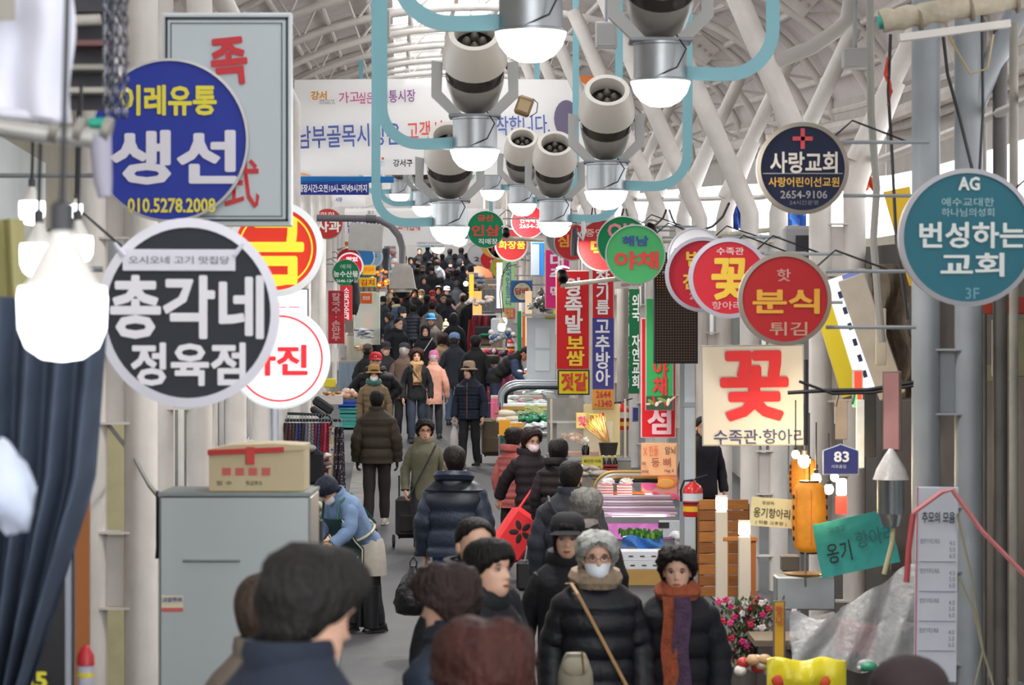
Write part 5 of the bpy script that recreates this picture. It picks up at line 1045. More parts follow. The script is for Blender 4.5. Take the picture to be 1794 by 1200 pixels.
for x in (-.18, .18): part('apron_piping', MB().tube([bendA(Vector((x, -.17, z * H_))) for z in (.36, .5, .62, .78)], .006, 5), mat('#d8cfb4', .7), apr)
part('inner_skirt', MB().loft([[Vector((w_ * math.cos(a), w_ * .8 * math.sin(a), z * H_)) for a in [2 * pi * i / 16 for i in range(16)]] for z, w_ in ((.33, .22), (.42, .215), (.5, .2), (.54, .18))]), mat('#a8a298', .8, 0, 0, .1, 20), apr)
for sx in (-1, 1): part('rubber_boot', MB().tube([(sx * .085, .0, .42), (sx * .086, .0, .2), (sx * .087, 0, .04)], [.085, .078, .07], 14), mat('#16181d', .4), apr)
# the far crowd, filling the street up to the second banner
fc = [(720, 430, 99, '#1c1f28', 'hair'), (745, 432, 101, '#20242f', 'cap'), (752, 452, 95, '#181a20', 'hair'), (775, 430, 103, '#1a1e2a', 'hair'), (797, 432, 102, '#171a22', 'beanie'), (817, 434, 104, '#242830', 'hair'), (708, 436, 100, '#1d2028', 'cap'),
      (733, 458, 94, '#2a303a', 'hair'), (811, 462, 92.5, '#1b212e', 'hair'), (800, 478, 90, '#141821', 'hair'), (756, 470, 91.5, '#23262f', 'beanie'), (772, 492, 86.5, '#171b24', 'hair'), (730, 478, 90.5, '#2c2e34', 'hair'), (762, 426, 107, '#151922', 'hair'), (788, 424, 109, '#1c202b', 'cap'),
      (735, 424, 110, '#1a1d27', 'hair'), (808, 427, 111, '#202530', 'hair'), (749, 420, 114, '#181c26', 'hair'), (826, 440, 100, '#2a2d33', 'hair'), (694, 506, 80.5, '#2a2622', 'hair'), (726, 512, 81, '#202329', 'hair'), (768, 512, 82.5, '#1d2330', 'hair'), (800, 498, 85, '#1a1e28', 'hair'), (712, 520, 78.5, '#191b20', 'beanie')]
nearby = ['left of the black cap', 'behind the man in the black cap', 'below the dome lamp cluster', 'behind the woman with long brown hair', 'behind the masked woman in a black hat', 'beside the stacked boxes', 'at the tall grey cloth', 'before the man in the brown cap', 'next to the orange parasol edge', 'below the hooded person in a white mask', 'left of the white top', 'above the pink cap', 'beside the man in the brown cap',
          'over the long brown hair', 'just over the masked woman', 'beyond the camera housing', 'far behind the hooded person', 'farthest up the street', 'by the goods piled on the right', 'behind the warm lit stall', 'between the camera dome and the taupe beanie', 'behind the red headscarf', 'right of the broad man', 'right under the camera dome']
for (px, py, d, c, hd_), nb_ in zip(fc, nearby):
    kw = dict(hat=hd_, hatcol='#1b1c22') if hd_ != 'hair' else {}
    Q(px, py, '%s person in dark winter clothes %s' % ({'hair': 'dark haired', 'cap': 'capped', 'beanie': 'knitted-cap wearing'}[hd_], nb_), 1.66, 178 if int(px) % 3 else 4, c, hair='man' if int(px) % 2 else 'bob', d=d, hem=.4, **kw)
# ------------------------------------------------------------------ what they carry
def limp_bag(loc, r, col, label, h=.32, name='plastic_bag', rough=.35):
    t = thing(name, label, 'bag', loc)
    m = MB(); rings = []
    for z, w_ in ((-h, r * .45), (-h * .95, r * .8), (-h * .75, r), (-h * .5, r * .92), (-h * .25, r * .55), (-.04, r * .22), (0, r * .14)):
        rings.append([Vector((w_ * (1 + .14 * math.sin(5 * a + z * 20)) * math.cos(a), w_ * .6 * (1 + .14 * math.sin(4 * a + z * 13)) * math.sin(a), z)) for a in [2 * pi * i / 22 for i in range(22)]])
    m.loft(rings, 0); part('sack', m, mat(col, rough, 0, 0, .1, 10, .5, 25), t, ang=1.2)
    for sx in (-1, 1): part('handle', MB().tube([(sx * .02, 0, -.05), (sx * .03, 0, .03), (0, 0, .07)], .008, 5), mat(col, rough), t)
    return t
wl = wpos(pr14, A14[1][3]); limp_bag(wl + Vector((-.1, -.05, -.1)), .16, '#101013', 'black plastic bag hanging from the hand of the man in navy down', .42)
wl = wpos(pr17, A17[0][3]); limp_bag(wl + Vector((0, 0, -.12)), .085, '#c9c2c0', 'translucent white plastic bag in the hand of the woman in the beige hat', .42)
k = 13 / F
t = thing('shoulder_bag', 'beige leather shoulder bag on a tan strap at the grey haired womans side', 'bag', P(1008, 1178, 13.2)); part('body', MB().loft([[Vector((w_ * math.cos(a), .045 * math.sin(a), z)) for a in [2 * pi * i / 16 for i in range(16)]] for z, w_ in ((-.1, .06), (-.085, .085), (0, .08), (.06, .06), (.09, .045))]), mat('#8f8874', .6, 0, 0, .15, 14), t, ang=1.2); part('flap', MB().ell((0, -.035, .03), (.062, .02, .05), 14, 8), mat('#9a937e', .6), t); part('buckle_strap', MB().tube([(.03, -.05, .1), (.04, -.055, .0)], .012, 6, flat=.4), mat('#8a6a3c', .6), t)
t = thing('flowered_bag', 'black shoulder bag printed with small pink flowers', 'bag', wpos(pr13, (-.24, .02, .78))); part('body', MB().box((0, 0, 0), (.26, .1, .2), 0, None, .04), checks('#b84a5c', '#19141a', 26, 'VOR'), t); part('strap', MB().tube([(-.1, 0, .08), (-.02, 0, .5), (.06, 0, .62)], .01, 5), black_rub, t)
t = thing('black_handbag', 'black handbag with a white mark carried beside the slate grey puffer', 'bag', P(948, 990, 28)); part('body', MB().box((0, 0, 0), (.3, .12, .24), 0, Matrix.Rotation(.25, 3, 'Y'), .05), mat('#15161b', .5), t); part('strap', MB().tube([(-.1, 0, .1), (0, 0, .3), (.1, 0, .12)], .012, 6), black_rub, t)
t = thing('black_tote', 'black tote bag with clear handles above the hooded coat', 'bag', P(936, 1008, 24)); part('body', MB().box((0, 0, 0), (.3, .12, .26), 0, None, .03), mat('#111216', .6), t)
for sx in (-1, 1): part('handle', MB().tube([(-.08, sx * .05, .12), (-.06, sx * .05, .24), (.06, sx * .05, .24), (.08, sx * .05, .12)], .008, 5), mat('#8a8c90', .3), t)
# red shopping cart
k = 31 / F; t = thing('shopping_cart', 'red folding shopping cart bag printed with a black flower', 'cart', P(903, 937, 30.5), rot=(0, .62, .25))
part('bag', MB().box((0, 0, 0), (.36, .22, .54), 0, None, .05), mat('#d82a30', .55, 0, 0, .05, 8), t)
for i in range(5): part('printed_petal', MB().ell((.075 * math.cos(i * 1.256), -.113, .05 + .075 * math.sin(i * 1.256)), (.055, .003, .03), 10, 6, 0, Matrix.Rotation(-i * 1.256, 3, 'Y')), mat('#241214', .6), t)
part('handle_frame', MB().tube([(-.12, .05, .2), (-.12, .05, .52), (.12, .05, .52), (.12, .05, .2)], .016, 8), mat('#d8363a', .4), t)
for sx in (-1, 1): part('wheel', MB().lathe([(.07, -.015), (.07, .015)], (sx * .16, .1, -.3), 16, R=Matrix.Rotation(pi / 2, 3, 'Y')), black_rub, t)
# black trolley, brown trolley
def trolley(px, py, d, col, label, w_=.34, h=.5):
    t = thing('shopping_trolley', label, 'trolley', onground(px, d), .1)
    part('bag', MB().box((0, 0, .12 + h / 2), (w_, .24, h), 0, None, .05), mat(col, .7, 0, 0, .15, 8, .4, 18), t); part('pocket', MB().box((0, -.13, .3), (w_ * .7, .03, h * .4), 0, None, .01), mat(col, .8), t)
    part('handle', MB().tube([(-.12, .12, .1), (-.12, .14, h + .36), (.12, .14, h + .36), (.12, .12, .1)], .012, 8), mat('#1e1f22', .4), t)
    for sx in (-1, 1): part('wheel', MB().lathe([(.02, -.02), (.08, -.014), (.08, .014), (.02, .02)], (sx * .19, .08, .08), 18, R=Matrix.Rotation(pi / 2, 3, 'Y')), black_rub, t)
trolley(718, 940, 34.3, '#1b1618', 'black wheeled shopping trolley beside the woman in the olive coat')
trolley(864, 800, 45.5, '#5a4a38', 'brown netted shopping trolley right of the beige hat woman', .36, .6)
# ------------------------------------------------------------------ right side stalls and goods
def crate(px, py, w_, h_, d, col, label, dep=.3, yaw=0, name='crate'):
    """px,py = middle of its foot; plastic crate with slotted sides"""
    k = d / F; W_, H_ = w_ * k, h_ * k; t = thing(name, label, 'crate', P(px, py, d), yaw); cm = mat(col, .5)
    part('bottom', MB().box((0, 0, .01), (W_, dep, .02)), cm, t)
    for s_, nm in ((-1, 'front'), (1, 'rear')):
        m = MB()
        for z in (.02, H_ * .35, H_ * .65, H_ - .02): m.box((0, s_ * dep / 2, z), (W_, .014, .035 if z > .03 else .05))
        for i in range(9): m.box(((i / 8 - .5) * (W_ - .02), s_ * dep / 2, H_ / 2), (.014, .012, H_))
        part('lattice_side', m, cm, t)
    for s_ in (-1, 1): part('end_panel', MB().box((s_ * W_ / 2, 0, H_ / 2), (.014, dep, H_)), cm, t)
    return t
def heap(px, py, sx, sy, d, n, rad, cols, name, label, cat, group, dep=.25, fn=None, lump=.15, rough=.5):
    k = d / F
    for i, fx in enumerate(sorted(random.random() for _ in range(n))):
        c = cols[(i * 7 + 3) % len(cols)]; x = px + (fx - .5) * sx; y = py - random.random() * sy
        R_ = Matrix.Rotation(random.random() * 3, 3, 'Z') @ Matrix.Rotation(random.uniform(-.3, .3), 3, 'X')
        r = rad if not isinstance(rad[0], (list, tuple)) else rad[i % len(rad)]
        m = fn(i) if fn else MB().ell((0, 0, 0), r, 14, 10, 0, R_, lump, i)
        solo(name, '%s, %s, %s from the left' % (label, colname(c), ow(i)), cat, m, mat(c, rough, 0, 0, .15, 14), P(x, y, d) + Vector((0, (random.random() - .5) * dep, 0)), group=group, ang=1.3)
def glass_case(x0, y0, x1, y1, d, label, trim, dep=.7, rings=3):
    """curved glass display case: px box of its glazed part"""
    k = d / F; w_, h_ = (x1 - x0) * k, (y1 - y0) * k; t = thing('display_case', label, 'display case', P((x0 + x1) / 2, y1, d))
    def prof(r, x):  # quarter-round corner at the upper left, going right
        return [Vector((-w_ / 2 + r, x, 0))] + [Vector((-w_ / 2 + r + (w_ * .32) * (1 - math.cos(a)), x, h_ * .35 + (h_ * .65 - r) * math.sin(a))) for a in [pi / 2 * i / 8 for i in range(9)]] + [Vector((w_ / 2, x, h_ - r))]
    for i, (c, r) in enumerate(((trim, 0), ('#dfe4e8', .035), (trim, .07), ('#23272c', .11))[:rings + 1]):
        part('frame_rail', MB().tube(prof(r, -dep / 2 + .02 * i), .018 if i < 3 else .03, 8), mat(c, .3, .3), t)
    pr_ = prof(.03, 0)
    part('glass', MB().sheet(lambda a, b: pr_[min(10, int(a * 10 + .5))] + Vector((0, (b - .5) * dep, 0)), 10, 1), glassy('#dfeaee', .18), t)
    part('tray', MB().box((0, 0, .03), (w_ * .86, dep, .05), 0, None, .01), mat('#e6e9ea', .4, 0, .15), t)
    part('front_rail', MB().box((.02, -dep / 2, -.02), (w_ * .9, .03, .06)), mat('#d8b050', .4), t)
    part('base', MB().box((.02, 0, -.45), (w_ * .9, dep, .8), 0, None, .02), mat('#b9bcbc', .5, .2), t)
    part('case_light', MB().box((.1, 0, h_ - .09), (w_ * .5, .05, .03)), mat('#ffffff', .4, 0, 4), t)
    return t
glass_case(874, 667, 978, 712, 46, 'curved glass fish display case with silver rails', '#b4bac0')
heap(925, 708, 76, 26, 46, 20, (.16, .05, .03), ['#c8d4d0', '#e6e9e6', '#b8c4c0', '#dfe6da'], 'fish', 'pale fish lying on ice in the curved display case', 'fish', 'fish in the display case', .3)
# vegetables
t = thing('vegetable_stand', 'steel vegetable stand under the fish case', 'stand', P(928, 800, 43)); part('shelf', MB().box((0, .1, .30), (.96, .6, .04)), brushed, t)
for x in (-.45, .45): part('leg', MB().box((x, -.15, -.02), (.04, .04, .62)), brushed, t)
part('tray', MB().box((.24, -.1, .35), (.42, .3, .05), 0, None, .01), mat('#c9ced0', .3, .6), t)
for i, (x, y, c) in enumerate(((932, 718, '#c9d2a4'), (920, 728, '#c4cf9c'), (943, 724, '#cdd6a8'), (963, 722, '#d0d8ae'), (955, 736, '#bccb92'))):
    m = MB().ell((0, 0, 0), (.115, .08, .07), 18, 10, 0, None, .12, i); t = thing('napa_cabbage', 'pale napa cabbage lying %s' % ('on top in the middle', 'second from the radishes', 'between the two pale heads on top', 'at the post side of the pile', 'low in the pile near the post')[i], 'cabbage', P(x, y, 43), 0, 'napa cabbages')
    part('head', m, mat(c, .5, 0, 0, .18, 16), t, ang=1.3)
    for q in range(3): part('leaf', MB().sheet(lambda a, b: Vector((-.11 + .2 * a, -.085 + .012 * math.sin(a * 6 + q) - .01 * q, -.05 + .035 * q + .05 * b + .01 * math.sin(a * 9))), 8, 3, .004), mat('#b4c484', .5), t)
for i in range(5):
    x, y = ((888, 724), (898, 734), (902, 742), (884, 736), (896, 748))[i]
    t = thing('radish', 'white radish %s' % ('at the back of the yellow crate', 'in the middle of the radish pile', 'fat and pointing right', 'behind its muddy tops', 'lowest in the yellow crate')[i], 'radish', P(x, y, 42.8), 0, 'white radishes'); part('root', MB().tube([(-.13, 0, 0), (-.09, 0, 0), (0, 0, 0), (.09, 0, -.005), (.14, 0, -.01)], [.03, .052, .056, .045, .012], 14), mat('#dcd4c0', .5, 0, 0, .08, 12), t, ang=1.3)
    part('stem', MB().ell((-.15, 0, .01), (.04, .03, .03), 8, 6, 0, None, .4, i), mat('#8a7a4c', .8), t)
crate(884, 762, 18, 26, 42.5, '#e0a020', 'yellow crate holding the white radishes'); crate(906, 766, 20, 24, 42.4, '#dc9a24', 'second yellow crate leaning on the green one'); crate(896, 800, 38, 38, 42.3, '#1d4f46', 'dark green crate below the radishes')
heap(935, 744, 50, 14, 42.4, 9, (.1, .08, .06), ['#1f6a4a', '#2f8a60', '#1a4a38', '#4a9a78'], 'greens_bag', 'green leafy bundle in thin plastic below the cabbages', 'vegetable', 'greens wrapped in plastic', .1, lump=.5, rough=.25)
heap(944, 752, 46, 8, 42.2, 6, (.09, .07, .045), ['#dfe2e2', '#d0d6d8'], 'plastic_bag', 'crumpled clear bag at the edge of the vegetable stand', 'bag', 'clear bags by the greens', .1, lump=.6, rough=.2)
# food stall behind the posts
t = thing('food_stall', 'snack stall with steel counter, sneeze glass and cream back board', 'stall', P(1030, 900, 38.8)); k = 38.8 / F
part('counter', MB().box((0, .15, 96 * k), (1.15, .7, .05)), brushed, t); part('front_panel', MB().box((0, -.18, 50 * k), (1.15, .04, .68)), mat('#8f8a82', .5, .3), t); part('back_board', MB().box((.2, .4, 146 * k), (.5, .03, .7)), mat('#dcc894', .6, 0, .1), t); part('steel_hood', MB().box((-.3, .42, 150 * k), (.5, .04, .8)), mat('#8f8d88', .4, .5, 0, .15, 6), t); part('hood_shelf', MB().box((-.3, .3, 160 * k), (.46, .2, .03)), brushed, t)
part('sneeze_glass', MB().box((-.05, -.15, 130 * k), (.75, .008, .5)), glassy('#e6ecec', .2), t); part('wood_tray', MB().box((-.1, .1, 104 * k), (.5, .2, .08), 0, None, .01), mat('#b5673a', .6, 0, 0, .2, 12), t)
part('griddle', MB().box((-.42, -.05, 103 * k), (.3, .4, .05)), mat('#77756f', .3, .6), t)
for x in (-.5, .5): part('post', MB().box((x, -.15, 150 * k), (.03, .03, .8)), mat('#cfc8b6', .5), t)
t = thing('skewer_bucket', 'black tub bristling with long wooden skewers with red tips', 'skewers', P(1066, 795, 38)); part('tub', MB().lathe([(.1, -.02), (.13, .15), (.125, .15)], n=20), mat('#3a3430', .5), t)
for i in range(26):
    a = random.uniform(-.9, -.05); e = Vector((math.sin(a) * .42, random.uniform(-.1, .1), math.cos(a) * .42)); part('skewer', MB().tube([(random.uniform(-.06, .06), 0, .1), Vector((0, 0, .1)) + e], .0045, 5), mat('#c9a468', .6), t)
    if i < 10: part('red_tip', MB().tube([Vector((0, 0, .1)) + e * .97, Vector((0, 0, .1)) + e * 1.08], .008, 5), mat('#c82a2a', .5), t)
for i in range(3):
    t = thing('soda_bottle', 'dark bottle with a yellow cap in the red crate, %s' % ('first from the skewers side', 'middle one', 'next to the grey post')[i], 'bottle', P(1057 + 10.5 * i, 823, 37.4), 0, 'dark bottles in the red crate')
    part('glass', MB().lathe([(.03, 0), (.032, .08), (.03, .1), (.013, .15), (.013, .17)], n=14), mat('#1b1412', .1), t); part('cap', MB().lathe([(.017, .16), (.017, .185), (.01, .19)], n=12), mat('#e0c62c', .4), t)
crate(1066, 830, 28, 16, 37, '#8a1f24', 'dark red bottle crate by the grey post', .2)
t = thing('sauce_bottle', 'black sauce bottle with a crumpled white top on the snack counter', 'bottle', P(1026, 797, 38)); part('glass', MB().lathe([(.05, 0), (.052, .1), (.035, .13), (.03, .13)], n=16), mat('#15110f', .15), t); part('paper_top', MB().ell((0, 0, .18), (.04, .03, .05), 10, 8, 0, None, .7, 2), mat('#e6ded6', .8), t)
heap(1031, 838, 44, 20, 36.5, 13, (.13, .07, .04), ['#b9b0a4', '#a89f94', '#c4bcb0'], 'packed_bundle', 'plastic-wrapped bundle piled on the meat counter corner', 'bundle', 'beige bundles piled on the counter', .2, rough=.35)
heap(1002, 776, 40, 14, 39, 12, (.045, .04, .035), ['#d8a878', '#c98a5c', '#e6c09a', '#d8b08a'], 'fried_snack', 'golden fried snack piled behind the black haired woman', 'snack', 'fried snacks on the tray', .15)
# meat counter
glass_case(1040, 824, 1150, 872, 34.5, 'curved glass meat display case with gold rails', '#b89a50')
crate(1089, 876, 78, 14, 33.6, '#e0782a', 'orange tray carrying packs of pink meat', .3)
for q, (bx, by) in enumerate(((1061, 866), (1094, 866))):
    for j in range(4):
        t = thing('meat_pack', 'pink meat pack, %s of the %s stack on the orange tray' % (('bottom', 'second', 'third', 'top')[j], ('first', 'second')[q]), 'meat', P(bx, by - 4.6 * j, 33.5), 0, 'packs of sliced pink meat'); part('tray', MB().box((0, 0, 0), (.175, .13, .02), 0, None, .004), mat('#e8e4e4', .5), t); part('meat', MB().box((0, -.002, .012), (.165, .125, .014), 0, None, .004), mat('#d07a7e', .5, 0, 0, .2, 30), t)
    solo('plastic_bag', ('thin clear bag crumpled on the first meat stack', 'thin clear bag crumpled on the second meat stack')[q], 'bag', MB().ell((0, 0, 0), (.08, .06, .045), 14, 10, 0, None, .7, q), glassy('#eef0f2', .5), P(bx + 4, by - 22, 33.5))
t = thing('meat_chiller', 'open steel meat chiller with purple light and striped rolling cover', 'chiller', P(1118, 960, 32)); k = 32 / F
part('body', MB().box((0, .2, 10 * k), (.92, .8, .55), 0, None, .02), mat('#a3a6ac', .35, .6), t)
part('well', MB().box((-.02, -.22, 34 * k), (.78, .06, .2)), mat('#c470b4', .4, 0, .25, .35, 12), t)
for i in range(7): part('cover_slat', MB().box((0, -.16 + .09 * i, (62 + 4.2 * i) * k), (.86 - .015 * i, .07, .022), 0, Matrix.Rotation(.2, 3, 'X'), .006), mat(('#c8b8c4', '#8a7484')[i % 2], .3, .5), t)
part('front_glass', MB().box((0, -.25, 52 * k), (.9, .02, .07)), mat('#8e8c90', .3, .6), t); part('control_box', MB().box((.34, -.27, 36 * k), (.24, .06, .19), 0, None, .006), mat('#c9ccd2', .4), t); part('control_panel', MB().box((.27, -.305, 43 * k), (.12, .01, .06)), mat('#23242a', .3), t)
l = bpy.data.lights.new('chiller_tube', 'AREA'); l.size = .6; l.size_y = .08; l.shape = 'RECTANGLE'; l.energy = 8; l.color = (1, .45, .9); lo = bpy.data.objects.new('chiller_tube', l); C.objects.link(lo); lo.parent = t; lo.location = (0, -.2, 58 * k)
heap(1100, 930, 70, 14, 31.9, 12, (.08, .04, .035), ['#b05a84', '#c884a8', '#7a3a50', '#e0a4c4'], 'meat_cut', 'cut of meat glowing pink in the open chiller', 'meat', 'meat cuts in the open chiller', .1)
for i in range(22):
    solo('spinach_bundle', '%s bunch of the green spinach heaped on blue plastic, counted left to right' % ow(i), 'vegetable', MB().sheet(lambda a, b: Vector(((a - .5) * .13, .03 * math.sin(a * 7 + i), (b - .5) * .06 + .015 * math.sin(a * 9 + i))), 6, 3, .01), mat(('#3f7a2c', '#6f9a3c', '#2f5f24')[i % 3], .6), P(1094 + 2.8 * i, 930 + 14 * random.random(), 31.2 - .01 * i), random.random() * 3, 'spinach bundles')
t = solo('blue_plastic_wrap', 'blue plastic sheet folded under the spinach', 'bag', MB().sheet(lambda a, b: Vector(((a - .5) * .44, .03 * math.sin(a * 12 + b * 4), (b - .5) * .12 + .02 * math.sin(a * 8))), 16, 6, .03), mat('#3f7ac8', .3, 0, 0, .15, 8), P(1126, 951, 31))
for i, (x, y, w_, h_, c, lb) in enumerate(((1135, 974, 92, 18, '#d8dae0', 'upper white foam box with slots under the spinach'), (1138, 990, 90, 16, '#d2d4da', 'lower white foam box with slots'), (1134, 1012, 88, 30, '#b08a4c', 'brown cardboard box under the white foam boxes'), (1136, 1036, 100, 12, '#c9ccd0', 'flat stack of folded sheets under the cardboard box'))):
    k = 30.5 / F; t = thing('storage_box', lb, 'box', P(x, y, 30.5)); part('body', MB().box((0, .15, 0), (w_ * k, .36, h_ * k * .96), 0, None, .006), mat(c, .7, 0, 0, .06, 6), t)
    if i < 2:
        for q in range(4): part('slot', MB().box((0, 0, 0), (.05, .006, .012)), mat('#3a3c44', .7), t, loc=((-30 + 20 * q) * k, -.032, 0))
    if i == 3:
        for q, cc in enumerate(('#b84a5c', '#3f7a8a', '#d8c84a')): part('folded_sheet', MB().box((0, 0, 0), (w_ * k * .98, .02, .012)), mat(cc, .7), t, loc=(0, -.035, -.02 + .02 * q))
t = thing('counter_table', 'low wooden table carrying the boxes in front of the chiller', 'table', onground(1135, 30.6)); part('table_top', MB().box((0, .15, .14), (.75, .5, .04)), mat('#8a6a44', .7), t)
for x in (-.33, .33): part('leg', MB().box((x, 0, .06), (.05, .05, .13)), mat('#7a5c3c', .7), t)
heap(1186, 956, 16, 20, 31.2, 4, (.07, .06, .05), ['#dcdadd', '#e6e4e8'], 'plastic_bag', 'white filled plastic bag beside the chiller control box', 'bag', 'white bags beside the chiller', .1, lump=.4, rough=.3)
# white square post and extinguishers
t = thing('white_post', 'white painted square steel post with a yellow edge beside the meat counter', 'post', onground(1208, 31)); part('shaft', MB().box((0, 0, 1.45), (.11, .1, 2.95)), mat('#c2c8ce', .5, 0, 0, .08, 4), t); part('side_plate', MB().box((-.08, .02, 1.45), (.05, .06, 2.95)), mat('#8f9294', .5), t); part('yellow_edge', MB().box((.06, -.02, 1.5), (.012, .03, 2.9)), mat('#c9c27a', .5), t)
for z in (.9, 1.9): part('band', MB().box((0, 0, z), (.13, .12, .05)), mat('#9aa0a6', .4), t)
def extinguisher(px, py, h_, d, label):
    k = d / F; H_ = h_ * k; r = H_ * .26; t = thing('fire_extinguisher', label, 'extinguisher', P(px, py, d))
    part('tank', MB().lathe([(r * .9, 0), (r, .02), (r, H_ * .72), (r * .8, H_ * .82), (r * .35, H_ * .9), (r * .3, H_ * .93)], n=24), mat('#c82826', .25), t)
    part('paper_label', MB().lathe([(r * 1.01, H_ * .42), (r * 1.01, H_ * .62)], n=24, caps=False), mat('#d0d4d8', .5), t); part('yellow_label', MB().lathe([(r * 1.01, H_ * .14), (r * 1.01, H_ * .28)], n=24, caps=False), mat('#e0b02a', .5), t)
    part('strap', MB().lathe([(r * 1.03, H_ * .33), (r * 1.03, H_ * .38)], n=24, caps=False), black_rub, t)
    part('handle', MB().tube([(-.01, 0, H_ * .93), (r * .4, 0, H_ * 1.02), (r * 1.5, 0, H_ * 1.1)], .01, 6), black_rub, t); part('valve', MB().tube([(0, 0, H_ * .9), (0, 0, H_)], .018, 8), brushed, t)
    part('hose', MB().tube([(0, -.02, H_ * .97), (-r * .9, -.02, H_ * .95), (-r * 1.25, 0, H_ * .7), (-r * 1.2, 0, H_ * .4)], .013, 6), black_rub, t)
extinguisher(1089, 753, 50, 39.5, 'red fire extinguisher strapped to the grey post by the chilli mill sign')
extinguisher(1214, 905, 66, 30, 'red fire extinguisher hanging beside the white post')
extinguisher(895, 618, 26, 56, 'far red fire extinguisher with a yellow band by the hat stall')
solo('grey_post', 'grey round post behind the fire extinguisher at the snack stall', 'post', MB().tube([P(1091, 500, 40.5), P(1091, 900, 40.5)], .085, 14), mat('#9a948e', .5, 0, 0, .12, 4))
t = thing('white_cabinet', 'white steel cabinet with door frames left of the pigs feet sign', 'cabinet', P(948, 612, 47)); k = 47 / F
part('body', MB().box((0, .2, 0), (50 * k, .4, 112 * k)), mat('#c6ccd2', .5, 0, 0, .08, 3), t)
for z in (20, -20): part('door', MB().box((2 * k, -.01, z * k), (26 * k, .02, 36 * k), 0, None, .004), mat('#d0d6da', .5), t)
part('shelf_top', MB().box((-4 * k, .1, 60 * k), (60 * k, .6, .04)), mat('#b4b6b4', .5), t)
heap(946, 546, 34, 34, 46.5, 14, (.07, .05, .05), ['#6a6a66', '#8a8a86', '#4a4a48', '#a8a8a4'], 'junk_piece', 'grey tangle piece stored over the white cabinet', 'scrap', 'grey clutter over the white cabinet', .2, lump=.9)
# wood screen, lanterns, flowers at the right
t = thing('wooden_screen', 'orange brown slatted wooden screen below the cream light box', 'screen', onground(1268, 23.6)); k = 23.6 / F
base = CY + (-(G(23.6))) * F / 23.6
for i in range(9): part('slat', MB().box((0, 0, (base - 1044 + 8 + 19 * i) * k * 1.0), (86 * k, .025, 17.6 * k), 0, None, .003), mat(('#a5682f', '#8f5626', '#b0702f')[i % 3], .6, 0, 0, .2, 9, 0, 40, stretch=(1, 1, 6)), t)
for x in (-40, 40): part('upright', MB().box((x * k, .03, (base - 968) * k), (.05, .04, 170 * k)), mat('#7a4a22', .6), t)
for (px, y0, y1, d, lb) in ((1264, 870, 1060, 22.6, 'white bollard lamp glowing against the wooden screen'), (1304, 914, 1060, 21.8, 'shorter bollard lamp with a glowing head in front of the wooden frame')):
    k = d / F; t = thing('bollard_lamp', lb, 'lamp', P(px, y1, d)); part('shaft', MB().box((0, 0, (y1 - y0 - 26) * k / 2), (20 * k, .09, (y1 - y0 - 26) * k), 0, None, .004), mat('#c6c0b8', .5), t); part('lamp_head', MB().box((0, 0, (y1 - y0 - 12) * k), (19 * k, .08, 25 * k), 0, None, .012), mat('#ffe9c0', .4, 0, 5), t); part('cap', MB().box((0, 0, (y1 - y0 + 1) * k), (20 * k, .09, .01)), mat('#d8d2c8', .5), t)
t = thing('wooden_stand', 'brown wooden frame stand behind the shorter bollard lamp', 'stand', P(1296, 1050, 22.6)); k = 22.6 / F
for x in (-24, 24): part('leg', MB().box((x * k, 0, 52 * k), (8 * k, .05, 104 * k)), mat('#a3602c', .6), t)
part('top_rail', MB().box((0, 0, 106 * k), (60 * k, .1, 7 * k), 0, None, .004), mat('#b0702f', .6), t)
def lantern(px, py, w_, h_, d, label, e):
    k = d / F; t = thing('paper_lantern', label, 'lantern', P(px, py, d)); r = w_ * k / 2; h = h_ * k
    prof = [(r * .55, -h / 2)] + [(r * (.74 + .26 * math.sin(pi * min(1, max(0, (i / 20)))) ** .5 + .03 * (i % 2)), -h * .47 + h * .94 * i / 20) for i in range(21)] + [(r * .55, h / 2)]
    part('paper_shade', MB().lathe(prof, n=28, caps=False), mat('#b5741c', .7, 0, e * .45, .3, 8, .3, 30), t, ang=1.3)
    for z in (-h / 2, h / 2): part('end_ring', MB().lathe([(r * .5, -.012), (r * .56, -.012), (r * .56, .012), (r * .5, .012)], (0, 0, z), 20), mat('#1f1714', .5), t)
    for a in (-.9, 0, .9): part('painted_line', MB().tube([(r * 1.0 * math.sin(a), -r * 1.0 * math.cos(a), -h * .4), (r * 1.03 * math.sin(a), -r * 1.03 * math.cos(a), 0), (r * 1.0 * math.sin(a), -r * 1.0 * math.cos(a), h * .4)], .0025, 5), mat('#c8542a', .6), t)
    for s_ in (-1, 1):
        for q in range(5): part('brush_stroke', MB().ell((s_ * r * .93, -r * .42, h * (.3 - .15 * q)), (.008, .012, .018), 8, 6), mat('#1c1412', .6), t)
    part('hanging_cord', MB().tube([(0, 0, h / 2), (0, 0, h / 2 + .5)], .005, 5), black_rub, t)
lantern(1418, 906, 62, 122, 20.5, 'nearest glowing amber paper lantern with black brush strokes', .55); lantern(1407, 838, 50, 70, 22, 'second paper lantern mostly hidden above the nearest one', .35)
def warmbulb(px, py, wd, d, label, col='#ffdf9a', e=9):
    k = d / F; r = wd * k / 2; t = thing('light_bulb', label, 'bulb', P(px, py, d)); part('glass', MB().ell((0, 0, 0), (r, r, r * 1.1), 14, 10), mat(col, .3, 0, e), t); part('socket', MB().lathe([(r * .45, r * .8), (r * .5, r * 1.7), (r * .2, r * 1.8)], n=12), mat('#3a3630', .5), t); part('wire', MB().tube([(0, 0, r * 1.7), (0, 0, r * 1.7 + .35)], .005, 5), black_rub, t)
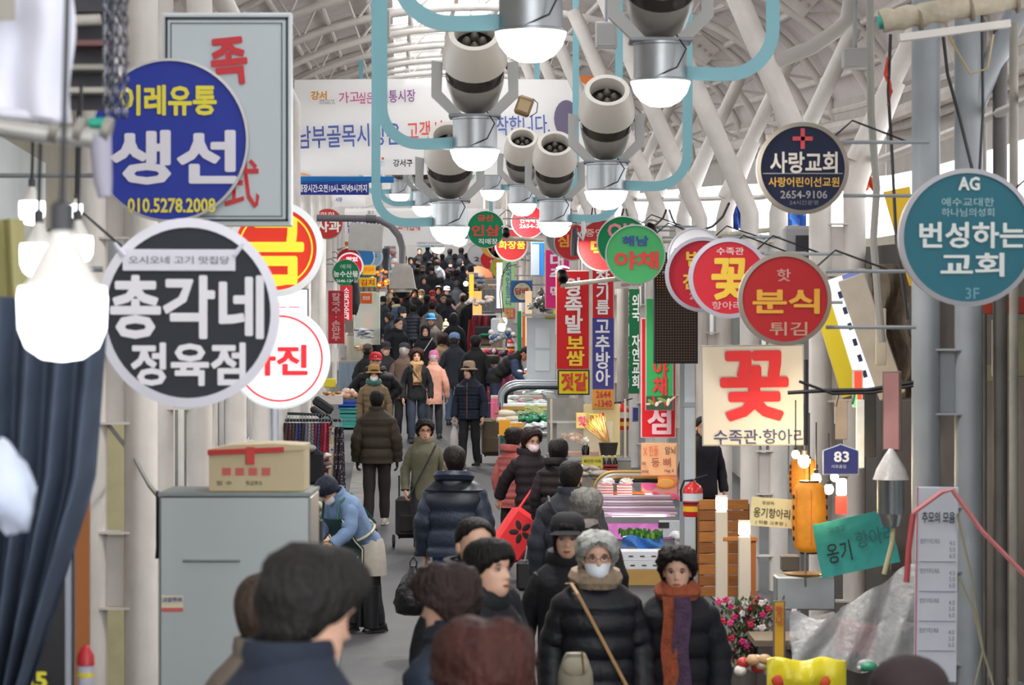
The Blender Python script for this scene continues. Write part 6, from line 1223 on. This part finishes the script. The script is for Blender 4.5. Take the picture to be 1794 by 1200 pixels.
warmbulb(1409, 808, 22, 21.5, 'bright bulb hanging just below the cream light box'); warmbulb(1394, 796, 14, 21, 'glowing bulb at the lower corner of the cream light box', e=7); warmbulb(1462, 836, 14, 21.4, 'small white bulb under the house number plate', '#f0f4ff', 7); warmbulb(1452, 857, 17, 21, 'cold white bulb right of the paper lantern', '#eaf2ff', 7); warmbulb(1430, 838, 18, 21.1, 'dull bulb between the lanterns and the number plate', '#e8dcc0', 2)
for x, y, d, e, c in ((1409, 806, 21.3, 14, (1, .75, .42)), (1440, 890, 19.9, 3, (1, .7, .35)), (1474, 850, 21.6, 7, (1, .8, .5)), (664, 490, 81, 60, (1, .6, .3)), (1050, 740, 38, 5, (1, .8, .55)), (1150, 860, 33, 8, (1, .6, .5))):
    l = bpy.data.lights.new('shop_glow', 'POINT'); l.energy = e; l.color = c; l.shadow_soft_size = .08; lo = bpy.data.objects.new('shop_glow', l); C.objects.link(lo); lo.location = P(x, y, d)
warmbulb(816, 497, 8, 72, 'tiny warm bulb over the linen stall'); 
t = thing('wall_lamp', 'square glowing wall lamp with a red panel below', 'lamp', P(1474, 853, 22)); part('glass', MB().box((0, 0, 0), (.075, .05, .13), 0, None, .01), mat('#fff0cc', .4, 0, 5), t); part('panel', MB().box((0, .02, -.14), (.09, .03, .14)), mat('#b83a30', .6), t)
for i, (x, y) in enumerate(((857, 569), (866, 562))):
    t = thing('pendant_lamp', ('lower glowing pendant bulb on a curved wire by the ginseng board', 'upper glowing pendant bulb on a curved wire by the ginseng board')[i], 'lamp', P(x + 22 - 6 * i, y - 2 - 3 * i, 57 + .6 * i)); k = 57 / F
    part('shade', MB().lathe([(.1, 0), (.03, .09), (.02, .12)], n=16), mat('#a8a090', .5), t); part('glass', MB().ell((0, 0, -.07), (.075, .075, .085), 14, 10), mat('#ffe2a0', .3, 0, 9), t)
    part('wire', MB().tube([(0, 0, .12), (-.04, 0, .6), (0, 0, .95), (.14, 0, 1.15), (.3, 0, 1.18)], .01, 5), mat('#3a2a20', .5), t)
# funnel, scale, plastic sheet, ribbon
t = thing('chrome_canister', 'chrome cylinder with a plastic bag over its top and a pale hose below', 'canister', P(1561, 902, 18.5)); k = 18.5 / F
part('cylinder', MB().lathe([(15 * k, -20 * k), (23 * k, 0), (24 * k, 4 * k), (24 * k, 62 * k), (25 * k, 65 * k)], n=28), chrome, t); part('plastic_hood', MB().lathe([(32 * k, 62 * k), (26 * k, 80 * k), (12 * k, 104 * k), (4 * k, 116 * k)], n=20), mat('#bdb8b4', .3, 0, 0, .2, 14, .6, 12), t)
part('hose', MB().tube([(4 * k, 0, -18 * k), (2 * k, 0, -50 * k), (-12 * k, 0, -104 * k)], 4.5 * k, 10), mat('#b5ac86', .5), t)
t = thing('hanging_scale', 'brass edged scale dish standing on a thin rod below the lantern', 'scale', P(1411, 1008, 20.2)); k = 20.2 / F
part('dish', MB().lathe([(6 * k, -4 * k), (34 * k, 0), (40 * k, 4 * k), (38 * k, 4.5 * k), (6 * k, 0)], n=30, caps=False), mat('#c9a868', .25, .8), t); part('rod', MB().tube([(0, 0, 40 * k), (0, 0, -20 * k)], 2 * k, 8), brushed, t)
solo('steel_counter_box', 'brushed steel box under the scale dish', 'box', MB().box((0, .15, 0), (.42, .3, .24), 0, None, .01), brushed, P(1412, 1040, 20.6)); solo('white_side_box', 'grey white plastic box behind the tissue stack near the lantern', 'box', MB().box((0, .1, 0), (.13, .15, .12), 0, None, .01), mat('#5f5750', .6), P(1386, 988, 21))
t = thing('display_table', 'long shop table loaded with packets under the plastic sheet', 'table', onground(1480, 18.8)); part('table_top', MB().box((0, .2, .62), (1.2, .6, .04)), mat('#7a6a58', .6), t); part('front_panel', MB().box((0, -.08, .3), (1.16, .03, .6)), mat('#4a4440', .7), t)
def ps(a, b):
    x = 1384 + 226 * a; yt = 1072 - 92 * max(0, a - .35) / .65 + (10 * math.sin(a * 7) if a < .4 else 0); yb = 1168 - 6 * math.sin(a * 9)
    return P(x, yt + (yb - yt) * b, 18.2) + Vector((0, .05 * math.sin(a * 17 + b * 5) + .12 * b * -1, .012 * math.sin(a * 23 + b * 11)))
solo('clear_plastic_sheet', 'wrinkled translucent plastic sheet draped over the goods at the right', 'sheet', MB().sheet(ps, 60, 20, .002), mat('#c4c4c4', .25, 0, 0, .15, 9, .9, 22, .5), ang=1.3)
solo('pink_packet', 'pink packet showing through the plastic sheet', 'packet', MB().box((0, 0, 0), (.26, .04, .22), 0, Matrix.Rotation(.15, 3, 'Y'), .02), mat('#c8606a', .6), P(1500, 1120, 18.5))
for i, (x, y, c) in enumerate(((1420, 1130, '#5a5654'), (1570, 1110, '#8a8a8c'), (1450, 1100, '#77726e'))): solo('wrapped_bundle', ('dark bundle under the front edge of the plastic sheet', 'light grey bundle under the plastic by the price board', 'grey bundle in the middle of the plastic sheet')[i], 'bundle', MB().ell((0, 0, 0), (.16, .1, .09), 16, 10, 0, None, .3, i), mat(c, .7), P(x, y, 18.7))
t = thing('yellow_snack_bag', 'big yellow snack bag with red and white print at the bottom edge', 'bag', P(1412, 1184, 17.4)); k = 17.4 / F
part('bag', MB().sheet(lambda a, b: Vector(((a - .5) * 138 * k, -.05 * math.sin(pi * a) * math.sin(pi * b) + .01 * math.sin(a * 20), (.5 - b) * 60 * k + .012 * math.sin(a * 11))), 24, 10, .05), mat('#e0d02a', .35, 0, 0, .08, 6, .4, 14), t, ang=1.3)
for x, c in ((-50, '#c83a2a'), (30, '#d8562a'), (4, '#e8e8e0')): part('printed_shape', MB().ell((x * k, -.075, -6 * k), (12 * k, .008, 10 * k), 12, 8), mat(c, .5), t)
heap(1320, 1176, 60, 22, 17.6, 9, (.05, .04, .035), ['#c8a078', '#e6dcd0', '#b8302c', '#d8d0c8'], 'snack_packet', 'small packet at the foot of the azaleas', 'packet', 'packets at the foot of the azaleas', .1)
heap(1560, 1176, 100, 14, 17.6, 8, (.06, .05, .03), ['#c9c8c8', '#a8a8a8', '#2f8a6a'], 'wrapped_packet', 'grey wrapped packet along the bottom edge near the price board', 'packet', 'packets near the price board', .1)
solo('dark_hair_bump', 'dark round cap peeking over the bottom edge at the right', 'hat', MB().ell((0, 0, 0), (.13, .12, .1), 18, 12), mat('#2a1c1e', .8), P(1592, 1202, 9))
cable([(1600, 898), (1650, 862), (1668, 858), (1720, 930), (1800, 1012)], 16.2, .014, '#c87a7a', 'pink and white twisted ribbon tied over the price board', 'ribbon')
cable([(1600, 900), (1592, 960), (1588, 1020)], 16.2, .018, '#a8484c', 'red ribbon end hanging beside the price board', 'ribbon')
cable([(1676, 900), (1700, 1000), (1722, 1140)], 16.4, .007, '#8f8a72', 'first pale string running down from the price board', 'string'); cable([(1680, 1010), (1706, 1070), (1722, 1140), (1708, 1200)], 16.4, .007, '#8f8a72', 'second pale string knotted low beside the price board', 'string'); cable([(1722, 1140), (1740, 1200)], 16.4, .007, '#8f8a72', 'short pale string below the knot', 'string')
for i, (x0, y0, x1, y1, d, c, lb) in enumerate(((1500, 700, 1514, 820, 21.5, '#d8dcdc', 'narrow white upright panel below the glowing light strip'), (1514, 690, 1534, 800, 21.8, '#1c1d22', 'black upright panel beside the narrow white one'), (1534, 540, 1552, 640, 22, '#b0a89a', 'beige strip board over the faded food poster'), (1560, 700, 1600, 1000, 21, '#5a5250', 'dark brown shutter panel behind the chrome canister'), (1462, 700, 1484, 770, 23, '#c9b8a8', 'small pinkish poster behind the awning frame'), (1738, 560, 1794, 660, 21, '#7f7c60', 'olive notice panel at the right edge'), (1700, 520, 1794, 550, 20.5, '#a83a26', 'rusty red beam at the right edge'), (1608, 640, 1794, 668, 22, '#8f8a74', 'beige ledge board behind the grey columns'))):
    k = d / F; solo('shop_board', lb, 'panel', MB().box((0, 0, 0), ((x1 - x0) * k, .05, (y1 - y0) * k), 0, None, .006), mat(c, .6, 0, 0, .2, 4), P((x0 + x1) / 2, (y0 + y1) / 2, d))
for i, (x, y, w_, h_, d, c, lb) in enumerate(((1293, 372, 16, 60, 42, '#1f3f94', 'folded blue tarp seen outside between the leaning pillars'), (1392, 384, 40, 50, 36, '#3a6fc0', 'light blue tarp outside behind the loudspeaker'), (1206, 366, 22, 20, 50, '#d8744a', 'orange cloth outside between the pillars'), (1520, 322, 26, 20, 32, '#d8603a', 'small orange red cloth outside left of the slim conduit'))):
    k = d / F; solo('outdoor_cloth', lb, 'tarpaulin', MB().sheet(lambda a, b: Vector(((a - .5) * w_ * k, .05 * math.sin(a * 9 + b * 4), (b - .5) * h_ * k + .02 * math.sin(a * 12))), 8, 6, .02), mat(c, .7, 0, 0, .15, 5), P(x, y, d))
# azaleas in a pot
t = thing('azalea', 'pink flowering azalea bush in a pot beside the elderly woman with the bright scarf', 'plant', P(1312, 1190, 19.5)); k = 19.5 / F
part('pot', MB().lathe([(.12, -.12), (.16, .08), (.17, .1), (.15, .1)], n=24), mat('#77706a', .6), t)
for i in range(7):
    a = i * .9; part('branch', MB().tube([(0, 0, .05), (.07 * math.cos(a), .07 * math.sin(a), .25), (.16 * math.cos(a), .12 * math.sin(a), .48)], [.012, .008, .004], 6), mat('#4a382c', .8), t)
m = MB(); rnd = random.Random(4)
for i in range(900):
    c = Vector((rnd.gauss(0, .1), rnd.gauss(0, .08), .1 + .45 * rnd.random())); R_ = Matrix.Rotation(rnd.random() * 6, 3, 'Z') @ Matrix.Rotation(rnd.random() * 2, 3, 'X')
    m.add([(-.013, 0, 0), (0, -.02, .006), (.013, 0, 0), (0, .03, .003)], [(0, 1, 2, 3)], i % 2, R_, c)
o = part('leaves', m, [mat('#3a4a2c', .6), mat('#5a6a40', .6)], t); o['kind'] = 'stuff'
for i in range(64):
    c = Vector((rnd.gauss(0, .105), -.03 + rnd.gauss(0, .08), .14 + .44 * rnd.random())); m = MB()
    for q in range(5):
        a = q * 1.256 + i; m.ell(c + Vector((.013 * math.cos(a), -.006, .013 * math.sin(a))), (.013, .006, .011), 6, 4, 0, Matrix.Rotation(-a, 3, 'Y'))
    part('blossom', m, mat(('#c8246c', '#d83a7e', '#b81f3c', '#e0d4d8')[i % 4], .6), t)
# ------------------------------------------------------------------ clothing rack and left stalls
t = thing('clothing_rack', 'black clothing rack full of hanging patterned trousers', 'rack', P(545, 900, 37)); k = 37 / F
part('upper_rail', MB().tube([(-52 * k, 0, 176 * k), (30 * k, 0, 173 * k), (36 * k, 0, 166 * k), (38 * k, 0, 20 * k)], .018, 8), black_rub, t); part('lower_rail', MB().tube([(-52 * k, -.05, 164 * k), (54 * k, -.05, 164 * k)], .02, 8), black_rub, t); part('end_knob', MB().tube([(52 * k, -.05, 164 * k), (56 * k, -.05, 164 * k)], .025, 8), chrome, t); part('upright', MB().tube([(-50 * k, 0, 176 * k), (-50 * k, 0, 0)], .018, 8), black_rub, t)
pat = [('#5a3a3c', '#2a2430'), ('#4a3034', '#6a4a4c'), ('#6f4a3c', '#3a2624'), ('#2f3a6a', '#4a5a8c'), ('#20263c', '#3f4a6c'), ('#2a2028', '#463440'), ('#4a5060', '#8a90a4'), ('#8a7a80', '#b0a4a8'), ('#9a9a90', '#4a4a48'), ('#8a2f50', '#5a1f3c'), ('#2a3450', '#5a6480'), ('#a8202c', '#4a1018'), ('#96284a', '#c84a6c'), ('#b02230', '#2a1014'), ('#7a1c28', '#3a0c14')]
ordn = ['first', 'second', 'third', 'fourth', 'fifth', 'sixth', 'seventh', 'eighth', 'ninth', 'tenth', 'eleventh', 'twelfth', 'thirteenth', 'fourteenth', 'fifteenth']
for i, (a_, b_) in enumerate(pat):
    x = 502 + 5.6 * i; L = (.50 if i < 6 else .62) + .02 * (i % 3)
    t2 = thing('hanging_trousers', '%s pair of small checked trousers on the rack, counted from the photo sign side' % ordn[i], 'trousers', P(x, 741, 36.9 - .004 * i), 0, 'patterned trousers on the rack')
    part('cloth', MB().sheet(lambda a, b: Vector(((a - .5) * (.05 + .02 * b), .03 * math.sin(a * 5 + b * 3), -b * L)), 4, 10, .02), checks(a_, b_, 38 + 6 * (i % 3), 'CHECKER' if i % 3 else 'WAVE'), t2, ang=1.2)
    part('hanger', MB().tube([(-.02, 0, 0), (0, 0, .03), (0, 0, .09), (.012, 0, .11)], .004, 5), mat('#7a8f8a', .4), t2)
for i, (x, c1, c2, lb) in enumerate(((583, '#c8b8a0', '#3a5aa8', 'long cream trousers with blue blotches at the rack end'), (592, '#2a1f26', '#a89aa0', 'long dark dotted trousers at the rack end'), (599, '#2c2230', '#b0a4a8', 'outermost dark dotted trousers nearest the street'))):
    t2 = thing('hanging_trousers', lb, 'trousers', P(x, 748, 36.6 - .05 * i), 0, 'long trousers at the rack end'); part('cloth', MB().sheet(lambda a, b: Vector(((a - .5) * (.05 + .05 * b), .04 * math.sin(a * 5 + b * 4), -b * (.85 + .05 * i))), 5, 14, .025), checks(c2, c1, 34 if i else 14, 'VOR'), t2, ang=1.2); part('hanger', MB().tube([(-.03, 0, 0), (0, 0, .03), (0, 0, .1)], .004, 5), mat('#8fa8a4', .4), t2)
solo('folded_blanket', 'black blanket with a white and pink edge hanging below the rack', 'blanket', MB().box((0, .1, 0), (.26, .3, .42), 0, None, .04), mat('#15171c', .9), P(548, 820, 36)); solo('grey_towel_roll', 'grey folded towel over the black blanket', 'towel', MB().box((0, .1, 0), (.16, .3, .08), 0, None, .03), mat('#8a8f8e', .9), P(541, 786, 35.9)); solo('green_blanket', 'dark green blanket hanging beside the black one', 'blanket', MB().box((0, .1, 0), (.08, .3, .36), 0, None, .03), mat('#14352c', .9), P(560, 828, 36.1))
heap(570, 822, 18, 26, 36.2, 7, (.06, .05, .03), ['#c8b8b0', '#e0d4cc', '#8a7a78'], 'folded_garment', 'crumpled pale garment under the trousers', 'garment', 'pale garments under the rack', .1, lump=.6)
for i, (px, py, h_, c, lb) in enumerate(((612, 748, 22, '#3fa39a', 'upper teal crate beyond the clothing rack'), (612, 728, 14, '#3f9f98', 'top teal crate with a blue one on it'), (614, 752, 8, '#2f8a84', 'bottom edge teal crate on the street'), (610, 716, 14, '#2a5ac0', 'blue crate on the teal crates'))): crate(px, py, 30, h_, 45 + .02 * i, c, lb, .4)
t = thing('styrofoam_box', 'white styrofoam box of golden dried goods left of the blue crate', 'box', P(582, 700, 44)); k = 44 / F; part('box', MB().box((0, 0, 0), (36 * k, .3, 18 * k), 0, None, .01), mat('#d0c4c0', .8), t)
heap(583, 692, 30, 4, 43.9, 10, (.035, .03, .025), ['#b8862c', '#8a5a1c', '#d8a848'], 'dried_persimmon', 'golden brown dried piece in the styrofoam box', 'fruit', 'dried pieces in the foam box', .1)
heap(610, 696, 24, 12, 44.5, 9, (.07, .05, .05), ['#e0bca8', '#e8d0c8', '#d8a890'], 'bagged_bread', 'pinkish bagged bread piled beyond the foam box', 'bread', 'bags of bread', .15, rough=.3)
solo('yellow_box', 'yellow box stacked behind the styrofoam box', 'box', MB().box((0, 0, 0), (.18, .2, .14), 0, None, .01), mat('#e0cc2a', .5), P(578, 671, 45)); solo('black_striped_bag', 'black bag with white stripes slung over the stall behind the rack', 'bag', MB().box((0, 0, 0), (.32, .1, .14), 0, Matrix.Rotation(.6, 3, 'Y'), .03), mat('#17181c', .7), P(566, 710, 41)); solo('second_striped_bag', 'smaller black and white bag below the slung one', 'bag', MB().box((0, 0, 0), (.22, .1, .1), 0, Matrix.Rotation(.6, 3, 'Y'), .03), mat('#1c1d22', .7), P(556, 722, 40.5))
solo('white_price_card', 'white handwritten price card under the red noodle board', 'card', MB().box((0, 0, 0), (.11, .01, .2)), mat('#e0dcd8', .7), P(587, 622, 43)); solo('grey_cable_box', 'greyish wooden box by the noodle board', 'box', MB().box((0, 0, 0), (.14, .1, .2)), mat('#8a8078', .7), P(612, 572, 47))
t = thing('stall_table', 'wooden stall table in front of the apron wearing stallholder', 'table', onground(556, 27.2)); part('table_top', MB().box((0, .1, .72), (.6, .9, .05)), mat('#a8845c', .6, 0, 0, .15, 8), t)
for x in (-.26, .26): part('leg', MB().box((x, -.3, .35), (.05, .05, .7)), mat('#8a6a48', .6), t)
solo('dark_side_panel', 'black panel edge at the end of the steel cabinet', 'panel', MB().box((0, 0, 0), (.1, .2, .75), 0, None, .01), mat('#26282a', .6), P(555, 985, 25)); solo('wood_box', 'light wooden box on the ground side of the stall', 'box', MB().box((0, .1, 0), (.18, .3, .11), 0, None, .004), mat('#b08f62', .7, 0, 0, .15, 8), P(562, 1052, 25))
heap(566, 905, 30, 22, 26.8, 16, (.04, .035, .03), ['#c8b49a', '#e0cdb8', '#a8b08a'], 'dried_goods', 'pale dried goods piled in front of the stallholder', 'food', 'dried goods on the stall table', .1)
t = thing('chestnut_net', 'clear bag of chestnuts with a green net and blue tag', 'bag', P(588, 1000, 25.4)); k = 25.4 / F
for i in range(58):
    a, z = random.random() * 6.28, random.random(); part('chestnut', MB().ell((.075 * math.cos(a) * (1 - .3 * z), .06 * math.sin(a), -.06 + .15 * z), (.013, .012, .012), 7, 5), mat(('#8a6238', '#a87c48', '#6f4a28')[i % 3], .4), t)
part('clear_bag', MB().ell((0, 0, .01), (.1, .08, .11), 16, 10), glassy('#dfe6ea', .2), t); part('blue_tag', MB().box((.0, -.085, .06), (.07, .005, .035), 0, None, .002), mat('#2a5ac0', .5), t); part('green_net', MB().tube([(-.03, -.09, .12), (.01, -.1, .03), (.03, -.09, -.05)], .008, 5), mat('#1f7a4a', .5), t)
t = thing('white_ties', 'bunch of white plastic ties tied beside the chestnuts', 'ties', P(612, 985, 25.2))
for i in range(7): part('tie_strip', MB().tube([(-.05, 0, 0), (.02, 0, .0), (.08, .01 * i, .05 - .022 * i)], .011, 6, flat=.5), mat('#e0dcd8', .5), t)
for i in range(5): solo('foam_tray_stack', '%s white foam tray of the stack below the chestnuts' % ordn[i], 'tray', MB().box((0, 0, 0), (.125, .14, .07), 0, None, .01), mat('#d8cfc0', .7), P(594, 1082 - 15 * i, 25.4), group='foam trays below the chestnuts')
solo('foam_cover', 'white foam lid leaning aslant beside the trays', 'lid', MB().box((0, 0, 0), (.19, .1, .035), 0, Matrix.Rotation(.6, 3, 'Y'), .01), mat('#dcd6cc', .7), P(616, 1032, 25.1)); solo('blue_plastic', 'blue plastic film over the foam trays', 'film', MB().sheet(lambda a, b: Vector(((a - .5) * .12, .02 * math.sin(a * 9), (b - .5) * .16 + .04 * a)), 8, 6, .01), mat('#2a62c0', .4), P(590, 1036, 25.0))
# ------------------------------------------------------------------ far stalls
def awning(px0, px1, py, d, col, label, drop=16):
    k = d / F; t = thing('awning', label, 'awning', P((px0 + px1) / 2, py, d)); w_ = (px1 - px0) * k
    part('canopy', MB().sheet(lambda a, b: Vector(((a - .5) * w_, -.8 * b, -drop * k * b + .02 * math.sin(a * 12))), 16, 4, .02), mat(col, .7, 0, 0, .1), t)
    for x in (-.5, .5): part('pole', MB().tube([(x * w_, -.7, -drop * k), (x * w_, -.7, -1.9)], .02, 6), grey_steel, t)
def stall(px, d, w_, label, col, h=.75):
    t = thing('market_stall', label, 'stall', onground(px, d)); part('table_top', MB().box((0, 0, h), (w_, .9, .04)), mat('#a89a88', .6), t); part('skirt', MB().sheet(lambda a, b: Vector(((a - .5) * w_, -.46 - .02 * math.sin(a * 40), h - .02 - (h - .04) * b)), 40, 3, .01), mat(col, .8), t)
    for x in (-.45, .45): part('leg', MB().box((x * w_, .4, h / 2), (.04, .04, h)), grey_steel, t)
    return t
stall(628, 62, .8, 'left stall covered with trays of dried fish', '#8fa0b0'); stall(640, 74, .9, 'left stall behind the clear plastic screen', '#d8d0c0'); stall(860, 57, .9, 'right stall with knitted hats and gloves', '#8a3a5a'); stall(850, 68, .9, 'right stall with hanging red clothes', '#6a5a50'); stall(850, 80, 1.0, 'right stall stacked with folded linen', '#b8a890'); stall(905, 50, .9, 'right stall of small accessories beside the bending man', '#c85a7a'); stall(668, 84, 1.0, 'left stall under warm lights', '#b8602c'); stall(850, 95, 1.0, 'far right stall by the orange parasol', '#8a8a8a')
t = thing('plastic_screen', 'clear plastic stall screen with a rounded top left of the crowd', 'screen', P(643, 558, 70)); k = 70 / F
part('sheet', MB().box((0, 0, 0), (44 * k, .01, 92 * k), 0, None, .005), glassy('#dfe0d4', .45), t); part('edge_tube', MB().tube([(-22 * k, 0, -46 * k), (-22 * k, 0, 40 * k), (-14 * k, 0, 46 * k), (14 * k, 0, 46 * k), (22 * k, 0, 38 * k), (22 * k, 0, -46 * k)], .015, 6), mat('#c9d8c0', .4), t)
heap(634, 592, 34, 16, 61, 22, (.1, .05, .025), ['#b8bcc8', '#d8dce0', '#8a90a0', '#e0e0e6'], 'fish_tray', 'tray of silvery fish on the left stall', 'fish', 'silvery fish on the left stall', .3)
heap(636, 612, 30, 6, 60, 10, (.05, .05, .03), ['#c89058', '#e0b888', '#d8c8b0'], 'bread_roll', 'round brown roll below the silvery fish', 'food', 'rolls on the left stall', .2)
heap(664, 505, 44, 34, 82, 26, (.06, .06, .045), ['#e08a2c', '#d8702a', '#8a4a20', '#f0b050', '#5a3420'], 'roast_snack', 'orange brown snack glowing under the warm stall lights', 'food', 'snacks under the warm lights', .3)
heap(682, 470, 22, 30, 86, 14, (.13, .1, .1), ['#dfe0e2', '#b8a0a0', '#c86a70', '#e6e6e6'], 'clear_pack', 'white and red pack hanging beside the grey cloth', 'pack', 'packs beside the grey cloth', .3)
solo('grey_hanging_cloth', 'slate blue hanging cloth left of the crowd', 'cloth', MB().sheet(lambda a, b: Vector(((a - .5) * .5, .05 * math.sin(a * 12), (.5 - b) * 1.1)), 14, 6, .01), mat('#4a5560', .8), P(668, 468, 84)); solo('pale_hanging_cloth', 'pale lilac hanging sheet right of the slate cloth', 'cloth', MB().sheet(lambda a, b: Vector(((a - .5) * .36, .04 * math.sin(a * 9), (.5 - b) * .52)), 10, 5, .01), mat('#a8a0a8', .8), P(683, 446, 88))
solo('green_tarp_edge', 'dark bundled tarp between the yellow signs and the blood sausage board', 'tarpaulin', MB().ell((0, 0, 0), (.1, .15, .35), 14, 12, 0, None, .3, 3), mat('#2f3034', .8), P(622, 520, 55))
for i in range(7): solo('linen_stack', '%s folded cream blanket of the pile, counted from the bottom' % ordn[i], 'blanket', MB().box((0, 0, 0), (.28, .35, .075), 0, None, .03), mat(('#cfc8bc', '#a89478')[i % 2], .9), P(829, 513 - 5.6 * i, 76), group='folded blankets on the right stall')
heap(838, 505, 34, 24, 75, 22, (.1, .08, .05), ['#c8bcae', '#dcd4cc', '#9a8a78', '#b8b0aa', '#5a78b0'], 'folded_linen', 'soft folded linen heaped on the right stall', 'linen', 'linen heaped on the right stall', .3)
heap(840, 533, 44, 12, 70, 18, (.09, .07, .05), ['#b8b4b8', '#d8d0c8', '#e0c8b8'], 'wool_hat', 'pale woollen hat laid out on the right stall', 'hat', 'pale woollen hats on the right stall', .3)
for i in range(12): solo('hanging_garment', '%s garment from the left on the rail of the right stall' % ow(i), 'garment', MB().sheet(lambda a, b: Vector(((a - .5) * (.16 + .08 * b), .03 * math.sin(a * 6 + i), -b * (.45 + .05 * (i % 3)))), 5, 5, .03), mat(('#8a1c28', '#a8242e', '#6a1a2a', '#2a2228')[i % 4], .8), P(833 + 2.6 * i, 553, 66 - .03 * i), .4, 'red garments on the rail')
solo('garment_rail', 'steel rail holding the red garments', 'rail', MB().tube([P(828, 552, 66), P(872, 552, 66)], .015, 6), brushed)
solo('maroon_coat', 'long maroon coat hanging at the street end of the rail', 'garment', MB().sheet(lambda a, b: Vector(((a - .5) * (.12 + .2 * b), .04 * math.sin(a * 6), -b * 1.1)), 6, 8, .04), mat('#8a1a28', .8), P(826, 560, 65.5), .3)
for i, (x, y, w_, h_, c, lb) in enumerate(((848, 580, 32, 18, '#23262e', 'black duffel bag hung under the red garments'), (849, 596, 26, 20, '#6f5c50', 'brown bag with a green flap below the duffel bag'), (850, 587, 18, 6, '#1f7a5a', 'green flap on the brown bag'), (871, 574, 22, 34, '#c9ced4', 'white shelf panel of the right stall'))):
    k = 60 / F; solo('stall_bag' if i < 3 else 'display_shelf', lb, 'bag' if i < 3 else 'shelf', MB().box((0, 0, 0), (w_ * k, .2, h_ * k), 0, None, .04), mat(c, .8), P(x, y, 60 - .15 * i))
heap(880, 600, 40, 24, 58.5, 22, (.06, .05, .05), ['#d8d4d4', '#b8b8c0', '#8a8f98', '#e0dcd8', '#3a5a8a'], 'packaged_item', 'small white packaged item on the right stall shelf', 'pack', 'packaged items on the right stall', .2)
heap(868, 622, 54, 8, 56, 26, (.045, .04, .05), ['#c84a6c', '#8a2a4a', '#1f2a4a', '#d8b8c0', '#d02a3a', '#2a2a30'], 'knitted_glove', 'colourful knitted glove on the accessory stall', 'glove', 'knitted gloves on the stall', .2)
heap(930, 656, 40, 8, 49.5, 20, (.06, .05, .03), ['#c82a3a', '#d8d0c8', '#8a1f2c', '#b8b8bc', '#e0702a', '#e8e0da'], 'accessory', 'small accessory on the bending mans stall', 'goods', 'accessories on the bending mans stall', .25)
t = solo('grey_calculator', 'grey slanted rack of small goods beside the white cabinet', 'rack', MB().box((0, 0, 0), (.22, .05, .1), 0, Matrix.Rotation(-.5, 3, 'Y'), .01), mat('#9a9ca0', .5), P(928, 657, 49))
for i, (x, y, w_, h_, d, c, e, lb) in enumerate(((822, 502, 8, 44, 71, '#f0a030', .8, 'glowing orange light panel of the linen stall'), (832, 540, 16, 60, 71.5, '#e8a860', .5, 'wide peach panel glowing behind the linen'), (872, 500, 12, 80, 64, '#e8e6ee', .7, 'white lit panel beside the ginseng board'), (906, 585, 7, 80, 55, '#1f9a5c', 0, 'green painted strip by the far fire extinguisher'), (914, 590, 6, 86, 54.5, '#d8622c', .1, 'orange painted strip beside the green one'), (922, 560, 12, 100, 54, '#e8c8a0', .3, 'warm cream lit door panel right of the orange strip'))):
    k = d / F; solo('painted_board', lb, 'board', MB().box((0, 0, 0), (w_ * k, .06, h_ * k), 0, None, .005), mat(c, .6, 0, e, .1, 3), P(x + 4, y, d))
t = thing('parasol', 'orange parasol edge beside the shiny navy puffer', 'parasol', P(838, 474, 98)); part('canopy', MB().lathe([(.52, -.25), (.45, -.05), (.25, .1), (.02, .16)], n=16), mat('#d8704a', .6), t); part('pole', MB().tube([(0, 0, .1), (0, 0, -1.6)], .02, 6), grey_steel, t)
t = thing('steam_pot', 'dark pot among the hat stall goods', 'pot', P(862, 638, 53)); part('pot', MB().lathe([(.12, 0), (.15, .1), (.14, .16), (.05, .17)], n=18), mat('#2a2826', .4), t)
for s_, px in ((-1, 0), (1, 0)):
    for i in range(6):
        d = 98 + 5 * i; t = stall(CX + F * (XC(d) + s_ * 2.5) / d, d, 1.2, 'far %s stall on the %s side of the crowd, half hidden' % (ordn[i], ('left', 'right')[s_ > 0]), ('#6a5a50', '#8a8078', '#50586a')[i % 3])
# end of the arcade
mb = MB().sheet(lambda a, b: W(-9 + 18 * a, 134, -3 + 14 * b), 4, 4); struct('wall_far', mb, mat('#8d8883', .8, 0, 0, .25, .6))
# pipes bundle right shop interior
mb = MB().sheet(lambda a, b: Vector((2.75 + 2.6 * a, 27.2 - 12 * a, ZC - 2.6 + 3.45 * b)), 4, 4); struct('wall_right_near', mb, mat('#4f4a47', .8, 0, 0, .35, 1.5))
mb = MB().sheet(lambda a, b: Vector((-2.9 - .8 * b * 0, 8 + 12 * a, ZC - 2.6 + 4.6 * b)), 4, 4); struct('wall_left_near', mb, mat('#8f8a7c', .8, 0, 0, .25, 1.5))
flush_text()
